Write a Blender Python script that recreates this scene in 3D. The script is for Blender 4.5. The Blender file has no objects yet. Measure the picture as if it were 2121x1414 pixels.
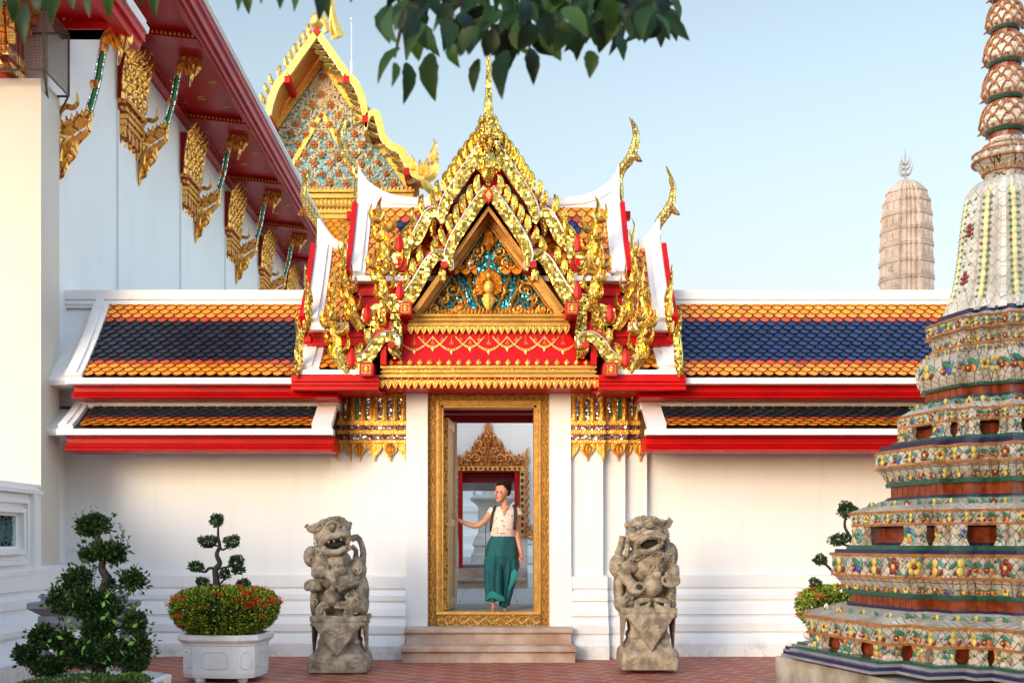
import bpy, bmesh, math, random
from mathutils import Vector, Matrix
C = bpy.context
PI = math.pi
R = math.radians
random.seed(7)
# ------------------------------------------------------------------ camera, sky, sun, exposure
F = 2240.0; CX = 1012.0; HY = 1120.0; CAMZ = 1.5
cd = bpy.data.cameras.new('camera'); cam = bpy.data.objects.new('camera', cd)
C.scene.collection.objects.link(cam)
cam.location = (0, 0, CAMZ); cam.rotation_euler = (R(90), 0, 0)
cd.sensor_width = 36; cd.lens = 36 * F / 2121.0
cd.shift_x = (1060.5 - CX) / 2121.0
cd.shift_y = (HY - 707.0) / 2121.0
cd.clip_start = 0.1; cd.clip_end = 2000
cd.dof.use_dof = True; cd.dof.focus_distance = 13.9; cd.dof.aperture_fstop = 4.0
C.scene.camera = cam
SKY_BACK = (.235, .265, .29, 1); SKY_MID = (2.72, 2.46, 2.18, 1); SKY_FRONT = (1.36, 1.07, .81, 1); SKY_LOW = (.70, .40, .32, 1)
SUN_EL = R(13); SUN_AZ = R(28)          # the sun stands behind the camera, a little to its left
wd = bpy.data.worlds.new('World'); C.scene.world = wd; wd.use_nodes = True
nt = wd.node_tree
bg = nt.nodes['Background']; sk = nt.nodes.new('ShaderNodeTexSky')
sk.sky_type = 'NISHITA'; sk.sun_disc = False
sk.sun_elevation = SUN_EL; sk.sun_rotation = PI + SUN_AZ
sk.air_density = 1.0; sk.dust_density = 1.2; sk.ozone_density = 1.6; sk.altitude = 0
# sky gain by direction: dimmed sunward, boosted out of view as added wall light
tc = nt.nodes.new('ShaderNodeTexCoord'); sp_ = nt.nodes.new('ShaderNodeSeparateXYZ'); nt.links.new(tc.outputs['Generated'], sp_.inputs[0])
mr = nt.nodes.new('ShaderNodeMapRange'); mr.interpolation_type = 'SMOOTHSTEP'; mr.inputs[1].default_value = -.96; mr.inputs[2].default_value = -.72; nt.links.new(sp_.outputs[1], mr.inputs[0])
mc = nt.nodes.new('ShaderNodeMix'); mc.data_type = 'RGBA'; mc.inputs[6].default_value = SKY_BACK; mc.inputs[7].default_value = SKY_MID; nt.links.new(mr.outputs[0], mc.inputs[0])
mr2 = nt.nodes.new('ShaderNodeMapRange'); mr2.interpolation_type = 'SMOOTHSTEP'; mr2.inputs[1].default_value = .25; mr2.inputs[2].default_value = .75; nt.links.new(sp_.outputs[1], mr2.inputs[0])
mc2 = nt.nodes.new('ShaderNodeMix'); mc2.data_type = 'RGBA'; nt.links.new(mr2.outputs[0], mc2.inputs[0]); nt.links.new(mc.outputs[2], mc2.inputs[6])
mm = nt.nodes.new('ShaderNodeMix'); mm.data_type = 'RGBA'; mm.blend_type = 'MULTIPLY'; mm.inputs[0].default_value = 1
mv = nt.nodes.new('ShaderNodeMapRange'); mv.interpolation_type = 'SMOOTHSTEP'; mv.inputs[1].default_value = .0; mv.inputs[2].default_value = .42; nt.links.new(sp_.outputs[2], mv.inputs[0])
mf = nt.nodes.new('ShaderNodeMix'); mf.data_type = 'RGBA'; mf.inputs[6].default_value = SKY_LOW; mf.inputs[7].default_value = SKY_FRONT; nt.links.new(mv.outputs[0], mf.inputs[0]); nt.links.new(mf.outputs[2], mc2.inputs[7])
nt.links.new(sk.outputs[0], mm.inputs[6]); nt.links.new(mc2.outputs[2], mm.inputs[7])
nt.links.new(mm.outputs[2], bg.inputs[0]); bg.inputs[1].default_value = 0.15
sl = bpy.data.lights.new('sun', 'SUN'); sl.energy = 0.4; sl.angle = R(16); sl.color = (1.0, 0.95, 0.90)
so = bpy.data.objects.new('sun', sl); C.scene.collection.objects.link(so)
sd = Vector((math.sin(SUN_AZ) * math.cos(SUN_EL), math.cos(SUN_AZ) * math.cos(SUN_EL), -math.sin(SUN_EL)))
so.rotation_euler = sd.to_track_quat('-Z', 'Y').to_euler(); so.location = (-20, -30, 20)
vs = C.scene.view_settings
vs.view_transform = 'Standard'; vs.look = 'None'; vs.gamma = 1; vs.use_curve_mapping = False
vs.exposure = 1.07
C.scene.cycles.max_bounces = 8; C.scene.cycles.sample_clamp_indirect = 6

def P(px, py, Y):
    """the point at depth Y that stands at photo pixel px, py"""
    return Vector(((px - CX) * Y / F, Y, CAMZ + (HY - py) * Y / F))
def XP(px, Y): return (px - CX) * Y / F
def ZP(py, Y): return CAMZ + (HY - py) * Y / F

# ------------------------------------------------------------------ materials
MATS = {}
def nodes(name):
    m = bpy.data.materials.new(name); m.use_nodes = True
    t = m.node_tree; b = t.nodes['Principled BSDF']; MATS[name] = m
    return m, t, b
def N(t, kind, **kw):
    n = t.nodes.new(kind)
    for k, v in kw.items():
        if k.startswith('i_'): n.inputs[k[2:]].default_value = v
        else: setattr(n, k, v)
    return n
def math_n(t, op, a, b=None, c=None):
    n = t.nodes.new('ShaderNodeMath'); n.operation = op
    for i, v in enumerate((a, b, c)):
        if v is None: continue
        if isinstance(v, (int, float)): n.inputs[i].default_value = v
        else: t.links.new(v, n.inputs[i])
    return n.outputs[0]
def mixc(t, fac, a, b):
    n = t.nodes.new('ShaderNodeMix'); n.data_type = 'RGBA'
    if isinstance(fac, (int, float)): n.inputs[0].default_value = fac
    else: t.links.new(fac, n.inputs[0])
    for i, v in ((6, a), (7, b)):
        if isinstance(v, tuple): n.inputs[i].default_value = (*v[:3], 1)
        else: t.links.new(v, n.inputs[i])
    return n.outputs[2]
def ramp(t, fac, lo, hi):
    n = t.nodes.new('ShaderNodeMapRange'); n.inputs[1].default_value = lo; n.inputs[2].default_value = hi
    t.links.new(fac, n.inputs[0]); return n.outputs[0]
def objco(t): return t.nodes.new('ShaderNodeTexCoord').outputs['Object']
def noise(t, scale, detail=4, co=None, rough=.55):
    n = N(t, 'ShaderNodeTexNoise'); n.inputs['Scale'].default_value = scale; n.inputs['Detail'].default_value = detail
    n.inputs['Roughness'].default_value = rough
    t.links.new(co if co is not None else objco(t), n.inputs['Vector']); return n.outputs['Fac']
def bump(t, b, h, strength, dist=.01):
    n = N(t, 'ShaderNodeBump'); n.inputs['Strength'].default_value = strength; n.inputs['Distance'].default_value = dist
    t.links.new(h, n.inputs['Height']); t.links.new(n.outputs[0], b.inputs['Normal']); return n
def simple(name, c1, c2, scale=6, rough=.6, metal=0.0, bs=.2, bd=.01, bscale=None, coat=0, lo=.35, hi=.65, detail=5, spec=.5):
    m, t, b = nodes(name); b.inputs['Specular IOR Level'].default_value = spec
    f = noise(t, scale, detail); t.links.new(mixc(t, ramp(t, f, lo, hi), c1, c2), b.inputs['Base Color'])
    b.inputs['Roughness'].default_value = rough; b.inputs['Metallic'].default_value = metal
    if coat: b.inputs['Coat Weight'].default_value = coat; b.inputs['Coat Roughness'].default_value = .15
    if bs: bump(t, b, noise(t, bscale or scale * 4, 4), bs, bd)
    return m
def plaster(name, c1, c2):
    m, t, b = nodes(name); co = objco(t)
    mp = N(t, 'ShaderNodeMapping'); mp.inputs['Scale'].default_value = (6, 6, .5); t.links.new(co, mp.inputs[0])
    f1 = noise(t, .9, 5, co); f2 = noise(t, 1.0, 6, mp.outputs[0])
    base = mixc(t, ramp(t, f1, .3, .7), c1, c2)
    st = math_n(t, 'MULTIPLY', ramp(t, f2, .52, .8), .15)
    base = mixc(t, st, base, (.50, .45, .38))
    sz_ = N(t, 'ShaderNodeSeparateXYZ'); t.links.new(co, sz_.inputs[0])
    lowz = math_n(t, 'SUBTRACT', 1.0, ramp(t, sz_.outputs[2], .0, .30))            # splashed dirt on the plinth
    f3 = noise(t, 5, 8, co, .7); gr = math_n(t, 'MULTIPLY', math_n(t, 'MULTIPLY', lowz, ramp(t, f3, .45, .62)), .65)
    f4 = noise(t, 1.6, 9, co, .75); sp2 = math_n(t, 'MULTIPLY', ramp(t, f4, .62, .66), .16)
    t.links.new(mixc(t, sp2, mixc(t, gr, base, (.36, .31, .24)), (.60, .55, .47)), b.inputs['Base Color'])
    b.inputs['Roughness'].default_value = .55
    bump(t, b, noise(t, 14, 6, co), .25, .01)
    return m
plaster('white_plaster', (.73, .73, .72), (.77, .77, .76))
plaster('court_plaster', (.84, .82, .77), (.88, .86, .82))
plaster('cool_plaster', (.78, .78, .78), (.83, .83, .83))
plaster('cream_plaster', (.58, .545, .47), (.63, .595, .52))
simple('white_trim', (.74, .735, .72), (.80, .795, .78), 3, .45, bs=.15)
simple('red_lacquer', (.56, .004, .005), (.44, .003, .004), 2.5, .38, bs=.12, bscale=6, bd=.02, spec=.22)
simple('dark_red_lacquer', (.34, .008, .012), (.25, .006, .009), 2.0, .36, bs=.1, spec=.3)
simple('pink_red', (.50, .03, .02), (.36, .012, .012), 12, .5, spec=.25)
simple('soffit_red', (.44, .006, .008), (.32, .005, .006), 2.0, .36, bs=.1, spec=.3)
simple('dark_wood', (.07, .022, .012), (.04, .015, .01), 6, .5)
simple('carved_gold', (.88, .50, .11), (.62, .30, .05), 14, .30, 0.85, .7, .02, 45)
simple('bright_gold', (1.0, .66, .18), (.88, .52, .11), 5, .28, .8, .4, .01, 30)
simple('smooth_gold', (.80, .46, .11), (.62, .33, .06), 8, .34, .75, .35, .008, 24)
simple('frame_trim', (.70, .40, .10), (.52, .27, .06), 14, .4, .6, .4, .006, 40)
simple('aged_gold', (.55, .27, .06), (.36, .16, .03), 5, .42, .6, .4, .008, 24)
simple('lit_ochre', (.78, .46, .14), (.66, .34, .09), 5, .35, .5, .3)
simple('lion_stone', (.17, .135, .095), (.40, .33, .235), 9, .88, 0, .9, .012, 55, detail=10, lo=.38, hi=.62)
simple('step_stone', (.36, .22, .15), (.56, .45, .36), 2.6, .75, 0, .5, .01, 30, detail=8)
simple('grey_stone', (.25, .235, .22), (.38, .365, .35), 4, .8, 0, .5, .01, 30, detail=8)
simple('lavender_stone', (.15, .148, .17), (.25, .245, .27), 4, .6, 0, .3)
simple('prang_stone', (.36, .27, .22), (.52, .43, .37), 1.6, .85, 0, .7, .05, 8, detail=8)
simple('pale_stone', (.56, .50, .41), (.70, .64, .55), 3, .8, 0, .6, .03, 10, detail=8)
simple('plinth_stone', (.13, .115, .095), (.40, .36, .31), 3.5, .85, 0, .6, .01, 25, detail=8)
simple('iron', (.05, .045, .04), (.09, .08, .07), 20, .6, .3, 0)
simple('bark', (.014, .010, .008), (.038, .027, .02), 18, .8, 0, .8, .01, 60)
simple('pot_white', (.66, .65, .63), (.78, .77, .75), 4, .4, 0, .3)
simple('soil', (.05, .035, .025), (.09, .06, .04), 30, .95)
simple('green_glass', (.02, .20, .05), (.01, .12, .03), 60, .15, .3, .5, .005, 90)
simple('neck_tile', (.28, .055, .015), (.12, .02, .008), 16, .3, 0, .3, .004, 40)
simple('green_ceramic', (.022, .10, .06), (.012, .06, .045), 14, .22, 0, .3)
simple('blue_ceramic', (.012, .02, .085), (.018, .014, .05), 14, .22, 0, .3)
simple('ochre_ceramic', (.40, .16, .035), (.22, .08, .02), 14, .35, 0, .3)
simple('grille_green', (.07, .16, .15), (.04, .10, .10), 12, .5)
simple('shade_black', (.012, .01, .009), (.02, .016, .014), 3, .9, bs=0)  # near-black painted where only shade lies: window opening and lions' jaws
simple('teal_roof', (.04, .10, .12), (.06, .14, .15), 8, .4)
simple('silver_edge', (.72, .74, .76), (.55, .56, .58), 40, .2, .7, .3)

def mosaic(name, c1, c2, scale, tilt, rough=.08, metal=1.0, dark=(.12, .08, .01), grout=.07):
    """small mirror tiles set at slightly different angles"""
    m, t, b = nodes(name); co = objco(t)
    v = N(t, 'ShaderNodeTexVoronoi', feature='F1', distance='CHEBYCHEV'); v.inputs['Scale'].default_value = scale
    v.inputs['Randomness'].default_value = .35
    e = N(t, 'ShaderNodeTexVoronoi', feature='DISTANCE_TO_EDGE'); e.inputs['Scale'].default_value = scale
    e.inputs['Randomness'].default_value = .35
    t.links.new(co, v.inputs['Vector']); t.links.new(co, e.inputs['Vector'])
    g = N(t, 'ShaderNodeNewGeometry')
    sub = N(t, 'ShaderNodeVectorMath', operation='SUBTRACT'); t.links.new(v.outputs['Color'], sub.inputs[0]); sub.inputs[1].default_value = (.5, .5, .5)
    sc = N(t, 'ShaderNodeVectorMath', operation='SCALE'); t.links.new(sub.outputs[0], sc.inputs[0]); sc.inputs['Scale'].default_value = tilt
    ad = N(t, 'ShaderNodeVectorMath', operation='ADD'); t.links.new(g.outputs['Normal'], ad.inputs[0]); t.links.new(sc.outputs[0], ad.inputs[1])
    nm = N(t, 'ShaderNodeVectorMath', operation='NORMALIZE'); t.links.new(ad.outputs[0], nm.inputs[0])
    t.links.new(nm.outputs[0], b.inputs['Normal'])
    sp = N(t, 'ShaderNodeSeparateColor'); t.links.new(v.outputs['Color'], sp.inputs[0])
    col = mixc(t, sp.outputs[0], c1, c2)
    ed = math_n(t, 'LESS_THAN', e.outputs['Distance'], grout)
    t.links.new(mixc(t, ed, col, dark), b.inputs['Base Color'])
    b.inputs['Roughness'].default_value = rough; b.inputs['Metallic'].default_value = metal
    return m
mosaic('gold_mosaic', (1.0, .72, .18), (.86, .52, .09), 32, .52, .2, .95, (.16, .10, .02), .06)
mosaic('flame_gold', (1.0, .72, .18), (.88, .54, .10), 34, .26, .2, .95, (.20, .12, .02), .05)
mosaic('pale_gold_mosaic', (1.0, .74, .26), (.9, .60, .16), 26, .35, .2, .85)
mosaic('silver_mosaic', (.9, .9, .92), (.7, .72, .75), 50, .6, .1)
mosaic('teal_mosaic', (.02, .42, .46), (.01, .22, .30), 40, .6, .12, .5, (.01, .05, .05))
mosaic('band_mosaic', (.85, .85, .88), (.35, .10, .06), 40, .6, .15, .7, (.1, .02, .02), .1)
mosaic('pale_blue_mosaic', (.14, .36, .42), (.26, .46, .50), 7, .3, .35, .1, (.08, .2, .2))

def vine(name, gold, dark, scale, thr=.5, metal=.8):
    """gold ground with a dark incised vine"""
    m, t, b = nodes(name); co = objco(t)
    n1 = N(t, 'ShaderNodeTexNoise'); n1.inputs['Scale'].default_value = scale; n1.inputs['Detail'].default_value = 1; t.links.new(co, n1.inputs['Vector'])
    w = N(t, 'ShaderNodeTexWave', wave_type='RINGS'); w.inputs['Scale'].default_value = scale * .5; w.inputs['Distortion'].default_value = 9
    w.inputs['Detail'].default_value = 1.5; w.inputs['Detail Scale'].default_value = 2.2; t.links.new(co, w.inputs['Vector'])
    d = math_n(t, 'LESS_THAN', w.outputs['Fac'], .16 * thr / .5)
    t.links.new(mixc(t, d, gold, dark), b.inputs['Base Color'])
    t.links.new(math_n(t, 'MULTIPLY', math_n(t, 'SUBTRACT', 1.0, d), metal), b.inputs['Metallic'])
    b.inputs['Roughness'].default_value = .32
    bump(t, b, w.outputs['Fac'], .6, .012)
    return m
vine('frame_gold', (.80, .50, .13), (.16, .075, .02), 24, .55)
vine('sill_gold', (.90, .66, .16), (.20, .12, .02), 26, .6)
vine('carved_red_gold', (.92, .46, .12), (.40, .07, .03), 13, .8, .35)
vine('bracket_gold', (.95, .50, .10), (.25, .08, .02), 5.5, .3, .55)

def attrmat(name, rough, bs=.15, coat=0, spec=.5, bscale=25):
    m, t, b = nodes(name)
    a = N(t, 'ShaderNodeVertexColor'); a.layer_name = 'Col'
    t.links.new(a.outputs[0], b.inputs['Base Color']); b.inputs['Roughness'].default_value = rough
    if coat: b.inputs['Coat Weight'].default_value = coat; b.inputs['Coat Roughness'].default_value = .1
    b.inputs['Specular IOR Level'].default_value = spec
    if bs: bump(t, b, noise(t, bscale, 3), bs, .01)
    return m
attrmat('roof_tile', .34, .35, .12, bscale=9, spec=.4)
attrmat('ceramic', .28, .2)
attrmat('cloth', .85, .1)
def leafmat(name, trans=.25, rough=.45):
    m, t, b = nodes(name)
    a = N(t, 'ShaderNodeVertexColor'); a.layer_name = 'Col'
    t.links.new(a.outputs[0], b.inputs['Base Color']); b.inputs['Roughness'].default_value = rough
    b.inputs['Specular IOR Level'].default_value = .25
    tr = N(t, 'ShaderNodeBsdfTranslucent'); t.links.new(a.outputs[0], tr.inputs[0])
    mx = N(t, 'ShaderNodeMixShader'); mx.inputs[0].default_value = trans
    o = t.nodes['Material Output']
    t.links.new(b.outputs[0], mx.inputs[1]); t.links.new(tr.outputs[0], mx.inputs[2]); t.links.new(mx.outputs[0], o.inputs[0])
leafmat('leaf'); leafmat('petal', .3, .6)

def crackle(name, c1, c2, k, lw=.085, line=(.16, .14, .12)):
    """broken white ceramic laid in a diagonal lattice"""
    m, t, b = nodes(name); co = objco(t)
    n1 = N(t, 'ShaderNodeTexNoise'); n1.inputs['Scale'].default_value = 9; t.links.new(co, n1.inputs['Vector'])
    sub = N(t, 'ShaderNodeVectorMath', operation='SUBTRACT'); t.links.new(n1.outputs['Color'], sub.inputs[0]); sub.inputs[1].default_value = (.5, .5, .5)
    sc = N(t, 'ShaderNodeVectorMath', operation='SCALE'); t.links.new(sub.outputs[0], sc.inputs[0]); sc.inputs['Scale'].default_value = .004
    ad = N(t, 'ShaderNodeVectorMath', operation='ADD'); t.links.new(co, ad.inputs[0]); t.links.new(sc.outputs[0], ad.inputs[1])
    s = N(t, 'ShaderNodeSeparateXYZ'); t.links.new(ad.outputs[0], s.inputs[0])
    u = math_n(t, 'ADD', s.outputs[0], s.outputs[1])
    a1 = math_n(t, 'FRACT', math_n(t, 'MULTIPLY', math_n(t, 'ADD', u, s.outputs[2]), k))
    a2 = math_n(t, 'FRACT', math_n(t, 'MULTIPLY', math_n(t, 'SUBTRACT', u, s.outputs[2]), k))
    ln = math_n(t, 'LESS_THAN', math_n(t, 'MINIMUM', a1, a2), lw)
    f = noise(t, 5, 5, co)
    base = mixc(t, ramp(t, f, .35, .65), c1, c2)
    t.links.new(mixc(t, ln, base, line), b.inputs['Base Color']); b.inputs['Roughness'].default_value = .3
    bump(t, b, math_n(t, 'SUBTRACT', 1.0, ln), .5, .006)
crackle('white_ceramic', (.34, .30, .24), (.60, .55, .47), 14, .10, (.05, .035, .025))
crackle('bell_ceramic', (.48, .46, .40), (.66, .64, .57), 11, .06, (.20, .18, .16))

def paving(name, c1, c2, mortar, sx, rot, stain):
    m, t, b = nodes(name); co = objco(t)
    mp = N(t, 'ShaderNodeMapping'); mp.inputs['Rotation'].default_value = (0, 0, rot); t.links.new(co, mp.inputs[0])
    br = N(t, 'ShaderNodeTexBrick'); br.inputs['Scale'].default_value = 1; br.inputs['Brick Width'].default_value = sx
    br.inputs['Row Height'].default_value = sx * .62; br.inputs['Mortar Size'].default_value = .016; br.inputs['Mortar Smooth'].default_value = .3
    br.inputs['Color1'].default_value = (*c1, 1); br.inputs['Color2'].default_value = (*c2, 1); br.inputs['Mortar'].default_value = (*mortar, 1)
    t.links.new(mp.outputs[0], br.inputs['Vector'])
    f = noise(t, 2.2, 8, co, .65)
    c = mixc(t, math_n(t, 'MULTIPLY', ramp(t, f, .48, .75), .7), br.outputs['Color'], stain)
    f2 = noise(t, 40, 4, co); c = mixc(t, math_n(t, 'MULTIPLY', f2, .35), c, c1)
    t.links.new(c, b.inputs['Base Color']); b.inputs['Roughness'].default_value = .62
    h = math_n(t, 'SUBTRACT', math_n(t, 'MULTIPLY', noise(t, 25, 5, co), .4), br.outputs['Fac'])
    bump(t, b, h, .5, .01)
paving('terracotta_paving', (.34, .062, .036), (.25, .045, .028), (.46, .33, .23), .40, R(38), (.36, .24, .17))
paving('stone_paving', (.52, .48, .43), (.45, .41, .37), (.16, .14, .12), .9, 0, (.46, .42, .37))

# ------------------------------------------------------------------ mesh building
class MB:
    def __init__(s): s.bm = bmesh.new(); s.mi = 0; s.col = None; s.cl = None; s.sm = False; s.T = None
    def _v(s, p):
        p = Vector(p)
        if s.T is not None: p = s.T @ p
        return s.bm.verts.new(p)
    def face(s, vs, sm=None):
        try: f = s.bm.faces.new(vs)
        except ValueError: return None
        f.material_index = s.mi; f.smooth = s.sm if sm is None else sm
        if s.col is not None:
            if s.cl is None: s.cl = s.bm.loops.layers.float_color.new('Col')
            for l in f.loops: l[s.cl] = (*s.col, 1)
        return f
    def poly(s, pts): return s.face([s._v(p) for p in pts])
    def hexa(s, b, t):
        """two rings of points joined, both ends closed"""
        B = [s._v(p) for p in b]; T = [s._v(p) for p in t]; n = len(B)
        s.face(B[::-1], False); s.face(T, False)
        for i in range(n): s.face([B[i], B[(i + 1) % n], T[(i + 1) % n], T[i]])
    def box(s, x0, x1, y0, y1, z0, z1):
        s.hexa([(x0, y0, z0), (x1, y0, z0), (x1, y1, z0), (x0, y1, z0)], [(x0, y0, z1), (x1, y0, z1), (x1, y1, z1), (x0, y1, z1)])
    def taper(s, c0, h0, z0, c1, h1, z1):
        f = lambda c, h, z: [(c[0] - h[0], c[1] - h[1], z), (c[0] + h[0], c[1] - h[1], z), (c[0] + h[0], c[1] + h[1], z), (c[0] - h[0], c[1] + h[1], z)]
        s.hexa(f(c0, h0, z0), f(c1, h1, z1))
    def xz(s, pts, y0, y1):
        s.hexa([(x, y0, z) for x, z in pts], [(x, y1, z) for x, z in pts])
    def alongx(s, prof, x0, x1):
        s.hexa([(x0, y, z) for y, z in prof], [(x1, y, z) for y, z in prof])
    def alongy(s, prof, y0, y1):
        s.hexa([(x, y0, z) for x, z in prof], [(x, y1, z) for x, z in prof])
    def rings(s, rs, closed=True, cap=True):
        V = [[s._v(p) for p in r] for r in rs]; n = len(V[0])
        for a, b in zip(V, V[1:]):
            for i in range(n if closed else n - 1): s.face([a[i], a[(i + 1) % n], b[(i + 1) % n], b[i]])
        if cap and closed: s.face(V[0][::-1], False); s.face(V[-1], False)
    def lathe(s, prof, c, seg=24, cap=True):
        s.rings([[(c[0] + r * math.cos(2 * PI * k / seg), c[1] + r * math.sin(2 * PI * k / seg), z) for k in range(seg)] for r, z in prof], True, cap)
    def plan(s, pl, levels, c, rot=0, cap=True):
        """a plan outline of unit half size swept through (half size, z) levels"""
        cr, sr = math.cos(rot), math.sin(rot)
        s.rings([[(c[0] + h * (x * cr - y * sr), c[1] + h * (x * sr + y * cr), z) for x, y in pl] for h, z in levels], True, cap)
    def tube(s, pts, rad, seg=6, cap=True):
        pts = [Vector(p) for p in pts]; n = len(pts)
        if isinstance(rad, (int, float)): rad = [rad] * n
        rs = []; up = Vector((0, 0, 1))
        for i in range(n):
            d = (pts[min(i + 1, n - 1)] - pts[max(i - 1, 0)])
            if d.length < 1e-9: d = Vector((0, 0, 1))
            d.normalize()
            if abs(d.dot(up)) > .98: up = Vector((0, 1, 0)) if abs(d.y) < .9 else Vector((1, 0, 0))
            a = d.cross(up).normalized(); b = a.cross(d).normalized(); up = b
            rs.append([pts[i] + rad[i] * (math.cos(2 * PI * k / seg) * a + math.sin(2 * PI * k / seg) * b) for k in range(seg)])
        s.rings(rs, True, cap)
    def ell(s, c, r, seg=10, rg=6, M=None):
        c = Vector(c); M = M or Matrix.Identity(3); rs = []
        for j in range(rg + 1):
            t = -PI / 2 + PI * (j + .001 + (-.002 * j / rg)) / rg
            if j == 0: t = -PI / 2 + .05
            if j == rg: t = PI / 2 - .05
            rs.append([c + M @ Vector((r[0] * math.cos(t) * math.cos(2 * PI * k / seg), r[1] * math.cos(t) * math.sin(2 * PI * k / seg), r[2] * math.sin(t))) for k in range(seg)])
        o = s.sm; s.sm = True; s.rings(rs, True, True); s.sm = o
    def blade(s, sp, wd, y, th, sub=5):
        """a flame: a curved spine in the XZ plane at depth y with a raised ridge on both faces; sp = [(x,z)], wd = half widths"""
        sp, wd = smooth2(sp, wd, sub); n = len(sp); L = []; Rr = []; A = []; B = []
        for i in range(n):
            a = sp[max(i - 1, 0)]; b = sp[min(i + 1, n - 1)]
            dx, dz = b[0] - a[0], b[1] - a[1]; l = math.hypot(dx, dz) or 1
            nx, nz = -dz / l, dx / l; w = max(wd[i], .0008); q = th * min(1, w / (max(wd) * .6) + .1)
            L.append((sp[i][0] + nx * w, y, sp[i][1] + nz * w)); Rr.append((sp[i][0] - nx * w, y, sp[i][1] - nz * w))
            A.append((sp[i][0], y - q, sp[i][1])); B.append((sp[i][0], y + q, sp[i][1]))
        s.rings([[L[i], A[i], Rr[i], B[i]] for i in range(n)], True, True)
    def ribbon(s, sp, wd, y0, y1, sub=5):
        """a flat band of constant depth following a line in the XZ plane"""
        sp, wd = smooth2(sp, wd, sub); n = len(sp); rs = []
        for i in range(n):
            a = sp[max(i - 1, 0)]; b = sp[min(i + 1, n - 1)]
            dx, dz = b[0] - a[0], b[1] - a[1]; l = math.hypot(dx, dz) or 1
            nx, nz = -dz / l * wd[i], dx / l * wd[i]
            rs.append([(sp[i][0] + nx, y0, sp[i][1] + nz), (sp[i][0] - nx, y0, sp[i][1] - nz), (sp[i][0] - nx, y1, sp[i][1] - nz), (sp[i][0] + nx, y1, sp[i][1] + nz)])
        s.rings(rs, True, True)
    def split(s, name, mats, parent=None):
        """one object for every loose piece"""
        bm = s.bm; bm.verts.index_update(); seen = set(); out = []
        for v in bm.verts:
            if v.index in seen: continue
            st = [v]; seen.add(v.index); isl = []
            while st:
                a = st.pop(); isl.append(a)
                for e in a.link_edges:
                    b = e.other_vert(a)
                    if b.index not in seen: seen.add(b.index); st.append(b)
            n = MB(); mp = {a.index: n.bm.verts.new(a.co) for a in isl}; done = set()
            for a in isl:
                for f in a.link_faces:
                    if f not in done: done.add(f); g = n.bm.faces.new([mp[x.index] for x in f.verts]); g.smooth = f.smooth
            out.append(n.build(name, mats, parent))
        bm.free(); return out
    def build(s, name, mats, parent=None, loc=None, smooth_angle=None):
        bmesh.ops.recalc_face_normals(s.bm, faces=s.bm.faces[:])
        me = bpy.data.meshes.new(name)
        if isinstance(mats, str): mats = [mats]
        for m in mats: me.materials.append(MATS[m])
        if loc is not None: bmesh.ops.translate(s.bm, verts=s.bm.verts[:], vec=-Vector(loc))
        s.bm.to_mesh(me); s.bm.free()
        o = bpy.data.objects.new(name, me); C.scene.collection.objects.link(o)
        if loc is not None: o.location = loc
        if parent is not None:
            o.parent = parent
            if loc is None:
                o.matrix_parent_inverse = world_inv(parent)
        return o
def world_inv(o):
    m = Matrix.LocRotScale(o.location, o.rotation_euler, o.scale)
    p = o
    if o.parent is not None:
        m = o.matrix_parent_inverse @ m; m = WM(o.parent) @ m
    return m.inverted()
def WM(o):
    m = o.matrix_parent_inverse @ Matrix.LocRotScale(o.location, o.rotation_euler, o.scale)
    return WM(o.parent) @ m if o.parent else Matrix.LocRotScale(o.location, o.rotation_euler, o.scale)
def catmull(p0, p1, p2, p3, t):
    return .5 * ((2 * p1) + (-p0 + p2) * t + (2 * p0 - 5 * p1 + 4 * p2 - p3) * t * t + (-p0 + 3 * p1 - 3 * p2 + p3) * t ** 3)
def smooth2(sp, wd, sub):
    if isinstance(wd, (int, float)): wd = [wd] * len(sp)
    if sub <= 1: return sp, wd
    n = len(sp); o = []; w = []
    for i in range(n - 1):
        q = [sp[max(i - 1, 0)], sp[i], sp[i + 1], sp[min(i + 2, n - 1)]]
        for k in range(sub):
            t = k / sub
            o.append(tuple(catmull(q[0][j], q[1][j], q[2][j], q[3][j], t) for j in range(len(sp[0])))); w.append(wd[i] + (wd[i + 1] - wd[i]) * t)
    o.append(tuple(sp[-1])); w.append(wd[-1]); return o, w
def smooth3(sp, sub=5): return smooth2([tuple(p) for p in sp], 1, sub)[0]
def thing(name, label, cat, loc=(0, 0, 0), group=None, kind=None):
    o = bpy.data.objects.new(name, None); C.scene.collection.objects.link(o); o.location = loc
    o.empty_display_size = .2
    return tag(o, label, cat, group, kind)
def tag(o, label=None, cat=None, group=None, kind=None):
    if label: o['label'] = label
    if cat: o['category'] = cat
    if group: o['group'] = group
    if kind: o['kind'] = kind
    return o
def rnd(a, b): return random.uniform(a, b)
def jit(c, a=.15):
    f = 1 + rnd(-a, a); return tuple(max(0, min(1, x * f * (1 + rnd(-a * .3, a * .3)))) for x in c)

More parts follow.
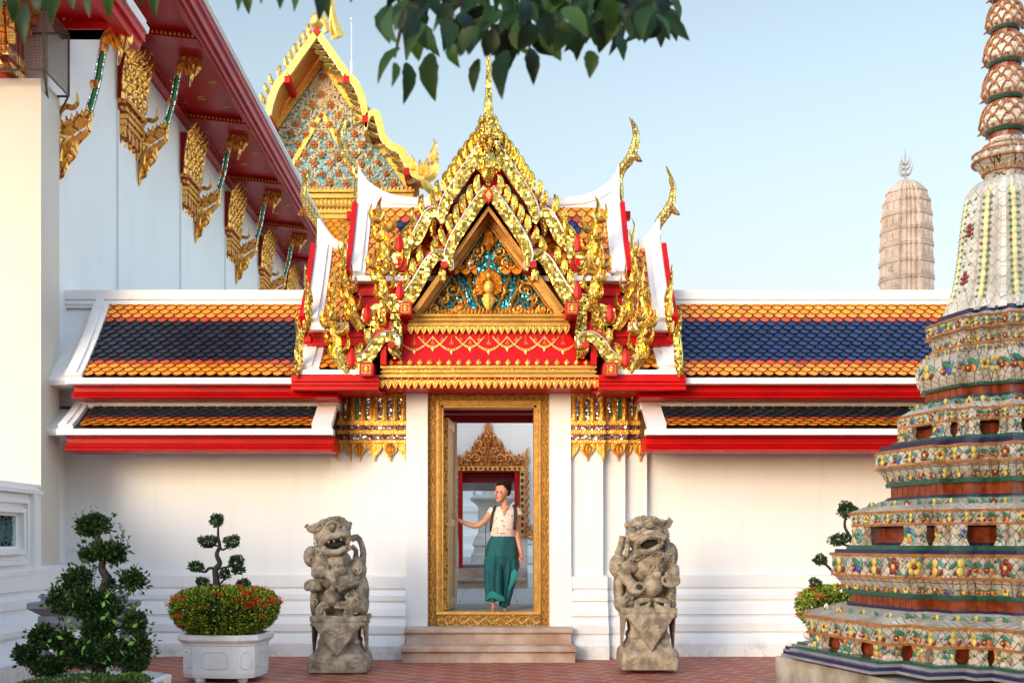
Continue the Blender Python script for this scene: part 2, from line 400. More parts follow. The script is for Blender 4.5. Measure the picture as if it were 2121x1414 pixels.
# glazed roof tiles laid as real overlapping scales on a roof profile [(y,z)] (eave first), between x0 and x1
ORANGE = (.98, .31, .025); TRED = (.52, .07, .035); NAVY = (.015, .030, .095); DGREEN = (.045, .052, .065); BLACKISH = (.016, .020, .036); TEDGE = (.16, .035, .010); NEDGE = (.006, .007, .013)
def tile_roof(x0, x1, prof, bands, name, parent, tw=.15, rows=None, side=None):
    L = [0]
    for a, b in zip(prof, prof[1:]): L.append(L[-1] + math.hypot(b[0] - a[0], b[1] - a[1]))
    tot = L[-1]
    def at(v, h):
        v = max(-.05, min(v, tot)); i = 0
        while i < len(L) - 2 and v > L[i + 1]: i += 1
        a, b = prof[i], prof[i + 1]; f = (v - L[i]) / (L[i + 1] - L[i]); dy, dz = b[0] - a[0], b[1] - a[1]; l = math.hypot(dy, dz)
        return a[0] + dy * f - dz / l * h, a[1] + dz * f + dy / l * h      # outward (towards the viewer and up)
    n = sum(k for k, c in bands); p = tot / n
    mb = MB(); row = 0
    for k, c in bands:
        for _ in range(k):
            v0 = row * p; off = (row % 2) * tw / 2; u = x0 - off
            while u < x1:
                cu = u + tw / 2
                cc_ = c
                if side is not None and abs(cu) > side: cc_ = ORANGE
                col = jit(cc_, .16 if cc_[0] > .1 else .32)
                if rnd(0, 1) < .06: col = tuple(v * rnd(.5, .8) for v in col)
                for (g, hh, cc) in ((1.0, .014, NEDGE if c[0] < .1 else TEDGE), (.90, .0185, col)):
                    shp = [(-.5 * g, 1.9), (-.5 * g, .92), (-.40 * g, .56), (-.24 * g, .26), (0, .02 + (1 - g) * .9), (.24 * g, .26), (.40 * g, .56), (.5 * g, .92), (.5 * g, 1.9)]
                    if g < 1: shp = [(a, b + .09) for a, b in shp]
                    mb.col = cc; pts = []
                    tilt = rnd(-.001, .001)
                    for a, b in shp:
                        uu = min(max(cu + a * tw, x0), x1); vv = v0 + (b - .35) * p
                        y, z = at(vv, hh + tilt + .026 * (1 - b / 1.9)); pts.append((uu, y, z))
                    if max(q[0] for q in pts) - min(q[0] for q in pts) > .01: mb.poly(pts)
                u += tw
            row += 1
    tiles = mb.build(name, 'roof_tile', parent)
    return tiles
def rib(mb, x0, x1, prof, h0, h1):
    """a band lying on a roof profile"""
    rs = []
    for i, (y, z) in enumerate(prof):
        a = prof[max(i - 1, 0)]; b = prof[min(i + 1, len(prof) - 1)]; dy, dz = b[0] - a[0], b[1] - a[1]; l = math.hypot(dy, dz)
        ny, nz = -dz / l, dy / l
        rs.append([(x0, y + ny * h0, z + nz * h0), (x1, y + ny * h0, z + nz * h0), (x1, y + ny * h1, z + nz * h1), (x0, y + ny * h1, z + nz * h1)])
    mb.rings(rs)
# ------------------------------------------------------------------ ground
mb = MB(); mb.poly([(-60, -40, 0), (60, -40, 0), (60, 15.9, 0), (-60, 15.9, 0)]); g = mb.build('courtyard_paving', 'terracotta_paving'); tag(g, 'worn terracotta pavers laid diagonally across the front court', kind='structure')
mb = MB(); mb.poly([(-300, -300, -.02), (300, -300, -.02), (300, 600, -.02), (-300, 600, -.02)]); g = mb.build('ground', 'stone_paving'); tag(g, kind='structure')
mb = MB(); mb.box(-5.4, 9, 15.9, 34, -.01, .555); g = mb.build('inner_court_paving', 'stone_paving'); tag(g, kind='structure')

# ------------------------------------------------------------------ cloister walls, one each side of the gate
BASEP = [(14.35, 1.06), (14.27, 1.04), (14.27, .895), (14.29, .875), (14.29, .86), (14.235, .80), (14.235, .735), (14.255, .725), (14.255, .70), (14.20, .64), (14.17, .545), (14.19, .53), (14.19, .50), (14.15, .44), (14.12, .42), (14.12, .325), (14.14, .31), (14.14, .29), (14.08, .19), (14.06, .17), (14.06, -.02), (14.5, -.02), (14.5, 1.06)]
EAVE_U = (13.40, ZP(781, 13.40)); TOP_U = (14.40, ZP(629, 14.40))
def sag(a, b, k=.04, n=6):
    return [(a[0] + (b[0] - a[0]) * i / n, a[1] + (b[1] - a[1]) * i / n - k * math.sin(PI * i / n)) for i in range(n + 1)]
PU = sag(EAVE_U, TOP_U, .05)
PL = sag((13.35, ZP(886, 13.35)), (13.87, ZP(843, 13.87)), .012, 3)
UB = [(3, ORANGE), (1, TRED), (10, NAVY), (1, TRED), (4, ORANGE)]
UBL = [(3, ORANGE), (1, TRED), (10, BLACKISH), (1, TRED), (4, ORANGE)]  # left tiles near-black, right bluer: the sky's reflection is put into the tile colour
LB = [(3, ORANGE), (1, TRED), (5, DGREEN)]
def moulding(mb, x0, x1, y, zt, zb, steps):
    """painted timber cornice: projecting reeded steps, profile in (y,z)"""
    pr = [(y + .5, zt), (y, zt)]
    h = zt - zb
    for f, dy in steps: pr.append((y + dy, zt - h * f))
    pr += [(y + .5, zb)]
    mb.alongx(pr, x0, x1)
CORN = [(.08, .0), (.10, .05), (.40, .05), (.44, .0), (.56, -.01), (.58, .03), (.63, .03), (.65, -.01), (.76, -.035), (.78, .01), (.82, .01), (.84, -.04), (.95, -.055), (1.0, -.02)]
def cloister(name, label, xa, xb, end_hall, mirror):
    """xa nearest the gate, xb far end"""
    x0, x1 = min(xa, xb), max(xa, xb); s = mirror
    t = thing(name, label, 'cloister wall', ((x0 + x1) / 2, 14.35, 0))
    mb = MB(); mb.box(x0, x1, 14.35, 14.9, 1.06, 3.6); mb.box(x0, x1, 14.05, 14.9, 3.25, 3.95)
    mb.build('wall', 'white_plaster', t)
    mb = MB(); mb.alongx(BASEP, x0, x1); mb.build('base_moulding', 'white_plaster', t)
    # upper roof
    far = -5.03 if s < 0 else xb; near = s * 2.30
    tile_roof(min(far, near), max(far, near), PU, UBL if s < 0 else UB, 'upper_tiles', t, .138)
    tile_roof(min(s * 2.28 if s > 0 else -5.05, s * 2.2), max(s * 2.2, xb - .1 if s > 0 else -2.22), PL, LB, 'lower_tiles', t) if False else None
    lx0, lx1 = (-5.06, XP(650, 13.5)) if s < 0 else (XP(1376, 13.5), xb)
    tile_roof(lx0, lx1, PL, LB, 'lower_tiles', t, .145)
    # decks under the tiles
    mb = MB(); dx0 = -5.21 if s < 0 else x0
    mb.alongx([(y, z - .01) for y, z in PU] + [(15.9, EAVE_U[1]), (15.9, EAVE_U[1] - .1), (13.45, EAVE_U[1] - .08)], dx0, x1)
    mb.alongx([(y, z - .01) for y, z in PL] + [(14.4, PL[-1][1] - .02), (14.4, PL[0][1] - .1), (13.4, PL[0][1] - .06)], dx0, x1)
    mb.build('roof_deck', 'dark_wood', t)
    # white ridges, borders, drip edges
    mb = MB(); zr = TOP_U[1]
    rx0 = x0 if s > 0 else -5.62
    mb.box(rx0, x1, 14.36, 14.62, zr - .06, zr + .175); mb.box(rx0, x1, 14.335, 14.36, zr + .045, zr + .165); mb.box(rx0, x1, 14.335, 14.36, zr - .02, zr + .03)
    ez = EAVE_U[1]; xe0, xe1 = (-5.23, xa + .25) if s < 0 else (xa - .25, xb)
    mb.box(xe0, xe1, 13.36, 13.56, ez - .085, ez - .012)
    lz = PL[0][1]; le0, le1 = (-5.32, XP(690, 13.35)) if s < 0 else (XP(1338, 13.35), xb)
    mb.box(le0, le1, 13.32, 13.5, lz - .085, lz - .012)
    lt = PL[-1][1]
    mb.box(le0 + (.02 if s < 0 else 0), le1, 13.86, 14.36, lt - .03, lt + .075); mb.box(le0 + .02, le1, 13.835, 13.86, lt + .0, lt + .055)
    if s < 0:
        rib(mb, -5.23, -5.02, [(13.37, ez - .02)] + PU[1:] , -.03, .06); rib(mb, -5.20, -5.09, PU, .06, .085)
        mb.alongx([(y + .06, z - .02) for y, z in PU] + [(14.6, EAVE_U[1] - .08), (13.5, EAVE_U[1] - .08)], -5.62, -5.235)
        mb.alongx([(y + .05, z - .02) for y, z in PL] + [(14.38, PL[0][1] - .08), (13.44, PL[0][1] - .08)], -5.62, -5.315)
        rib(mb, -5.31, -5.13, PL, -.03, .05); rib(mb, -5.28, -5.2, PL, .05, .07)
        rib(mb, XP(650, 13.5), XP(688, 13.4), PL, -.03, .055)
    else:
        rib(mb, XP(1340, 13.4), XP(1376, 13.5), PL, -.03, .055)
    mb.build('roof_border', 'white_trim', t)
    mb = MB()
    fx0, fx1 = (-5.19, xa + .1) if s < 0 else (xa - .1, xb)
    moulding(mb, fx0, fx1, 13.50, ez - .088, ZP(825, 13.5), CORN)
    lx0, lx1 = (-5.27, XP(689, 13.45)) if s < 0 else (XP(1339, 13.45), xb)
    moulding(mb, lx0, lx1, 13.48, lz - .088, ZP(934, 13.48), CORN)
    mb.build('cornice', 'red_lacquer', t)
    return t
cloister('cloister_wall', 'long white cloister wall with tiled roofs between the big hall and the gate', -1.98, -5.62, True, -1)
cloister('cloister_wall', 'long white cloister wall running from the gate to behind the mosaic stupa', 1.98, 10.5, False, 1)

# ------------------------------------------------------------------ the gate
gate = thing('temple_gate', 'ornate golden gabled gate with tall spire in the middle of the white walls', 'gate', (0, 14.0, 0))
def X(dx, Y): return dx * Y / F
mb = MB()
for s in (-1, 1):
    for d0, d1, Y in ((170, 237, 13.98), (237, 283, 14.10), (283, 328, 14.22)):
        xa, xb = X(d0, Y), X(d1, Y); x0, x1 = sorted((s * xa, s * xb))
        o = 14.35 - Y
        mb.box(x0 , x1, Y, 14.45, 1.0, 3.5)
        pr = [(y - o + .0, z) for y, z in BASEP[:-2]] + [(14.5, -.02), (14.5, 1.06)]
        k = .05
        e0, e1 = (x0 - (k if s < 0 else 0), x1 + (k if s > 0 else 0))
        # flared base: sweep profile, wider to the outside
        rs = [[(e0, y, z) for y, z in pr], [(e1, y, z) for y, z in pr]]
        mb.rings(rs)
    # door jamb piers, spreading slightly to the foot
    x0, x1 = s * X(126, 13.95), s * X(170, 13.95); zt = ZP(800, 13.9); zb = .0
    lv = [(zt, 0, 13.90), (1.2, 0, 13.90), (.5, .03, 13.87), (.3, .055, 13.84), (zb, .08, 13.80)]
    mb.rings([[(x0, y, z), (x1 + s * o, y, z), (x1 + s * o, 14.4, z), (x0, 14.4, z)] for z, o, y in lv])
mb.box(-1.0, 1.0, 14.06, 14.5, ZP(838, 14.0), 3.62)
# body of the passage behind
mb.box(-2.0, -.70, 14.4, 15.9, 0, 3.6); mb.box(.70, 2.0, 14.4, 15.9, 0, 3.6)
mb.build('wall', 'white_plaster', gate)
mb = MB(); mb.box(-.70, .70, 14.12, 16.2, .30, .565); mb.build('passage_floor', 'grey_stone', gate)
mb = MB(); mb.box(-.69, .69, 14.5, 15.9, 3.33, 3.6); mb.box(-.69, .69, 14.9, 15.0, 3.25, 3.33); mb.box(-.69, .69, 15.8, 15.88, 3.23, 3.33); mb.build('passage_ceiling', 'dark_red_lacquer', gate)

# door frame
simple('frame_ground', (.34, .17, .04), (.24, .11, .03), 20, .45, .5, .3)
df_parts = []
Yf = 13.985
mb = MB(); o1, o2, o3 = X(126, Yf), X(108, Yf), X(94, Yf); zt, zi, zo = ZP(812, Yf), ZP(829, Yf), ZP(843, Yf); zb = ZP(1298, Yf)
for s in (-1, 1):
    a, b = sorted((s * o1, s * o2)); mb.box(a, b, Yf, 14.3, zb, zt)
mb.box(-o2, o2, Yf, 14.3, zi, zt)
fr = mb.build('door_frame', 'frame_ground', gate)
def scroll_vine(m, A, B, hw, y, per):
    A, B = Vector(A), Vector(B); d = B - A; L = d.length; d /= L; nrm = Vector((-d.y, d.x)); n = max(2, round(L / per)); per = L / n
    pt = lambda u, v: A + d * u + nrm * v
    pts = []
    for i in range(n * 8 + 1):
        u = L * i / (n * 8); p = pt(u, hw * .45 * math.sin(2 * PI * u / per)); pts.append((p.x, y, p.y))
    m.tube(pts, .007, 5)
    for k in range(2 * n):
        u0 = per * (k + .5) / 2; e = 1 if k % 2 == 0 else -1; c = pt(u0, -e * hw * .22); q = []
        for j in range(11):
            a = -e * (.6 + j * .62); r = hw * .62 * (1 - .07 * j); q.append((c.x + r * math.cos(a + math.atan2(d.y, d.x)), y - .004, c.y + r * math.sin(a + math.atan2(d.y, d.x))))
        m.tube(q, [.0075 - .0004 * j for j in range(11)], 5)
        for j in range(4):
            a = rnd(0, 6.28); f = pt(u0 + rnd(-.3, .3) * per * .5, e * hw * rnd(.3, .75)); m.blade([(f.x, f.y), (f.x + .018 * math.cos(a), f.y + .018 * math.sin(a)), (f.x + .034 * math.cos(a + .5), f.y + .034 * math.sin(a + .5))], [.004, .009, .001], y - .002, .008, 2)
vm = MB(); fw = (o1 - o2) / 2
for s in (-1, 1): scroll_vine(vm, (s * (o1 + o2) / 2, zb + .03), (s * (o1 + o2) / 2, zt - .02), fw * .82, Yf - .003, .17)
scroll_vine(vm, (-o2, (zt + zi) / 2), (o2, (zt + zi) / 2), (zt - zi) * .42, Yf - .003, .17)
vm.build('vine_relief', 'smooth_gold', fr)
mb = MB()
for s in (-1, 1):
    for (a, b, y) in ((o2, o2 - .030, Yf - .012), (o2 - .030, o2 - .055, Yf + .012), (o2 - .055, o3, Yf + .03), (o1 + .004, o1 - .012, Yf - .01)):
        p, q = sorted((s * a, s * b)); mb.box(p, q, y, 14.28, zb, zi - .0 if a < o1 else zt)
mb.box(-o2 + .03, o2 - .03, Yf + .01, 14.28, zo + .03, zi); mb.box(-o2 + .055, o2 - .055, Yf + .03, 14.28, zo, zo + .03)
n = 60
for s in (-1, 1):
    for k in range(n):
        if zb + .35 + k * .0465 > zi - .08: break
        mb.box(s * (o2 - .042) - .008, s * (o2 - .042) + .008, Yf - .004, Yf + .02, zb + .32 + k * .0465, zb + .32 + k * .0465 + .026)
mb.build('frame_moulding', 'frame_trim', fr)
mb = MB(); zs = ZP(1268, Yf); mb.box(-o2, o2, Yf - .02, 14.15, zb - .005, zs - .02); s1 = mb.build('door_sill', 'frame_ground', gate); vm = MB(); scroll_vine(vm, (-o2 + .01, (zb + zs) / 2 - .01), (o2 - .01, (zb + zs) / 2 - .01), (zs - zb) * .40, Yf - .024, .2); vm.build('vine_relief', 'bright_gold', s1)
mb = MB(); mb.box(-o2, o2, Yf - .035, 14.2, zs - .02, zs + .012); mb.box(-o2, o2, Yf - .03, 14.0, zb - .012, zb + .012); mb.build('sill_edge', 'bright_gold', s1)
# open leaf on the left, swung inward
leaf = MB(); xl = -o3; M = Matrix.Translation((xl, 14.22, 0)) @ Matrix.Rotation(R(-4), 4, 'Z'); leaf.T = M
leaf.box(0, .05, 0, .86, .6, 3.12); lf = leaf.build('door_leaf', 'frame_gold', gate)
mb = MB(); mb.T = M
mb.box(.05, .062, .0, .10, .6, 3.12); mb.box(.05, .062, .76, .86, .6, 3.12); mb.box(.05, .062, .10, .76, .6, .74); mb.box(.05, .062, .10, .76, 1.70, 1.86); mb.box(.05, .062, .10, .76, 3.0, 3.12)
mb.build('leaf_rail', 'smooth_gold', lf)
mb = MB(); mb.T = M; mb.box(-.01, .085, .86, .90, .6, 3.16); mb.build('leaf_edge', 'white_trim', lf)

# capitals at the head of the stepped pilasters
def leafpoly(cx, zt, w, h):
    """pendant pointed leaf, tip down"""
    return [(cx - w / 2, zt), (cx - w / 2, zt - h * .28), (cx - w * .32, zt - h * .55), (cx - w * .12, zt - h * .72), (cx, zt - h), (cx + w * .12, zt - h * .72), (cx + w * .32, zt - h * .55), (cx + w / 2, zt - h * .28), (cx + w / 2, zt)]
for s in (-1, 1):
    cap = MB(); mir = MB(); bnd = MB(); grn = MB()
    for idx, (d0, d1, Y) in enumerate(((171, 236, 13.98), (236, 283, 14.10), (283, 328, 14.22))):
        x0, x1 = X(d0, Y), X(d1, Y); zt = ZP(812, Y); zm = ZP(872, Y); z2 = ZP(918, Y); zb = ZP(952, Y); w = x1 - x0; yf = Y - .03
        f = lambda u: s * u
        def bx(m, a, b, ya, yb, za, zc):
            p, q = sorted((s * a, s * b)); m.box(p, q, ya, yb, za, zc)
        bx(cap, x0 + .002 * idx, x1 + .012, yf, Y + .2, z2 - .02, zt - .02)
        n = 3 if w > .38 else 2
        for k in range(n + 1):                       # tall acanthus ribs that lean out at the head
            cx = x0 + w * k / n; q = .030
            cx = min(max(cx, x0 + q), x1 - q + .01)
            cap.blade([(s * cx, zm), (s * cx, zm + .15), (s * cx, zm + .3), (s * cx, zt + .03)], [q * 1.2, q * .8, q * .8, q * 1.6], yf - .035, .03)
            cap.blade([(s * cx, zm), (s * (cx + q * .4), zm + .17)], [q * 1.4, .002], yf - .055, .02)
            for e in (-1, 1):
                cap.blade([(s * (cx), zt - .05), (s * (cx + e * q * 1.6), zt + .035)], [q * .8, .003], yf - .05, .018)
                for h in range(4): cap.blade([(s * cx, zm + .08 + .07 * h), (s * (cx + e * q * 1.25), zm + .115 + .07 * h)], [.012, .003], yf - .05, .012, 2)
        for k in range(n):
            cx = x0 + w * (k + .5) / n
            m = mir if (idx == 0 or k == 0) else grn
            bx(m, cx - .022, cx + .022, yf - .012, yf + .01, zm + .03, zt - .09)
            g2 = grn if m is mir else mir
            for e in (-1, 1): bx(g2, cx + e * .034 - .006, cx + e * .034 + .006, yf - .008, yf + .01, zm + .06, zt - .1)
        # banded mosaic courses
        hh = zm - z2
        for q, (fa, fb, pr) in enumerate(((0, .2, .045), (.42, .60, .04), (.86, 1.0, .035))):
            bx(cap, x0 - .01, x1 + .03, yf - pr, Y + .2, zm - hh * fb, zm - hh * fa)
        for fa, fb in ((.20, .42), (.60, .86)):
            bx(bnd, x0, x1 + .016, yf - .022, Y + .19, zm - hh * fb, zm - hh * fa)
        nb = int(w / .028)
        for k in range(nb):
            cx = x0 + w * (k + .5) / nb
            for fz in (.235, .385, .63, .83):
                zc = zm - hh * fz
                cap.blade([(s * cx, zc - .012), (s * cx, zc + .012)], [.010, .004], yf - .03, .012, 1)
        # pendants
        npd = 2 if idx == 0 else 1.5 if idx == 1 else 1.5
        step = w / npd; k = 0; cx = x0
        while cx <= x1 + .01:
            ww = step * .96; a, b = max(cx - ww / 2, x0), min(cx + ww / 2, x1 + .02)
            pts = [(min(max(px_, x0), x1 + .02), pz) for px_, pz in leafpoly(cx, z2 + .01, ww, z2 - zb + .03)]
            cap.xz([(s * p[0], p[1]) for p in pts], yf - .012, yf + .02)
            if x0 + .05 < cx < x1 - .03:
                for e in (-1, 0, 1): cap.blade([(s * cx, z2 - .01), (s * (cx + e * ww * .25), z2 - .07), (s * cx, zb + .03)], [.014, .02, .004], yf - .02, .018)
            cx += step / 2 if False else step
    o = cap.build('capital', 'carved_gold', gate)
    mir.build('mirror_inlay', 'silver_mosaic', o); bnd.build('mosaic_band', 'band_mosaic', o); grn.build('green_inlay', 'green_glass', o)

# lintel, fringe, red valance, upper beam
def fringe(name, parent, d, py0, py1, Y, n, mat='bright_gold'):
    a = X(d, Y); mb = MB(); w = 2 * a / n; zt, zb = ZP(py0, Y), ZP(py1, Y); h = zt - zb
    for k in range(n):
        cx = -a + w * (k + .5)
        mb.xz([(cx - w * .46, zt - h * .28), (cx - w * .46, zt - h * .5), (cx - w * .3, zt - h * .72), (cx - .02 * w, zb), (cx + .05 * w, zb), (cx + w * .3, zt - h * .72), (cx + w * .46, zt - h * .5), (cx + w * .46, zt - h * .28), (cx + w * .25, zt - h * .12), (cx, zt - h * .3), (cx - w * .25, zt - h * .12)], Y - .012, Y + .004)
        mb.blade([(cx, zt - h * .3), (cx, zt - h * .95)], [w * .22, w * .04], Y - .014, .014, 2)
        mb.ell((cx, Y - .004, zt - h * .08), (w * .16, .012, w * .16), 6, 4)
        mb.ell((cx + w / 2, Y - .0, zt - h * .25), (w * .09, .008, w * .3), 6, 4)
    return mb.build(name, mat, parent)
beam = MB(); Yb = 13.40
for (p0, p1, y, d) in ((757, 762, 13.36, 224), (762, 768, 13.41, 220), (768, 771, 13.38, 224), (771, 776, 13.43, 221), (776, 781, 13.385, 226)):
    beam.box(-X(d, y), X(d, y), y, 14.2, ZP(p1, y) - .001 * (y == 13.41), ZP(p0, y))
lint = beam.build('lintel', 'bright_gold', gate)
mb = MB(); mb.box(-X(224, 13.43), X(224, 13.43), 13.425, 14.1, ZP(804, 13.43), ZP(781, 13.43) - .003); mb.build('lintel_backing', 'red_lacquer', lint)
mb = MB(); n = 46
for k in range(n): mb.box(-1.3 + 2.6 * k / n, -1.3 + 2.6 * k / n + .035, 13.40, 13.43, ZP(767, 13.4), ZP(763, 13.4))
mb.build('lintel_beading', 'carved_gold', lint)
fringe('leaf_fringe', lint, 228, 783, 805, 13.40, 33)
# valance
val = MB(); y0, y1 = 13.62, 13.42; nn = 6; rs = []
for i in range(nn + 1):
    f = i / nn; y = y0 + (y1 - y0) * f; py = 688 + 70 * f; d = 166 + 40 * f + 8 * f * f
    rs.append([(-X(d, y), y, ZP(py, y)), (X(d, y), y, ZP(py, y)), (X(d, y), 14.1, ZP(py, y)), (-X(d, y), 14.1, ZP(py, y))])
val.rings(rs); va = val.build('valance', 'red_lacquer', gate)
def VP(dx, py):
    f = (py - 688) / 70; y = y0 + (y1 - y0) * f; return Vector((X(dx, y), y - .008, ZP(py, y)))
gl = MB()
for k in range(-2, 4):
    a, b = -70 + 0 + (k) * 55 - 40, 0
for c in range(-4, 5):
    cx = c * 38.5; big = (c % 2 == 0); hw = 38.5 if big else 30; dep = 30 if big else 24
    for off in (0, 3.4):
        pts = [];
        for i in range(17):
            u = -1 + 2 * i / 16; dx = cx + hw * u; py = 697 + (dep - off) * (1 - abs(u) ** 1.8)
            if abs(dx) < 170 + 40 * (py - 688) / 70: pts.append(VP(dx, py))
        if len(pts) > 2: gl.tube(pts, .0065, 5)
    for i in range(13):
        u = -1 + 2 * (i + .5) / 13; dx = cx + hw * u; py = 697 + (dep - 1.7) * (1 - abs(u) ** 1.8)
        if abs(dx) < 168 + 40 * (py - 688) / 70: p = VP(dx, py); gl.ell(p, (.011, .006, .011), 6, 4)
    if abs(cx) < 170:
        p = VP(cx, 697 + dep + 3); gl.blade([(p.x, p.z + .02), (p.x, p.z - .035)], [.018, .003], p.y, .006, 2)
for c in range(-9, 10):
    cx = c * 19.25
    if abs(cx) > 168: continue
    L = 9 if c % 2 else 16
    a, b = VP(cx, 693), VP(cx, 693 + L); gl.tube([a, b], .004, 4)
    for dz, w in ((0, .02), (-.02, .028), (-.045, .016)):
        gl.blade([(b.x - w, b.z + dz), (b.x + w, b.z + dz)], [.007, .007], b.y, .005, 1)
gl.build('garland_pattern', 'bright_gold', va)
mb = MB()
for k in range(21):
    dx = -203 + 406 * k / 20; p = VP(dx, 753)
    mb.blade([(p.x, p.z - .02), (p.x, p.z + .012), (p.x, p.z + .03), (p.x, p.z + .055)], [.016, .036, .022, .003], p.y - .012, .016, 2)
mb.split('leaf_cresting', 'carved_gold', va)
beam = MB()
for (p0, p1, y, d) in ((650, 655, 13.56, 168), (655, 661, 13.60, 165), (661, 664, 13.57, 168), (664, 670, 13.61, 165), (670, 674, 13.575, 168)):
    beam.box(-X(d, y), X(d, y), y, 14.2, ZP(p1, y), ZP(p0, y))
ub = beam.build('pediment_beam', 'smooth_gold', gate)
mb = MB(); mb.box(-X(166, 13.62), X(166, 13.62), 13.615, 14.0, ZP(690, 13.62), ZP(674, 13.62) - .003); mb.build('beam_backing', 'dark_red_lacquer', ub)
fringe('leaf_fringe', ub, 168, 672, 692, 13.585, 25)

# pediment
Yp = 13.72
mb = MB(); mb.xz([(-X(140, Yp), ZP(650, Yp)), (X(140, Yp), ZP(650, Yp)), (0, ZP(450, Yp))], Yp, Yp + .1)
ped = mb.build('pediment', 'teal_mosaic', gate)
mb = MB()
for s in (-1, 1):
    mb.rings([[(s * X(a, Y), Y, ZP(p, Y)) for a, p, Y in ((0, 466, Yp - .04), (0, 440, Yp - .10), (0, 440, Yp + .2), (0, 466, Yp + .2))], [(s * X(a, Y), Y, ZP(p, Y)) for a, p, Y in ((134, 650, Yp - .04), (166, 650, Yp - .10), (166, 650, Yp + .2), (134, 650, Yp + .2))]])
    mb.tube([P(CX, 464, Yp - .06), P(CX + s * 133, 650, Yp - .06)], .012, 6)
mb.build('pediment_rake', 'aged_gold', ped)
def spiral(cx, cz, r, turns, a0, s=1, n=22, k=.12):
    return [(cx + s * r * (1 - (1 - k) * i / n) * math.cos(a0 + turns * 2 * PI * i / n), cz + r * (1 - (1 - k) * i / n) * math.sin(a0 + turns * 2 * PI * i / n)) for i in range(n + 1)]
car = MB(); sil = MB(); Y = Yp - .03
for s in (-1, 1):
    q = lambda dx, py: (s * X(dx, Y), ZP(py, Y))
    def vinepath(pts, w0, w1, y=Y, th=.03):
        car.blade([q(a, b) for a, b in pts], [w0 + (w1 - w0) * i / (len(pts) - 1) for i in range(len(pts))], y, th, 4)
    vinepath([(14, 640), (30, 610), (44, 570), (46, 535), (34, 512), (22, 518), (24, 530)], .024, .008)
    vinepath([(40, 645), (50, 620), (62, 598), (78, 590), (90, 604), (84, 622), (72, 618)], .026, .010)
    vinepath([(74, 650), (92, 634), (108, 626), (118, 636), (112, 645)], .020, .006)
    vinepath([(2, 505), (12, 492), (24, 484), (33, 500)], .018, .004)
    vinepath([(2, 480), (8, 500), (20, 520), (10, 540), (24, 552)], .02, .006)
    vinepath([(60, 600), (64, 572), (58, 552), (50, 560)], .018, .005)
    vinepath([(54, 640), (58, 628), (66, 622), (72, 630), (66, 640)], .018, .006, Y - .02)
    for (a, b, r) in ((24, 522, 13), (76, 600, 15), (62, 640, 10), (112, 640, 9), (36, 545, 9), (92, 620, 10), (24, 602, 11)):
        c = q(a, b); car.tube([(x, Y - .02, z) for x, z in spiral(c[0], c[1], X(r, Y), 1.3, rnd(0, 6), s)], [.016 - .009 * i / 22 for i in range(23)], 6)
        car.ell((c[0], Y - .02, c[1]), (.025, .025, .025), 8, 5)
        for k in range(5):
            an = rnd(0, 6.28); car.blade([(c[0] + X(r, Y) * math.cos(an), c[1] + X(r, Y) * math.sin(an)), (c[0] + X(r, Y) * 1.6 * math.cos(an + .5), c[1] + X(r, Y) * 1.6 * math.sin(an + .5))], [.014, .003], Y - .015, .015, 2)
    for k in range(26):                                  # small flame leaves filling in
        py = rnd(500, 642); dx = rnd(6, max(8, (py - 480) * .72)); c = q(dx, py); an = rnd(.2, 2.6)
        car.blade([c, (c[0] + .035 * math.cos(an), c[1] + .045 * math.sin(an)), (c[0] + .03 * math.cos(an + .6), c[1] + .085 * math.sin(an))], [.006, .015, .002], Y + rnd(-.01, .01), .02, 3)
    for pts in ([(18, 560), (27, 580), (20, 608)], [(48, 600), (42, 622), (48, 640)], [(34, 530), (40, 545), (38, 560)]):
        sil.tube([(q(a, b)[0], Y - .035, q(a, b)[1]) for a, b in pts], .008, 5)
    for k in range(9):                                   # wing fans of the central figure
        an = R(-55 + k * 17); c = q(2, 590)
        car.blade([(c[0] + s * .06 * math.cos(an), c[1] + .06 * math.sin(an)), (c[0] + s * .13 * math.cos(an), c[1] + .14 * math.sin(an)), (c[0] + s * .17 * math.cos(an + .25), c[1] + .20 * math.sin(an + .2))], [.015, .026, .003], Y - .035, .025, 3)
z = lambda py: ZP(py, Y)
car.ell((0, Y - .06, z(597)), (.075, .05, .10), 12, 8); car.ell((0, Y - .07, z(574)), (.045, .045, .055), 12, 8)
car.blade([(0, z(566)), (0, z(556)), (0, z(540))], [.035, .02, .003], Y - .07, .03, 3)
car.ell((0, Y - .06, z(622)), (.10, .04, .06), 12, 8); car.blade([(0, z(612)), (0, z(630)), (0, z(648))], [.06, .07, .01], Y - .08, .03, 3)
car.blade([(0, z(525)), (0, z(505)), (0, z(490)), (0, z(474))], [.012, .05, .035, .004], Y - .04, .05, 4)
for s in (-1, 1):
    for k in range(3): car.blade([(s * .01, z(512 - 8 * k)), (s * (.06 - .012 * k), z(505 - 10 * k)), (s * (.05 - .01 * k), z(492 - 10 * k))], [.012, .02, .003], Y - .03, .02, 3)
for k in range(34):
    cx = -X(130, Y) + 2 * X(130, Y) * k / 33; car.blade([(cx, z(650)), (cx + .008, z(643)), (cx, z(637 - 3 * (k % 2)))], [.02, .02, .003], Y - .01, .02, 2)
c1 = car.build('carved_figure', 'carved_gold', ped); sil.build('mirror_stem', 'silver_mosaic', ped)

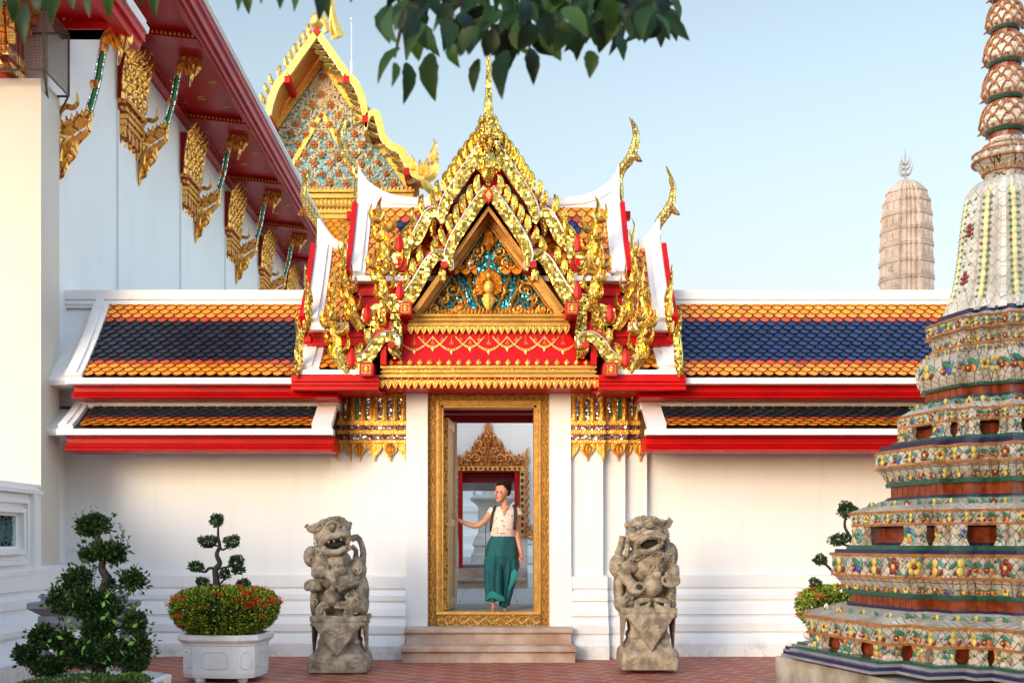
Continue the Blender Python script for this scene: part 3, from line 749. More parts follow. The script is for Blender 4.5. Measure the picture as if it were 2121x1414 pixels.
# bargeboards in two storeys; path points are (distance from the axis, photo row)
def crest(mb, path, Y, n, L, w, lean=.75, a=0, b=1, off=.03):
    sp, _ = smooth2(path, 1, 12); acc = [0]
    for p, q in zip(sp, sp[1:]): acc.append(acc[-1] + math.hypot(q[0] - p[0], q[1] - p[1]))
    for k in range(n):
        d = acc[-1] * (a + (b - a) * (k + .5) / n); i = max(j for j in range(len(acc)) if acc[j] <= d); i = min(i, len(sp) - 2)
        f = (d - acc[i]) / max(1e-6, acc[i + 1] - acc[i]); x = sp[i][0] + (sp[i + 1][0] - sp[i][0]) * f; z = sp[i][1] + (sp[i + 1][1] - sp[i][1]) * f
        tx, tz = sp[i][0] - sp[i + 1][0], sp[i][1] - sp[i + 1][1]; l = math.hypot(tx, tz); tx /= l; tz /= l    # towards the apex
        sx = 1 if x >= 0 else -1
        nx, nz = (-tz, tx) if (-tz) * sx > 0 else (tz, -tx)
        dx, dz = nx * .55 + tx * lean, nz * .55 + tz * lean; l = math.hypot(dx, dz); dx /= l; dz /= l
        x += nx * off; z += nz * off
        mb.blade([(x, z), (x + dx * L * .35 + nx * L * .16, z + dz * L * .35 + nz * L * .16), (x + dx * L * .75 + nx * L * .14, z + dz * L * .75 + nz * L * .14), (x + dx * L, z + dz * L)], [w * .7, w, w * .7, .002], Y, w * .7, 3)
def naga_head(mb, s, Y, base, top, W, n=5):
    """rearing crest of flames: base and top in (distance, row)"""
    q = lambda dx, py: (s * X(dx, Y), ZP(py, Y))
    bx, by = base; tx, ty = top; H = by - ty
    mid = [(bx, by), (bx + (tx - bx) * .3 + .06 * H, by - H * .22), (bx + (tx - bx) * .6 + .02 * H, by - H * .48), (tx + .0 * H, by - H * .70), (tx + .035 * H, ty + H * .13), (tx - .01 * H, ty)]
    mb.blade([q(*p) for p in mid], [W * 1.1, W * 1.15, W * .85, W * .62, W * .38, .002], Y, W * .9, 5)
    for k in range(n):
        f = .05 + .62 * k / n
        i = min(int(f * 5), 4); c = (mid[i][0] + (mid[i + 1][0] - mid[i][0]) * (f * 5 - i), mid[i][1] + (mid[i + 1][1] - mid[i][1]) * (f * 5 - i))
        e = 1 if k % 2 else -1; h = H * (.30 - .07 * k / n); sw = W / X(1, Y)
        mb.blade([q(c[0], c[1]), q(c[0] + e * sw * 1.5, c[1] - h * .12), q(c[0] + e * sw * 2.0, c[1] - h * .5), q(c[0] + e * sw * 1.75, c[1] - h)], [W * .45, W * .5, W * .34, .002], Y - .015, W * .45, 4)
    for k in range(4):                                      # scales down the front
        f = k / 5; i = min(int(f * 5), 4); c = (mid[i][0] + (mid[i + 1][0] - mid[i][0]) * (f * 5 - i), mid[i][1] + (mid[i + 1][1] - mid[i][1]) * (f * 5 - i))
        e = -1 if k % 2 else 1
        mb.blade([q(c[0], c[1] + 3), q(c[0] + e * 6, c[1] - 8), q(c[0] + e * 4, c[1] - 18)], [W * .35, W * .4, .002], Y - W * .7, .012, 2)
def board(s, Y, path, wd, name, label=None):
    q = [(s * X(a, Y), ZP(b, Y)) for a, b in path]
    mb = MB(); mb.ribbon(q, [w * Y / F for w in wd], Y, Y + .07, 6)
    o = mb.build(name, 'gold_mosaic', gate); return o, q
def edging(o, q, wd, Y, side):
    mb = MB(); sp, w = smooth2(q, wd, 6); pts = []
    for i in range(len(sp)):
        a = sp[max(i - 1, 0)]; b = sp[min(i + 1, len(sp) - 1)]; dx, dz = b[0] - a[0], b[1] - a[1]; l = math.hypot(dx, dz) or 1
        pts.append((sp[i][0] - dz / l * (w[i] * Y / F + .006) * side, Y - .004, sp[i][1] + dx / l * (w[i] * Y / F + .006) * side))
    mb.tube(pts, .009, 5); mb.build('mirror_edging', 'silver_edge', o)
A1 = [(0, 392), (30, 434), (58, 476), (74, 503), (82, 528), (80, 552)]; A1w = [11, 11, 11, 10, 9, 3]
A2 = [(78, 560), (84, 540), (101, 529), (118, 540), (134, 566), (150, 594), (170, 622), (190, 634)]; A2w = [3, 9, 11, 11, 12, 13, 15, 14]
A3 = [(190, 722), (194, 703), (210, 697), (228, 708), (246, 734), (268, 752), (292, 762)]; A3w = [3, 9, 10, 11, 12, 13, 13]
B1 = [(0, 292), (34, 338), (62, 380), (84, 412), (94, 438), (96, 452)]; B1w = [12, 12, 12, 11, 10, 4]
B2 = [(95, 462), (104, 443), (120, 442), (134, 464), (148, 492), (168, 508), (190, 520)]; B2w = [4, 9, 10, 11, 12, 14, 15]
for s in (-1, 1):
    for nm, path, wd, Y, ncr, L in (('bargeboard', A1, A1w, 13.34, 7, .25), ('bargeboard', A2, A2w, 13.36, 6, .24), ('bargeboard', A3, A3w, 13.26, 3, .22), ('bargeboard', B1, B1w, 13.62, 9, .27), ('bargeboard', B2, B2w, 13.64, 5, .26)):
        o, q = board(s, Y, path, wd, nm)
        edging(o, q, wd, Y, s if s > 0 else s)
        m2 = MB(); crest(m2, q, Y + .03, ncr, L, .046, .8, .04, .97, .06); m2.build('crest', 'flame_gold', o)
        m3 = MB(); m3.ribbon([(x + s * .05, z + .05) for x, z in q], [w * Y / F * .9 for w in wd], Y + .075, Y + .14, 6); m3.build('backing_board', 'pink_red', o)
    heads = MB()
    Y = 13.36
    def qq(dx, py, Y): return (s * X(dx, Y), ZP(py, Y))
    # pillars of mosaic that drop from each storey end
    heads.xz([qq(172, 600, Y), qq(206, 610, Y), qq(204, 650, Y), qq(202, 700, Y), qq(198, 742, Y), qq(182, 742, Y), qq(178, 700, Y), qq(184, 650, Y), qq(170, 630, Y)], Y + .005, Y + .08)
    heads.xz([qq(266, 742, 13.26), qq(300, 748, 13.26), qq(298, 786, 13.26), qq(276, 790, 13.26), qq(270, 770, 13.26)], 13.262, 13.33)
    heads.xz([qq(150, 478, 13.64), qq(180, 500, 13.64), qq(214, 520, 13.64), qq(222, 560, 13.64), qq(196, 600, 13.64), qq(176, 580, 13.64), qq(160, 520, 13.64)], 13.60, 13.66)
    heads.xz([qq(214, 620, 13.5), qq(262, 640, 13.5), qq(266, 676, 13.5), qq(246, 700, 13.5), qq(232, 740, 13.5), qq(216, 738, 13.5), qq(212, 680, 13.5)], 13.50, 13.56)
    hb = heads.build('scale_panel', 'gold_mosaic', gate)
    for Yh, base, top, W, n in ((13.60, (196, 570), (222, 405), .072, 6), (13.40, (200, 640), (232, 512), .064, 6), (13.50, (262, 680), (302, 545), .060, 6), (13.52, (292, 590), (298, 452), .035, 2), (13.28, (292, 770), (330, 612), .068, 7), (13.40, (314, 690), (316, 530), .034, 2), (13.42, (222, 720), (230, 640), .05, 3)):
        m = MB(); naga_head(m, s, Yh, base, top, W, n); m.build('naga_head', 'flame_gold', gate)
    # pear shaped red bosses and red beam ends
    bo = MB()
    for dx, py, Yh in ((185, 505, 13.575), (184, 603, 13.33), (252, 650, 13.47), (284, 742, 13.235)):
        bo.blade([qq(dx, py + 17, Yh), qq(dx, py + 4, Yh), qq(dx, py - 8, Yh), qq(dx - 2, py - 22, Yh)], [.02, .055, .04, .003], Yh - .004, .02, 4)
    bo.split('red_boss', 'red_lacquer', gate)
    for dx, py, Yh, hw in ((173, 638, 13.22, 13), (254, 764, 13.12, 14)):
        m = MB(); x0, x1 = sorted((s * X(dx - hw, Yh), s * X(dx + hw, Yh))); z0, z1 = ZP(py + hw, Yh), ZP(py - hw, Yh)
        c = .018; m.alongy([(x0, z0 + c), (x0 + c, z0), (x1 - c, z0), (x1, z0 + c), (x1, z1), (x0, z1)], Yh, 13.9)
        bm_ = m.build('beam_end', 'pink_red', gate)
        m = MB(); xm, zm_ = (x0 + x1) / 2, (z0 + z1) / 2; w = .052
        for (a, b, c_, d) in ((-1, 1, .86, 1), (-1, 1, -1, -.86), (-1, -.86, -.86, .86), (.86, 1, -.86, .86)): m.box(xm + a * w, xm + b * w, Yh - .004, Yh + .01, zm_ + c_ * w, zm_ + d * w)
        for k in range(8):
            an = k * PI / 4; m.blade([(xm, zm_), (xm + w * .45 * math.cos(an), zm_ + w * .45 * math.sin(an)), (xm + w * .8 * math.cos(an), zm_ + w * .8 * math.sin(an))], [.003, .010, .003], Yh - .002, .006, 2)
        m.build('stencil', 'bright_gold', bm_)
    m = MB()
    for dx, py, Yh, w, h in ((180, 547, 13.57, 9, 13), (207, 688, 13.44, 7, 22), (248, 690, 13.5, 8, 16), (303, 770, 13.3, 9, 14), (218, 735, 13.3, 6, 20)):
        x0, x1 = sorted((s * X(dx - w, Yh), s * X(dx + w, Yh))); m.box(x0, x1, Yh, 13.8, ZP(py + h, Yh), ZP(py - h, Yh))
    m.split('purlin_end', 'red_lacquer', gate)
    # upturned ends below the hooks: red purlins seen in the curl
    m = MB()
    for dx, py, Yh in ((92, 548, 13.3), (201, 714, 13.2)):
        m.tube([(s * X(dx, Yh), Yh - .02, ZP(py, Yh)), (s * X(dx, Yh), 13.9, ZP(py, Yh))], .045, 10)
    m.split('purlin', 'pink_red', gate)
    # soffits: roof of the porch going back from the bargeboards
    m = MB()
    for path, Ya, Yc in ((A1, 13.40, 14.2), (A2, 13.42, 14.2), (B1, 13.68, 14.3), (B2, 13.70, 14.3), (A3, 13.30, 13.9)):
        m.ribbon([(s * X(a, Ya), ZP(b, Ya)) for a, b in path], [8 * Ya / F] * len(path), Ya, Yc, 5)
    m.build('porch_soffit', 'dark_red_lacquer', gate)
# gold underside boards of the front gable
m = MB()
for s in (-1, 1):
    m.rings([[(0, 13.42, ZP(425, 13.4)), (0, 13.42, ZP(436, 13.4)), (0, 13.70, ZP(447, 13.7)), (0, 13.70, ZP(430, 13.7))], [(s * X(158, 13.42), 13.42, ZP(640, 13.4)), (s * X(150, 13.42), 13.42, ZP(648, 13.4)), (s * X(160, 13.7), 13.70, ZP(650, 13.7)), (s * X(170, 13.7), 13.70, ZP(640, 13.7))]])
m.build('soffit_board', 'aged_gold', gate)
m = MB(); m.xz([(-X(160, 14.2), ZP(640, 14.2)), (X(160, 14.2), ZP(640, 14.2)), (0, ZP(320, 14.2))], 13.95, 14.3); m.xz([(-X(215, 14), ZP(700, 14)), (X(215, 14), ZP(700, 14)), (X(190, 14), ZP(560, 14)), (-X(190, 14), ZP(560, 14))], 13.9, 14.2)
m.xz([(-X(300, 14), ZP(800, 14)), (X(300, 14), ZP(800, 14)), (X(300, 14), ZP(700, 14)), (-X(300, 14), ZP(700, 14))], 13.80, 14.15)
m.build('gable_body', 'red_lacquer', gate)
# apex diamond and the spire
m = MB(); Y = 13.28; m.xz([(0, ZP(388, Y)), (X(11, Y), ZP(404, Y)), (0, ZP(420, Y)), (-X(11, Y), ZP(404, Y))], Y, Y + .1); d = m.build('apex_boss', 'pink_red', gate)
m = MB(); m.xz([(0, ZP(394, Y)), (X(6, Y), ZP(404, Y)), (0, ZP(414, Y)), (-X(6, Y), ZP(404, Y))], Y - .006, Y + .02); m.build('stencil', 'bright_gold', d)
sp = MB(); Y = 13.50
def lp(dx, py): return (dx * Y / F, ZP(py, Y))
prof = [lp(3, 388), lp(12, 372), lp(19, 352), (lp(20, 340)), lp(14, 325), lp(9, 312), lp(14, 300), lp(21, 285), lp(20, 268), lp(15, 255), lp(11, 240), lp(9, 215), lp(7, 190), lp(6, 160), lp(4.5, 130), lp(3, 108), lp(.5, 90)]
sp.lathe(prof, (0, Y), 10)
for py, r in ((345, 19), (278, 20), (255, 15), (300, 14)):
    for k in range(8):
        a = k * PI / 4 + .2; c = Vector((r * Y / F * math.cos(a), Y + r * Y / F * math.sin(a), ZP(py, Y)))
        sp.tube([c + Vector((0, 0, -.05)), c * 1 + Vector((.02 * math.cos(a), .02 * math.sin(a), .02)), c + Vector((.01 * math.cos(a), .01 * math.sin(a), .10))], [.03, .028, .002], 5)
sp.build('spire', 'gold_mosaic', gate)

# lateral roofs, two storeys and a skirt
R1 = sag((13.62, ZP(572, 13.62)), (14.40, ZP(430, 14.40)), .05); R2 = sag((13.50, ZP(668, 13.5)), (14.40, ZP(515, 14.40)), .06); R3 = sag((13.30, ZP(766, 13.3)), (13.75, ZP(722, 13.75)), .01, 3)
B_1 = [(9, ORANGE), (1, TRED), (2, NAVY), (1, TRED), (2, ORANGE)]
for s in (-1, 1):
    a, b = sorted((s * .15, s * 1.57)); tile_roof(a, b, R1, [(6, ORANGE), (2, ORANGE), (1, NAVY), (1, NAVY), (1, TRED), (2, ORANGE)], 'upper_tiles', gate, .135, side=1.2)
    a, b = sorted((s * 1.74, s * 2.09)); tile_roof(a, b, R2, [(15, ORANGE)], 'middle_tiles', gate, .125)
    a, b = sorted((s * 1.5, s * 2.10)); tile_roof(a, b, R3, [(3, ORANGE), (2, TRED)], 'skirt_tiles', gate, .125)
    m = MB()
    def rr(x0, x1, prof, h0, h1):
        a, b = sorted((s * x0, s * x1)); rib(m, a, b, prof, h0, h1)
    rr(1.55, 1.735, R1, -.04, .055); rr(1.60, 1.735, R1, .055, .08)
    rr(2.07, 2.285, R2, -.04, .055); rr(2.13, 2.285, R2, .055, .08)
    rr(2.08, 2.335, R3, -.03, .05); rr(2.17, 2.335, R3, .05, .07)
    def bb(x0, x1, y0, y1, z0, z1):
        a, b = sorted((s * x0, s * x1)); m.box(a, b, y0, y1, z0, z1)
    bb(.6, 1.735, 13.57, 13.75, R1[0][1] - .07, R1[0][1] - .005); bb(1.745, 2.285, 13.45, 13.65, R2[0][1] - .10, R2[0][1] - .005); bb(1.5, 2.335, 13.25, 13.45, R3[0][1] - .06, R3[0][1] - .005)
    bb(1.62, 2.34, 13.74, 13.95, R3[-1][1] - .03, R3[-1][1] + .045)
    # swept ridges
    r1 = [(100, 412), (150, 411), (190, 407), (222, 396), (248, 378), (262, 360), (270, 340), (271, 440), (236, 437), (210, 433), (100, 433)]
    m.xz([(s * X(d, 14.40), ZP(p, 14.40)) for d, p in r1], 14.36, 14.52)
    m.xz([(s * X(d, 14.38), ZP(p, 14.38)) for d, p in [(100, 421), (150, 420), (195, 417), (228, 408), (252, 394), (252, 400), (228, 414), (195, 423), (150, 426), (100, 427)]], 14.345, 14.365)
    r2 = [(280, 508), (300, 505), (320, 494), (336, 476), (348, 455), (354, 455), (354, 560), (330, 530), (300, 524), (280, 522)]
    m.xz([(s * X(d, 14.40), ZP(p, 14.40)) for d, p in r2], 14.355, 14.52)
    # curled inner corners
    m.xz([(s * X(d, 14.36), ZP(p, 14.36)) for d, p in [(225, 430), (252, 430), (252, 462), (246, 448), (238, 438)]], 14.28, 14.45)
    m.build('roof_border', 'white_trim', gate)
    # red gable edges at the roof ends with stepped purlins
    m = MB()
    rr(1.737, 1.80, [(y - .03, z + .0) for y, z in R1], -.12, .09); rr(2.287, 2.35, [(y - .03, z) for y, z in R2], -.12, .09); rr(2.337, 2.38, R3, -.08, .06)
    for prof, x in ((R1, 1.80), (R2, 2.35)):
        for y, z in prof[1:-1]:
            a, b = sorted((s * x, s * (x + .02))); m.box(a, b, y - .05, y + .03, z - .05, z + .03)
    for dx, py, Y in ((287, 445, 14.4), (362, 538, 14.4), (285, 605, 13.7), (380, 700, 13.6)):
        bb(X(dx - 12, Y), X(dx + 7, Y), Y, Y + .12, ZP(py + 8, Y), ZP(py - 8, Y))
    bb(.8, 1.70, 13.75, 14.3, ZP(640, 13.7), R1[0][1] - .07); bb(.8, 1.72, 13.70, 14.3, ZP(612, 13.7), ZP(597, 13.7)); bb(.8, 2.20, 13.78, 14.3, ZP(705, 13.7), ZP(640, 13.7) - .005)
    bb(1.4, 2.26, 13.60, 14.3, ZP(697, 13.6), ZP(683, 13.6)); bb(1.4, 2.29, 13.63, 14.3, ZP(715, 13.6), ZP(697, 13.6) - .003)
    a, b = sorted((s * 1.35, s * X(409, 13.25))); m.alongx([(13.9, ZP(776, 13.25))] + [(13.25, ZP(776, 13.25)), (13.25, ZP(789, 13.25)), (13.29, ZP(790, 13.25)), (13.29, ZP(792, 13.25)), (13.24, ZP(793, 13.25)), (13.24, ZP(797, 13.25)), (13.27, ZP(798, 13.25)), (13.27, ZP(800, 13.25)), (13.25, ZP(801, 13.25)), (13.25, ZP(807, 13.25)), (13.9, ZP(807, 13.25))], a, b)
    a, b = sorted((s * 1.3, s * 2.0)); m.box(a, b, 13.5, 14.3, ZP(812, 13.5), ZP(808, 13.5))
    m.build('roof_trim', 'red_lacquer', gate)
    # roof finials
    for pts, wd, Y, mat in (
        ([(278, 420), (272, 392), (269, 372), (276, 350), (291, 331), (300, 310), (306, 285), (302, 262), (292, 243)], [2, 8, 9, 10, 11, 10, 8, 6, 1], 14.42, 'pale_gold_mosaic'),
        ([(355, 525), (350, 500), (347, 478), (354, 460), (368, 440), (378, 420), (383, 395), (378, 370), (368, 345)], [2, 8, 9, 10, 11, 9, 7, 5, 1], 14.42, 'pale_gold_mosaic'),
        ([(381, 700), (376, 670), (374, 640), (372, 615), (378, 585), (380, 548)], [3, 9, 9, 8, 5, 1], 13.45, 'gold_mosaic'),
        ([(398, 782), (394, 755), (393, 725), (391, 695), (396, 668), (397, 642)], [3, 9, 9, 8, 5, 1], 13.22, 'gold_mosaic')):
        m = MB(); m.blade([(s * X(d, Y), ZP(p, Y)) for d, p in pts], [w * Y / F for w in wd], Y, .05, 5)
        if mat == 'pale_gold_mosaic':
            i = 5; c = pts[i]; m.blade([(s * X(c[0] - 4, Y), ZP(c[1] + 6, Y)), (s * X(c[0] + 10, Y), ZP(c[1] + 20, Y)), (s * X(c[0] + 19, Y), ZP(c[1] + 25, Y))], [.05, .04, .004], Y, .03, 4)
        m.build('roof_finial', mat, gate)

# stone steps
t = thing('entrance_steps', 'two worn sandstone steps under the open gate door', 'steps', (0, 13.7, 0))
m = MB()
m.box(-X(172, 13.6) - .0, X(172, 13.6), 13.62, 14.02, .04, .335); m.rings([[(a, y, z) for (y, z) in ((13.60, .335), (13.575, .355), (13.575, .395), (13.60, .41), (13.99, .41), (13.99, .335))] for a in (-X(174, 13.6), X(174, 13.6))])
m.build('upper_step', 'step_stone', t)
m = MB(); m.box(-X(180, 13.3), X(180, 13.3), 13.36, 13.7, .0, .12); m.rings([[(a, y, z) for (y, z) in ((13.35, .12), (13.315, .14), (13.315, .185), (13.35, .205), (13.72, .205), (13.72, .12))] for a in (-X(182, 13.3), X(182, 13.3))])
m.build('lower_step', 'step_stone', t)
def bag(): return MB()
# ------------------------------------------------------------------ big hall on the left
hall = thing('temple_hall', 'huge white hall with red eaves and gilded brackets filling the left side', 'temple hall', (-7, 16, 0))
W = 5.62
m = MB(); m.box(-14, -W, 13.80, 44, 0, 9.34)
m.build('wall', 'cool_plaster', hall)
m = MB()
for yy in (16.75, 20.08, 23.42, 26.75, 30.1): m.box(-W - .1, -W + .035, yy - .42, yy + .36, 0, 8.0)
m.split('pilaster', 'cool_plaster', hall)
m = MB(); m.box(-12, -5.48, 13.24, 13.81, 0, 7.16); m.build('corner_pier', 'cream_plaster', hall)
HB = [(-5.9, 1.24), (-5.47, 1.20), (-5.42, 1.16), (-5.42, .92), (-5.46, .90), (-5.46, .88), (-5.38, .82), (-5.38, .72), (-5.42, .70), (-5.42, .67), (-5.30, .60), (-5.24, .50), (-5.24, .44), (-5.28, .42), (-5.28, .40), (-5.14, .30), (-5.10, .22), (-5.02, .20), (-5.02, -.02), (-5.9, -.02)]
m = MB(); m.alongy(HB, 4, 14.2); m.build('base_moulding', 'cool_plaster', hall)
# podium with its barred window
m = MB(); x = -5.475
wy0, wy1, wz0, wz1 = 11.5, 12.53, 1.44, 1.79
m.box(-9, x, 4, wy0, .9, 2.06); m.box(-9, x, wy1, 13.235, .9, 2.06); m.box(-9, x, wy0, wy1, .9, wz0); m.box(-9, x, wy0, wy1, wz1, 2.06); m.box(-9, x - .25, wy0, wy1, wz0, wz1)
m.alongy([(-9, 2.06), (x + .03, 2.06), (x + .03, 2.10), (x - .04, 2.14), (x - .04, 2.19), (-9, 2.19)], 4, 13.237)
m.build('podium', 'cool_plaster', hall)
m = MB()
for d, a in ((.05, .10), (.20, .04), (.36, .07)):
    e = .05 + d
    y0, y1, z0, z1 = wy0 - d, wy1 + d, wz0 - d * .8, wz1 + d * .75
    t_ = .055
    m.box(x - .01, x + .045 + a * .3, y0, y1 + t_, z1, z1 + t_ * .9); m.box(x - .01, x + .045 + a * .3, y0, y1 + t_, z0 - t_, z0); m.box(x - .01, x + .043 + a * .3, y1, y1 + t_, z0, z1)
wf = m.build('window_frame', 'white_trim', hall)
m = MB()
for k in range(6):
    c = wy0 + .1 + k * .19
    m.T = Matrix.Translation((x - .045, 0, 0))
    zc = (wz0 + wz1) / 2
    for r in (.05, .10, .15):
        m.tube([(0, c + r * .62 * math.cos(a * PI / 6), zc + r * 1.15 * math.sin(a * PI / 6)) for a in range(13)], .011, 5)
    m.T = None
m.build('window_grille', 'grille_green', wf)
m = MB(); m.box(x - .24, x - .07, wy0 + .001, wy1 - .001, wz0 + .001, wz1 - .001); m.build('recess_shade', 'shade_black', wf)  # dark block paints the shade inside the window opening
# soffit, beams, medallions, fascia, roof
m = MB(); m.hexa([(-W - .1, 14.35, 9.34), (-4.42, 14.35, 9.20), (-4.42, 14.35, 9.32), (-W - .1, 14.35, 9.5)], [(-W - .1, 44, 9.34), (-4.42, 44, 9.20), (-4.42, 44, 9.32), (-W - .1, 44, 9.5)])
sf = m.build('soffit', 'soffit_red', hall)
def sz(x): return 9.34 - (x + W) * (.14 / 1.2)
m = MB(); g = MB()
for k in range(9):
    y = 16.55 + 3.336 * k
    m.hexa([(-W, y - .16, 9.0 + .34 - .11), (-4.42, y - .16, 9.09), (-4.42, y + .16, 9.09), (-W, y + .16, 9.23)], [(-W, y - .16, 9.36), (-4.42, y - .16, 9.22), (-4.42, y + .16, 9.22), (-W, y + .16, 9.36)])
    for q in range(16):
        xx = -5.5 + q * .068
        for dy in (-.175, .175): g.ell((xx, y + dy, sz(xx) - .06), (.02, .012, .03), 6, 4)
    for (fx, fy, r) in ((.5, .33, .13), (.5, .75, .10), (.22, .55, .07), (.8, .5, .07), (.2, .2, .06), (.8, .2, .06), (.2, .85, .06), (.8, .85, .05)):
        xx = -W + 1.2 * fx; yy = y + .2 + 2.95 * fy; z = sz(xx) - .004
        for a in range(10):
            an = a * PI / 5; g.hexa(*[[(xx + r * .30 * math.cos(an) , yy + r * .30 * math.sin(an), z - h), (xx + r * .75 * math.cos(an + .22), yy + r * .75 * math.sin(an + .22), z - h), (xx + r * math.cos(an), yy + r * math.sin(an), z - h), (xx + r * .75 * math.cos(an - .22), yy + r * .75 * math.sin(an - .22), z - h)] for h in (0, .006)])
for k in range(150):
    y = 14.5 + k * .16; g.ell((-5.5, y, sz(-5.5) - .005), (.02, .035, .012), 6, 4)
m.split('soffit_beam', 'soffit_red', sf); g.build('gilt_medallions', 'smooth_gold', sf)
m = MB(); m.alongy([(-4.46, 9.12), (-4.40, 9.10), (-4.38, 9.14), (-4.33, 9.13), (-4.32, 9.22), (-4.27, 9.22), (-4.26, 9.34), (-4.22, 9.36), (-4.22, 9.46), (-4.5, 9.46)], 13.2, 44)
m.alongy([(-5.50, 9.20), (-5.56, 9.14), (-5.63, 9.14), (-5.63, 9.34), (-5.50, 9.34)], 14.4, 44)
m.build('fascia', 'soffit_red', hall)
m = MB(); m.alongy([(-4.20, 9.46), (-4.16, 9.50), (-4.16, 9.54), (-4.6, 9.9), (-4.6, 9.46)], 13.1, 44); m.build('eave_edge', 'white_trim', hall)
m = MB(); m.alongy([(-4.2, 9.52), (-14, 17.5), (-14, 9.47), (-4.5, 9.47)], 13.3, 44); m.build('roof', 'teal_roof', hall)
# lower porch eave that ends in front
m = MB(); m.box(-9, -4.78, 13.98, 14.25, 8.10, 8.46); m.box(-9, -4.78, 13.95, 14.25, 8.10, 8.16)
m.alongy([(-4.80, 8.02), (-4.62, 8.00), (-4.60, 8.10), (-4.55, 8.10), (-4.55, 8.22), (-4.85, 8.30)], 10, 14.33)
m.alongy([(-9, 8.5), (-4.9, 8.2), (-4.9, 8.3), (-9, 8.6)], 9, 14.0)
pe = m.build('porch_eave', 'red_lacquer', hall)
m = MB(); m.alongy([(-4.60, 8.225), (-4.52, 8.225), (-4.50, 8.30), (-4.56, 8.34), (-4.54, 8.40), (-4.62, 8.46), (-4.9, 8.46), (-4.9, 8.31)], 10, 14.36); m.build('porch_roof_border', 'white_trim', pe)
m = MB()
for k in range(26):
    xx = -7.2 + k * .095; m.ell((xx, 13.976, 8.26), (.036, .006, .03), 8, 4); m.ell((xx + .047, 13.976, 8.26), (.012, .006, .012), 6, 4)
    m.blade([(xx, 8.34), (xx, 8.40)], [.02, .004], 13.976, .006, 1)
m.build('gilt_chain', 'bright_gold', pe)
# eave brackets and pilaster capitals: one of each, then copies
Yi = 17.36
def bp(px, py): return ((px - CX) * Yi / F, ZP(py, Yi))
def make_bracket():
    m = MB()
    B = lambda pts, wd, dy=0, th=.06, sub=4: m.blade([bp(*p) for p in pts], [w * Yi / F for w in wd], Yi + dy, th, sub)
    B([(288, 386), (292, 360), (300, 330), (298, 300), (294, 272)], [1, 8, 13, 13, 6])
    B([(293, 300), (312, 284), (332, 272), (344, 262), (348, 240)], [8, 13, 12, 9, 1], .01)
    B([(292, 285), (294, 262), (306, 250), (318, 252), (326, 244), (325, 226)], [6, 7, 5, 5, 4, 1], -.02)
    B([(300, 350), (316, 330), (322, 312), (334, 300), (345, 290), (347, 268)], [8, 10, 8, 7, 5, 1], -.03)
    B([(302, 345), (306, 322), (316, 312), (322, 300)], [5, 5, 4, 1], -.06)
    for k in range(6): B([(296 + 3 * k, 372 - 12 * k), (303 + 5 * k, 366 - 12 * k), (308 + 5 * k, 352 - 12 * k)], [3, 4, 1], -.05, .03, 2)
    for k in range(5): B([(304 + 8 * k, 285 - 4 * k), (311 + 8 * k, 278 - 4 * k), (309 + 9 * k, 268 - 4 * k)], [3, 3.5, 1], -.06, .02, 2)
    o = m.build('eave_bracket', 'bracket_gold', hall)
    m = MB()
    p = [bp(*q) for q in [(344, 262), (352, 235), (360, 205), (365, 175), (371, 148)]]
    m.tube([(x, Yi, z) for x, z in smooth2(p, 1, 4)[0]], [.046] * 17, 8); m.build('green_neck', 'green_glass', o)
    m = MB()
    for e in (-1, 1):
        m.tube([(x + e * .043, Yi - .030, z + e * .01) for x, z in smooth2(p, 1, 4)[0]], .011, 5)
    m.build('neck_edging', 'silver_mosaic', o)
    m = MB()
    B = lambda pts, wd, dy=0, th=.06, sub=4: m.blade([bp(*p) for p in pts], [w * Yi / F for w in wd], Yi + dy, th, sub)
    B([(369, 160), (372, 138), (382, 122), (397, 116), (409, 124), (411, 142), (404, 158)], [7, 9, 9, 8, 8, 6, 1], 0, .08)
    B([(388, 130), (394, 146), (398, 160), (394, 182)], [5, 6, 5, 1], -.03)
    B([(398, 122), (404, 136), (400, 150)], [6, 6, 1], -.05)
    B([(380, 128), (386, 146), (388, 158)], [4, 4, 1], -.04)
    B([(349, 214), (362, 214)], [7, 7], -.05, .03, 1)
    m.build('bracket_head', 'bracket_gold', o)
    return o
b0 = make_bracket()
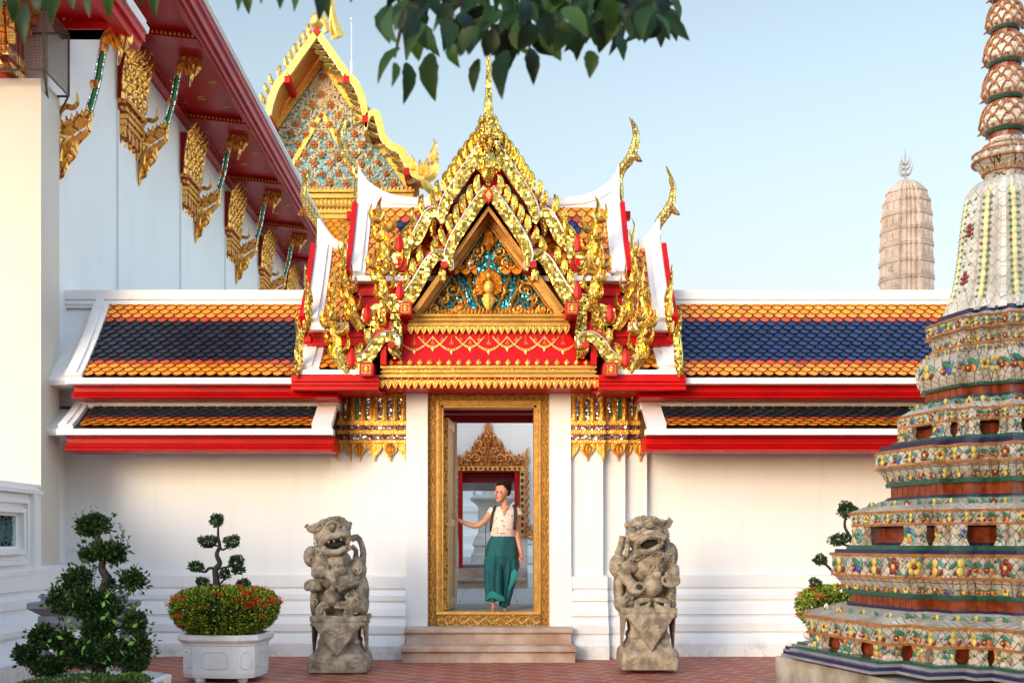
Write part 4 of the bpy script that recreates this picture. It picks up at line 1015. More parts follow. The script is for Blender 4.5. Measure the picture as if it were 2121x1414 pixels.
def make_capital(y0, y1):
    m = MB(); x = -W; zt, zb = 9.05, 7.55; n = 4; w = y1 - y0
    core = MB(); core.box(x, x + .10, y0 + .03, y1 - .03, zb + .1, zt - .1)
    o = core.build('pilaster_capital', 'dark_red_lacquer', hall)
    for k in range(n + 1):
        c = y0 + w * k / n
        for z0, h, q in ((zb + .62, .95, .075), (zb + .85, .6, .055)):
            r = [[], []]
            sp = [(x + .11, z0), (x + .13, z0 + h * .4), (x + .19, z0 + h * .8), (x + .28, z0 + h)]
            m.rings([[(a - .02, c - ww, z), (a + .04, c, z), (a - .02, c + ww, z), (a - .05, c, z)] for (a, z), ww in zip(sp, [q, q * .8, q * .8, .004])])
        for j in range(5):
            z = zb + .72 + .17 * j; m.rings([[(x + .13 + .02 * j, c - .06, z), (x + .17 + .02 * j, c, z), (x + .13 + .02 * j, c + .06, z)], [(x + .20 + .02 * j, c - .01, z + .14), (x + .22 + .02 * j, c, z + .14), (x + .20 + .02 * j, c + .01, z + .14)]])
    for k, (za, pr) in enumerate(((.62, .17), (.50, .14), (.38, .16), (.30, .13))): m.box(x, x + pr, y0 + .02, y1 - .02, zb + za - .035, zb + za + .03)
    for k in range(5):
        c = y0 + .06 + (w - .12) * k / 4; m.box(x, x + .11, c - .035, c + .035, zb + .08, zb + .3)
        m.rings([[(x, c - .06, zb + .1), (x + .12, c, zb + .1), (x, c + .06, zb + .1)], [(x, c - .01, zb - .06), (x + .02, c, zb - .06), (x, c + .01, zb - .06)]])
    m.build('gilt_leaves', 'bracket_gold', o)
    m = MB()
    for k in range(n):
        c = y0 + w * (k + .5) / n; m.box(x + .1, x + .135, c - .03, c + .03, zb + .68, zb + 1.25)
        m.box(x + .03, x + .105, c - .02, c + .02, zb + .1, zb + .28)
    m.build('mirror_inlay', 'silver_mosaic', o)
    return o
c0 = make_capital(16.35, 17.2)
def copy_part(o, dy, dx=0, dz=0, sc=None):
    c = o.copy(); C.scene.collection.objects.link(c); c.location = o.location + Vector((dx, dy, dz))
    for ch in list(o.children):
        d = ch.copy(); C.scene.collection.objects.link(d); d.parent = c
    return c
for k in range(1, 6):
    if k < 5: copy_part(b0, 3.336 * k)
    copy_part(c0, 3.336 * k)
copy_part(b0, -3.36, .0, -1.13)
# gilded lotus head of the corner pier inside a wire cage
m = MB(); cx, cy = -6.15, 13.42
for (z, h, r) in ((7.22, .10, .34), (7.42, .12, .30), (7.9, .10, .36), (8.02, .1, .42), (8.14, .1, .46)):
    m.box(cx - r - .25, cx + r, cy - .25, cy + .3, z, z + h)
for k in range(9):
    xx = cx - .62 + k * .12
    for z, L in ((7.54, .36), (7.60, .55), (8.1, .3)):
        m.rings([[(xx - .05, cy - .24, z), (xx, cy - .30, z), (xx + .05, cy - .24, z)], [(xx - .045, cy - .30, z + L * .5), (xx, cy - .37, z + L * .5), (xx + .045, cy - .30, z + L * .5)], [(xx - .004, cy - .38, z + L), (xx, cy - .40, z + L), (xx + .004, cy - .38, z + L)]])
for a, b in (((cx - .9, 7.2), (cx - .45, 7.75)), ((cx + .25, 7.2), (cx - .2, 7.75))):
    m.ribbon([a, ((a[0] + b[0]) / 2, (a[1] + b[1]) / 2 + .03), b], [.07, .06, .05], cy - .42, cy - .34, 3)
lc = m.build('lotus_capital', 'bracket_gold', hall)
m = MB(); m.box(cx - .75, cx + .28, cy - .2, cy + .25, 7.16, 8.2); m.build('capital_core', 'dark_red_lacquer', lc)
m = MB(); bx0, bx1, by0, by1, bz0, bz1 = -7.6, -5.34, 12.98, 13.75, 7.15, 7.95
for z in (bz0, bz1):
    m.tube([(bx0, by0, z), (bx1, by0, z), (bx1, by1, z), (bx0, by1, z)], .016, 5)
for a, b in ((bx1, by0), (bx1, by1)): m.tube([(a, b, bz0), (a, b, bz1)], .016, 5)
m.tube([(bx1, by1, bz0), (-5.5, 13.85, 6.95)], .014, 5); m.tube([(bx1, by0, bz0), (-5.5, 13.5, 7.0)], .014, 5)
for k in range(26):
    f = k / 25
    m.tube([(bx1, by0 + (by1 - by0) * f, bz0), (bx1, by0 + (by1 - by0) * f, bz1)], .0035, 3)
    m.tube([(bx1, by0, bz0 + (bz1 - bz0) * f), (bx1, by1, bz0 + (bz1 - bz0) * f)], .0035, 3)
for k in range(50):
    f = k / 49; m.tube([(bx0 + (bx1 - bx0) * f, by0, bz0), (bx0 + (bx1 - bx0) * f, by0, bz0 + .45)], .003, 3)
for k in range(14): m.tube([(bx0, by0, bz0 + .45 * k / 13), (bx1, by0, bz0 + .45 * k / 13)], .003, 3)
cg = m.build('wire_cage', 'iron'); tag(cg, 'black wire mesh cage around the gilded head of the corner pier', 'cage')

# ------------------------------------------------------------------ gold gabled temple behind
simple('rosette_gold', (.66, .34, .12), (.46, .19, .06), 5, .45, .3, .4)
simple('foliage_gold', (.88, .78, .56), (.74, .58, .32), 5, .4, .15, .4)
T2 = thing('gilded_temple', 'tall sunlit temple behind the gate with a blue flowered gable', 'temple', (-6.9, 50, 0))
Yq, Yr = 45.0, 43.5; gx = 667
def Q(px, py, Y=Yq): return ((px - CX) * Y / F, ZP(py, Y))
m = MB(); m.xz([Q(667 - 190, 402), Q(667 + 190, 402), Q(667, 130)], Yq, Yq + .3); pd = m.build('pediment', 'pale_blue_mosaic', T2)
m = MB(); op = [(0, 84), (30, 118), (61, 160), (80, 184), (94, 214), (102, 252), (118, 248), (138, 290), (156, 308), (186, 342), (210, 368), (210, 402)]
m.xz([Q(658 - a, b) for a, b in op[::-1]] + [Q(658 + a, b) for a, b in op[1:]], Yq + .12, Yq + .3); m.build('gable_wall', 'lit_ochre', T2)
m = MB(); gold = MB(); fl = MB()
for s in (-1, 1):
    a, b, c, d = Q(gx, 124, Yq), Q(gx + s * 196, 402, Yq), Q(gx, 140, Yq), Q(gx + s * 183, 402, Yq)
    m.rings([[(a[0], Yq - .12, a[1]), (c[0], Yq - .12, c[1]), (c[0], Yq + .1, c[1]), (a[0], Yq + .1, a[1])], [(b[0], Yq - .12, b[1]), (d[0], Yq - .12, d[1]), (d[0], Yq + .1, d[1]), (b[0], Yq + .1, b[1])]])
    m.ribbon([Q(gx, 236), Q(gx + s * 66, 351), Q(gx + s * 92, 396)], .09, Yq - .1, Yq, 1)
m.build('pediment_rake', 'carved_gold', pd)
def rosette(mm, x, z, r, y, n=8):
    for k in range(n):
        a = 2 * PI * k / n
        mm.blade([(x + r * .15 * math.cos(a), z + r * .15 * math.sin(a)), (x + r * .65 * math.cos(a + .1), z + r * .65 * math.sin(a + .1)), (x + r * math.cos(a), z + r * math.sin(a))], [r * .12, r * .26, r * .05], y, r * .22, 2)
    mm.ell((x, y - r * .2, z), (r * .3, r * .3, r * .3), 8, 5)
def inside(px, py, mrg=8): return abs(px - gx) < (py - 140) * 183 / 262 - mrg and py < 398
pts = []
for row in range(14):
    py = 160 + row * 20
    for k in range(-8, 9):
        px = gx + (k + .5 * (row % 2)) * 33
        if inside(px, py, 12): pts.append((px + rnd(-2, 2), py + rnd(-2, 2)))
for px, py in pts:
    x, z = Q(px, py); rosette(fl, x, z, rnd(.11, .15) if k % 2 else rnd(.14, .19), Yq - .10)
for _ in range(1500):
    py = rnd(150, 396); px = gx + rnd(-1, 1) * (py - 140) * .69
    if not inside(px, py, 5): continue
    x, z = Q(px, py); a = rnd(0, 6.28); L = rnd(.10, .22)
    gold.blade([(x, z), (x + L * .5 * math.cos(a), z + L * .5 * math.sin(a)), (x + L * math.cos(a + .5), z + L * math.sin(a + .5))], [.015, .042, .008], Yq - rnd(.03, .07), .03, 2)
gold.build('gilt_foliage', 'foliage_gold', pd)
fl.build('rosettes', 'rosette_gold', pd)
m = MB(); A, B = Q(470, 399, Yq - .3), Q(856, 399, Yq - .3)
x0, x1 = A[0], B[0]
for p0, p1, y in ((398, 404, .42), (404, 410, .30), (410, 416, .40), (416, 440, .22), (440, 446, .34), (446, 456, .26)): m.box(x0, x1, Yq - y, Yq + 1, Q(0, p1)[1], Q(0, p0)[1])
bmm = m.build('entablature', 'smooth_gold', T2)
m = MB()
for k in range(46):
    x = x0 + (x1 - x0) * (k + .5) / 46; z = Q(0, 416)[1]
    m.blade([(x, z), (x, z - .2), (x, z - .42)], [.12, .12, .02], Yq - .27, .06, 2)
    m.blade([(x, Q(0, 400)[1]), (x, Q(0, 392)[1])], [.1, .02], Yq - .40, .05, 1)
m.build('hanging_leaves', 'carved_gold', bmm)
def tsheet(x0, x1, y0, z0, y1, z1, name, par, tw):
    tile_roof(x0, x1, [(y0, z0), (y1, z1)], [(7, ORANGE)], name, par, tw)
z_ = Q(0, 456)[1]; tsheet(x0 - .5, x1 + .2, Yq - 1.6, z_ - 1.6, Yq - .3, z_ - .05, 'lower_roof_tiles', T2, .32)
m = MB(); m.box(x0, x1, Yq + .25, 70, 0, Q(0, 400)[1]); m.build('wall', 'cream_plaster', T2)
# roof body behind the gable
m = MB(); m.xz([Q(gx - 200, 408), Q(gx + 200, 408), Q(gx, 118)], Yq + .31, 75); m.build('roof', 'white_trim', T2)
# bargeboards
gb = 656
for s in (-1, 1):
    segs = [([(0, 66), (30, 108), (61, 152)], [6.5, 7, 7]), ([(61, 154), (80, 172), (94, 205), (100, 235), (102, 264)], [7, 7, 7, 6, 2]),
            ([(101, 270), (106, 240), (122, 234), (130, 255), (138, 284), (155, 302), (175, 312), (188, 335), (205, 356), (225, 364)], [2, 6, 7, 7, 7, 7, 8, 9, 11, 12])]
    m = MB(); cr = MB(); ed = MB()
    for sp, wd in segs:
        q = [Q(gb + s * a, b, Yr) for a, b in sp]; ww = [w * Yr / F for w in wd]
        m.ribbon(q, ww, Yr, Yr + .2, 5); ed.ribbon([(x, z) for x, z in q], [w + .014 for w in ww], Yr + .05, Yr + .16, 5)
        crest(cr, q, Yr + .1, 6 if len(sp) < 5 else (6 if len(sp) == 5 else 11), .52, .11, .6, .05, .98, .12)
    o = m.build('bargeboard', 'bright_gold', T2); cr.build('crest', 'pale_gold_mosaic', o); ed.build('mirror_edging', 'silver_edge', o)
    m = MB(); q = lambda dx, py: Q(gb + s * dx, py, Yr)
    for pts, wd in (([(222, 372), (240, 362), (246, 340), (240, 318), (246, 300), (241, 287)], [10, 10, 8, 6, 4, .5]), ([(228, 365), (228, 340), (232, 322)], [7, 6, .5]), ([(236, 340), (250, 328), (248, 312)], [5, 4, .5]), ([(215, 362), (216, 345), (212, 330)], [6, 6, .5]), ([(200, 352), (200, 335), (197, 322)], [6, 5, .5]), ([(222, 372), (232, 390), (250, 402)], [8, 9, 6])):
        m.blade([q(*p) for p in pts], [w * Yr / F for w in wd], Yr, .12, 4)
    m.build('naga_head', 'bright_gold', T2)
    m = MB()
    for sp, wd in segs: m.ribbon([Q(gb + s * a, b + 1, Yr) for a, b in sp], [5 * Yr / F] * len(sp), Yr + .2, Yq, 3)
    m.build('gable_soffit', 'lit_ochre', T2)
    m = MB()
    for dx, py in ((61, 158), (100, 240), (186, 348)):
        a = Q(gb + s * dx, py, Yr); b = Q(gb + s * dx, py + 36, Yr)
        m.box(a[0] - .11, a[0] + .11, Yr - .05, Yq, a[1] - .28, a[1] + .0)
    m.split('purlin_end', 'red_lacquer', T2)
m = MB(); c = Q(656, 66, Yr); m.xz([(c[0] - .16, c[1]), (c[0], c[1] - .2), (c[0] + .16, c[1]), (c[0], c[1] + .2)], Yr - .05, Yr + .3); m.build('apex_boss', 'pink_red', T2)
m = MB(); c = Q(656, 42, Yr); m.ell((c[0], Yr + .1, c[1]), (.30, .28, .34), 14, 8); m.build('apex_finial', 'bright_gold', T2)
m = MB(); m.blade([Q(*p, Yr + 1) for p in ((700, 78), (692, 50), (688, 25), (686, 0), (684, -40))], [.3, .2, .14, .12, .02], Yr + 1, .12, 4); m.blade([Q(*p, Yr + 1) for p in ((678, 72), (674, 50), (676, 30))], [.16, .14, .01], Yr + .8, .1, 3); m.build('roof_finial', 'bright_gold', T2)
m = MB(); m.tube([(XP(728, 50), 50, ZP(130, 50)), (XP(728, 50), 50, ZP(44, 50))], .028, 6); m.ell((XP(728, 50), 50, ZP(40, 50)), (.07, .07, .11), 8, 5); m.tube([(XP(728, 50), 50, ZP(38, 50)), (XP(728, 50), 50, ZP(33, 50))], .012, 5)
o = m.build('lightning_rod', 'silver_edge'); tag(o, 'thin grey lightning rod rising behind the flowered gable', 'lightning rod')
m = MB(); m.box(XP(728, 50) - .05, XP(728, 50) + .05, 49.9, 50.1, 0, ZP(128, 50)); o.parent = None; o2_ = m.build('mast', 'silver_edge', o)

# ------------------------------------------------------------------ prang (stone tower)
def indent(a):
    """redented square outline; a = list of (out, across) steps for the half side"""
    q = []
    for k in range(4):
        c, s = math.cos(k * PI / 2), math.sin(k * PI / 2)
        for x, y in a: q.append((x * c - y * s, x * s + y * c))
    return q
PL3 = indent([(1, -.42), (1, .42), (.86, .42), (.86, .62), (.74, .62), (.74, .74), (.62, .74), (.62, .86), (.42, .86)])
def hw_prang(px_half, Y): return px_half * Y / F / 1.10
T3 = thing('stone_prang', 'distant weathered stone prang tower with ribbed corncob shape above the right roof', 'tower', (XP(1877, 60), 60, 0))
c = (XP(1877, 60), 60); m = MB(); lv = []
prof = [(620, 56.5), (606, 56), (580, 55.5), (545, 55), (510, 54), (470, 53), (440, 51), (415, 47), (398, 40), (386, 30), (378, 20), (373, 8)]
def hwp(py):
    for (a, b), (c_, d) in zip(prof, prof[1:]):
        if c_ <= py <= a: return b + (d - b) * (a - py) / (a - c_)
    return prof[0][1]
lv = [(hw_prang(58, 60), -1), (hw_prang(58, 60), ZP(640, 60))]
tiers = [618, 580, 546, 512, 480, 449, 421]
for a, b in zip(tiers, tiers[1:] + [400]):
    w = hwp(a); h = a - b
    for f, k in ((0, 1.03), (.10, 1.03), (.12, .985), (.2, .97), (.8, .97), (.86, 1.0), (.88, 1.035), (.97, 1.03), (1, .98)):
        lv.append((hw_prang((hwp(a - h * f)) * k, 60), ZP(a - h * f, 60)))
for py in (398, 392, 386, 380, 376, 373): lv.append((hw_prang(hwp(py), 60), ZP(py, 60)))
m.plan(PL3, lv, c, R(32)); m.build('tower_body', 'prang_stone', T3)
m = MB(); rot = R(32)
for a, b in zip(tiers, tiers[1:] + [400]):      # upright antefix slabs in every storey
    for k in range(4):
        for off in (-.30, 0, .30) if a > 430 else (-.2, .2):
            w = hw_prang(hwp((a + b) / 2), 60); r = Matrix.Rotation(rot + k * PI / 2, 3, 'Z')
            z0, z1 = ZP(a - 5, 60), ZP(b + 6, 60); zz = (z0 + z1) / 2; hh = (z1 - z0)
            ctr = Vector((c[0], c[1], 0)) + r @ Vector((w * 1.0, off * w, 0))
            t_ = Matrix.Translation(ctr) @ Matrix.Rotation(rot + k * PI / 2, 4, 'Z'); m.T = t_
            u = w * .10; m.hexa([(-.1, -u, z0), (.03, -u, z0), (.03, u, z0), (-.1, u, z0)], [(-.1, -u * .8, z0 + hh * .9), (.03, -u * .5, z0 + hh * .95), (.03, u * .5, z0 + hh * .95), (-.1, u * .8, z0 + hh * .9)])
            m.T = None
m.split('antefix', 'prang_stone', T3)
m = MB(); z = lambda py: ZP(py, 60); fx = XP(1875, 60)
m.tube([(fx, 60, z(376)), (fx, 60, z(340)), (fx, 60, z(305))], [.09, .06, .01], 6)
for py, L, h in ((364, 19, 20), (352, 15, 18), (342, 11, 16)):
    for k in range(4):
        a = k * PI / 2 + .5; L_ = L * 60 / F; H = h * 60 / F; dx, dy = math.cos(a), math.sin(a)
        m.tube([(fx, 60, z(py)), (fx + dx * L_ * .5, 60 + dy * L_ * .5, z(py) + H * .1), (fx + dx * L_ * .9, 60 + dy * L_ * .9, z(py) + H * .45), (fx + dx * L_, 60 + dy * L_, z(py) + H)], [.045, .04, .03, .008], 5)
m.build('trident_finial', 'grey_stone', T3)
m = MB(); random.seed(3)
m.col = (.08, .12, .02)
for (px, py, n) in ((1845, 556, 60), (1828, 582, 50), (1856, 590, 40), (1853, 604, 40), (1888, 572, 20), (1874, 400, 30), (1929, 464, 10)):
    for k in range(n):
        p = Vector((XP(px, 58.4) + rnd(-.13, .13), 58.45 + rnd(-.1, .1), ZP(py, 58.4) + rnd(-.16, .16))); a = Vector((rnd(-1, 1), rnd(-1, 1), rnd(-1, 1))) * .06; b = Vector((rnd(-1, 1), rnd(-1, 1), rnd(-1, 1))) * .06
        m.col = jit((.09, .13, .03), .4); m.poly([p, p + a, p + a + b])
o = m.build('wall_weeds', 'leaf', T3)

# ------------------------------------------------------------------ second gate across the inner court, seen through the door
T4 = thing('inner_gateway', 'white wall with a red doorway under a gilded crown ornament, seen through the open gate', 'gateway', (0, 22.4, 0)); Y = 22.4
def D(px, py, Y=22.4): return (XP(px, Y), ZP(py, Y))
xo0, xo1 = XP(950, Y), XP(1076, Y); ztop = ZP(978, Y); zbt = ZP(1178, Y)
m = MB(); m.box(-9, xo0, Y, Y + .5, .5, 5.2); m.box(xo1, 9, Y, Y + .5, .5, 5.2); m.box(xo0, xo1, Y, Y + .5, ztop, 5.2); m.box(xo0, xo1, Y, Y + .5, .5, zbt)
pr = [(Y + .1, 1.9), (Y - .05, 1.86), (Y - .05, 1.72), (Y - .02, 1.70), (Y - .10, 1.6), (Y - .10, 1.45), (Y - .06, 1.43), (Y - .16, 1.2), (Y - .16, 1.05), (Y - .12, 1.03), (Y - .22, .85), (Y - .22, .5), (Y + .1, .5)]
m.alongx(pr, XP(1092, Y), 9); m.alongx(pr, -9, XP(934, Y)); m.build('wall', 'court_plaster', T4)
m = MB()
for a, b in ((951, 958), (1066, 1074)):
    m.box(XP(a, Y), XP(b, Y), Y - .06, Y + .3, zbt, ztop - .0)
m.box(XP(951, Y), XP(1074, Y), Y - .06, Y + .3, ztop, ZP(975, Y)); m.build('door_jamb', 'red_lacquer', T4)
m = MB(); m.box(xo0, xo1, Y + .3, Y + 4, ZP(1003, Y + 1), ztop + .1); m.box(xo0 - .3, xo0 - .02, Y + .5, Y + 4, .5, 3); m.box(xo1 + .02, xo1 + .3, Y + .5, Y + 4, .5, 3); m.build('passage', 'dark_red_lacquer', T4)
m = MB(); gm = MB()
for a, b in ((941, 949), (1077, 1086)): m.box(XP(a, Y), XP(b, Y), Y - .1, Y + .1, ZP(1110, Y), ZP(966, Y))
m.box(XP(941, Y), XP(1086, Y), Y - .12, Y + .1, ZP(975, Y) + .002, ZP(966, Y) )
gt = m.build('door_surround', 'carved_gold', T4)
for k in range(14): gm.box(XP(943 + k * 10, Y), XP(948 + k * 10, Y), Y - .135, Y - .1, ZP(973, Y), ZP(969, Y))
for k in range(10):
    for a in (943, 1079): gm.box(XP(a, Y), XP(a + 5, Y), Y - .115, Y - .08, ZP(986 + k * 13, Y), ZP(979 + k * 13, Y))
gm.build('blue_inlay', 'blue_ceramic', gt)
m = MB(); random.seed(11)
def W2(dx, py): return (XP(1011 + dx, Y), ZP(py, Y))
for s in (-1, 1):
    def V(pts, wd, dy=0): m.blade([W2(s * a, b) for a, b in pts], [w * Y / F for w in wd], Y - .08 + dy, .05, 3)
    # outline of the crown: stepped pyramid of flames
    lim = [(965, 74), (952, 70), (945, 48), (935, 34), (925, 28), (915, 22), (905, 12), (895, 9), (885, 6), (875, 3)]
    for (py, w) in lim:
        x = 2
        while x < w:
            h = rnd(9, 14) * (1.2 if x > w - 8 else 1)
            V([(x, py + 4), (x + rnd(-1, 2.5), py - h * .4), (x + rnd(-3, 3), py - h)], [2.4, 2.6, .2], rnd(-.03, .03)); x += 4.2
    for (cx, cy, r) in ((60, 955, 9), (42, 950, 9), (24, 950, 10), (12, 935, 8), (18, 920, 7), (8, 905, 5)):
        c_ = W2(s * cx, cy); m.tube([(x, Y - .13, z) for x, z in spiral(c_[0], c_[1], r * Y / F, 1.4, 0, s)], [.022 - .013 * i / 22 for i in range(23)], 5)
    V([(76, 968), (82, 950), (79, 935), (84, 925)], [4, 4, 3, .3])
    for k in range(17):
        py = 975 + k * 8; V([(76, py + 6), (80 + 4 * (k % 2), py), (83, py - 7)], [2.5, 2.6, .3], -.02)
    V([(76, 1108), (84, 1104), (92, 1108), (98, 1098), (96, 1086)], [4, 5, 5, 4, .4]); V([(78, 1096), (86, 1094), (90, 1084)], [4, 4, .3]); V([(80, 1110), (90, 1116), (99, 1106)], [3, 4, .3])
m.blade([W2(0, 900), W2(0, 885), W2(0, 869)], [.06, .045, .003], Y - .08, .05, 3); m.build('crown_ornament', 'carved_red_gold', gt)
m = MB(); m.box(XP(950, 22), XP(1086, 22), 22.0, 22.9, .5, zbt + .02); m.box(XP(943, 21.7), XP(1092, 21.7), 21.7, 22.4, .5, ZP(1197, 21.7)); m.box(XP(946, 21.6), XP(1088, 21.6), 21.62, 22.35, ZP(1197, 21.7) - .05, ZP(1197, 21.7) + .002)
o = m.build('inner_steps', 'step_stone'); tag(o, 'low stone steps below the red inner doorway', 'steps')
m = MB(); m.box(-9, 9, 22.9, 60, .1, .93); o = m.build('far_court_paving', 'stone_paving'); tag(o, kind='structure')
T5 = thing('stone_pedestal', 'pale carved stone pedestal seen through the inner doorway behind the woman', 'pedestal', (XP(1022, 30), 30, .93)); Y5 = 30
cx = XP(1022, Y5); h = lambda w: w * Y5 / F
m = MB()
lv = [(h(44), .93), (h(44), ZP(1148, Y5)), (h(40), ZP(1145, Y5)), (h(38), ZP(1132, Y5)), (h(42), ZP(1128, Y5)), (h(36), ZP(1112, Y5)), (h(33), ZP(1108, Y5)), (h(30), ZP(1104, Y5)), (h(30), ZP(1050, Y5)), (h(34), ZP(1044, Y5)), (h(38), ZP(1040, Y5)), (h(46), ZP(1034, Y5)), (h(46), ZP(1030, Y5)), (h(42), ZP(1027, Y5)), (h(22), ZP(1024, Y5)), (h(20), ZP(1014, Y5)), (h(26), ZP(1008, Y5)), (h(24), ZP(1000, Y5)), (h(12), ZP(990, Y5)), (h(4), ZP(975, Y5))]
m.plan([(1, -1), (1, 1), (-1, 1), (-1, -1)], lv, (cx, Y5), R(4)); m.build('carved_block', 'pale_stone', T5)
m = MB(); 
for e in (-1, 1): m.lathe([(h(3), ZP(1027, Y5)), (h(4), ZP(1022, Y5)), (h(2), ZP(1019, Y5)), (h(3), ZP(1014, Y5)), (h(.5), ZP(1008, Y5))], (cx + e * h(38), Y5 - h(38)), 8)
m.build('corner_knob', 'pale_stone', T5)
m = MB(); Y = 40
m.box(-12, 12, Y, Y + 1, .9, 6)
m.alongx([(Y + .1, 4.2), (Y - .3, 4.2), (Y - .3, 4.0), (Y - .1, 3.9), (Y - .1, 2.9), (Y - .25, 2.8), (Y - .25, 2.6), (Y - .15, 2.5), (Y - .15, 1.9), (Y - .4, 1.7), (Y - .4, 1.4), (Y - .6, 1.2), (Y - .6, .9), (Y + .1, .9)], -12, 12)
o = m.build('far_wall', 'court_plaster'); tag(o, 'far white moulded wall beyond the inner doorway', 'wall')

# ------------------------------------------------------------------ mosaic stupa in the right foreground
random.seed(21)
CH = (1070.0 / F * 8.5, 8.5); CR = R(13)
chedi = thing('mosaic_stupa', 'tall stupa covered in flowered ceramic mosaic, cut off by the right edge', 'stupa', (CH[0], CH[1], 0))
PLC = indent([(1, -.40), (1, .40), (.87, .40), (.87, .62), (.70, .62), (.70, .70), (.62, .70), (.62, .87), (.40, .87)])
PLR = indent([(1, -.30), (1, .30), (.93, .30), (.93, .48), (.83, .48), (.83, .64), (.70, .64), (.70, .76), (.64, .83), (.48, .83), (.48, .93), (.30, .93)])
PLT = indent([(1, -.26), (1, .26), (.95, .30), (.93, .48), (.84, .52), (.80, .66), (.70, .72), (.66, .80), (.52, .84), (.48, .93), (.30, .95)])
cr_, sr_ = math.cos(CR), math.sin(CR)
def cpt(h, x, y): return (CH[0] + h * (x * cr_ - y * sr_), CH[1] + h * (x * sr_ + y * cr_))
def solve(px, pl=PLC):
    tgt = (px - CX) / F; lo, hi = 0.001, 3.5
    for _ in range(40):
        h = (lo + hi) / 2; v = min(cpt(h, x, y)[0] / cpt(h, x, y)[1] for x, y in pl)
        if v > tgt: lo = h
        else: hi = h
    b = min((cpt(h, x, y)[0] / cpt(h, x, y)[1], cpt(h, x, y)[1]) for x, y in pl)
    return h, b[1]
def LV(px, py, pl=PLC):
    h, Y = solve(px, pl); return (h, ZP(py, Y))
def seg(name, pts, mat, pl=PLC, par=None, cap=True):
    m = MB(); m.plan(pl, [LV(a, b, pl) if b is not None else a for a, b in pts], CH, CR, cap); return m.build(name, mat, par or chedi)
YEL = (.56, .42, .09); GRN = (.03, .15, .085); TEA = (.09, .24, .21); MAR = (.17, .02, .012); ORA = (.50, .16, .03); BLU = (.03, .06, .30); WHI = (.72, .70, .64); LYE = (.66, .60, .30)
def edges(pl, h):
    n = len(pl); o = []
    for i in range(n):
        a, b = pl[i], pl[(i + 1) % n]; A = Vector((*cpt(h, *a), 0)); B = Vector((*cpt(h, *b), 0)); t = B - A; L = t.length
        if L < 1e-6: continue
        t /= L; nn = Vector((t.y, -t.x, 0))
        if nn.dot(Vector((-.45, -.9, 0))) > -.15: o.append((A, B, t, nn, L))
    return o
def chip(m, c, t, n, u, v, rx, rz, ang, col, th=.35):
    m.col = jit(col, .2); z = Vector((0, 0, 1))
    ca, sa = math.cos(ang), math.sin(ang); a = t * ca + z * sa; b = -t * sa + z * ca
    Mx = Matrix((a, n, b)).transposed(); m.ell(c + t * u + z * v, (rx, min(rx, rz) * th, rz), 7, 4, Mx)
def flowers(name, h, z0, z1, par, h1=None, dens=1.0, pl=PLC):
    """flowers and leaves of cut porcelain on every outward face of a band; h at z0, h1 at z1"""
    h1 = h if h1 is None else h1
    m = MB(); H = z1 - z0; zc = (z0 + z1) / 2; r = H * .5; cols = [YEL, MAR, YEL, WHI, MAR, YEL]; ci = 0
    for A, B, t, n, L in edges(pl, (h + h1) / 2):
        sl = (h1 - h) / H; nz = Vector((n.x, n.y, -sl)).normalized()
        k = max(1, int(round(L / (H * 1.7) * dens)))
        for q in range(k):
            c = A + t * (L * (q + .5) / k); c.z = zc; c += n * .004
            pc = cols[ci % 6]; ci += 1; R_ = min(r, L / k * .5) * 1.08; s = R_ * .47
            if L / k < H * .45:
                for v in (-.3, 0, .3): chip(m, c, t, n, rnd(-.1, .1) * R_, v * H, R_ * .6, R_ * .8, rnd(0, 3), random.choice((YEL, GRN, TEA, MAR, YEL)))
                continue
            kind = (0, 2, 1, 0, 2)[(ci * 3 + q) % 5]
            if kind == 0:                      # two big yellow rounds with curling leaves
                chip(m, c, t, n, 0, R_ * .42, s * 1.0, s * .95, 0, YEL); chip(m, c, t, n, rnd(-.1, .1) * R_, -R_ * .38, s * .95, s * .95, 0, YEL)
                chip(m, c, t, n, R_ * .85, R_ * .35, s * .55, s * 1.5, 1.0, TEA); chip(m, c, t, n, -R_ * .85, R_ * .2, s * .5, s * 1.3, -1.0, GRN); chip(m, c, t, n, R_ * .8, -R_ * .5, s * .5, s * .9, -.6, MAR); chip(m, c, t, n, -R_ * .7, -R_ * .55, s * .45, s * .5, 0, MAR)
            elif kind == 2:                    # a long leaf, a blue chip and brown rounds
                chip(m, c, t, n, 0, R_ * .3, s * .8, s * 1.9, 1.15, GRN); chip(m, c, t, n, -R_ * .5, -R_ * .3, s * .9, s * .9, 0, MAR); chip(m, c, t, n, R_ * .35, -R_ * .35, s * .75, s * 1.1, .5, BLU if q % 2 else ORA); chip(m, c, t, n, -R_ * .5, -R_ * .3, s * .4, s * .4, 0, YEL, 1.2); chip(m, c, t, n, R_ * .9, R_ * .1, s * .45, s * 1.2, -.5, TEA)
            else:
                for j in range(5):
                    an = j * 2 * PI / 5 + .3; chip(m, c, t, n, s * 1.15 * math.cos(an), s * 1.15 * math.sin(an), s * .78, s * .78, an, pc)
                chip(m, c, t, n, 0, 0, s * .6, s * .6, 0, MAR if pc != MAR else YEL, .9)
                for an in (.8, 3.9) if ci % 2 else (2.3, 5.5): chip(m, c, t, n, R_ * 1.05 * math.cos(an), R_ * .85 * math.sin(an), s * .42, s * 1.1, an - 1.2, random.choice((GRN, TEA, GRN)))
            for j in range(3): chip(m, c, t, n, rnd(-.5, .5) * L / k, rnd(-.42, .42) * H, s * .3, s * .3, 0, random.choice((MAR, YEL, BLU, TEA)))
    m.build(name, 'ceramic', par)
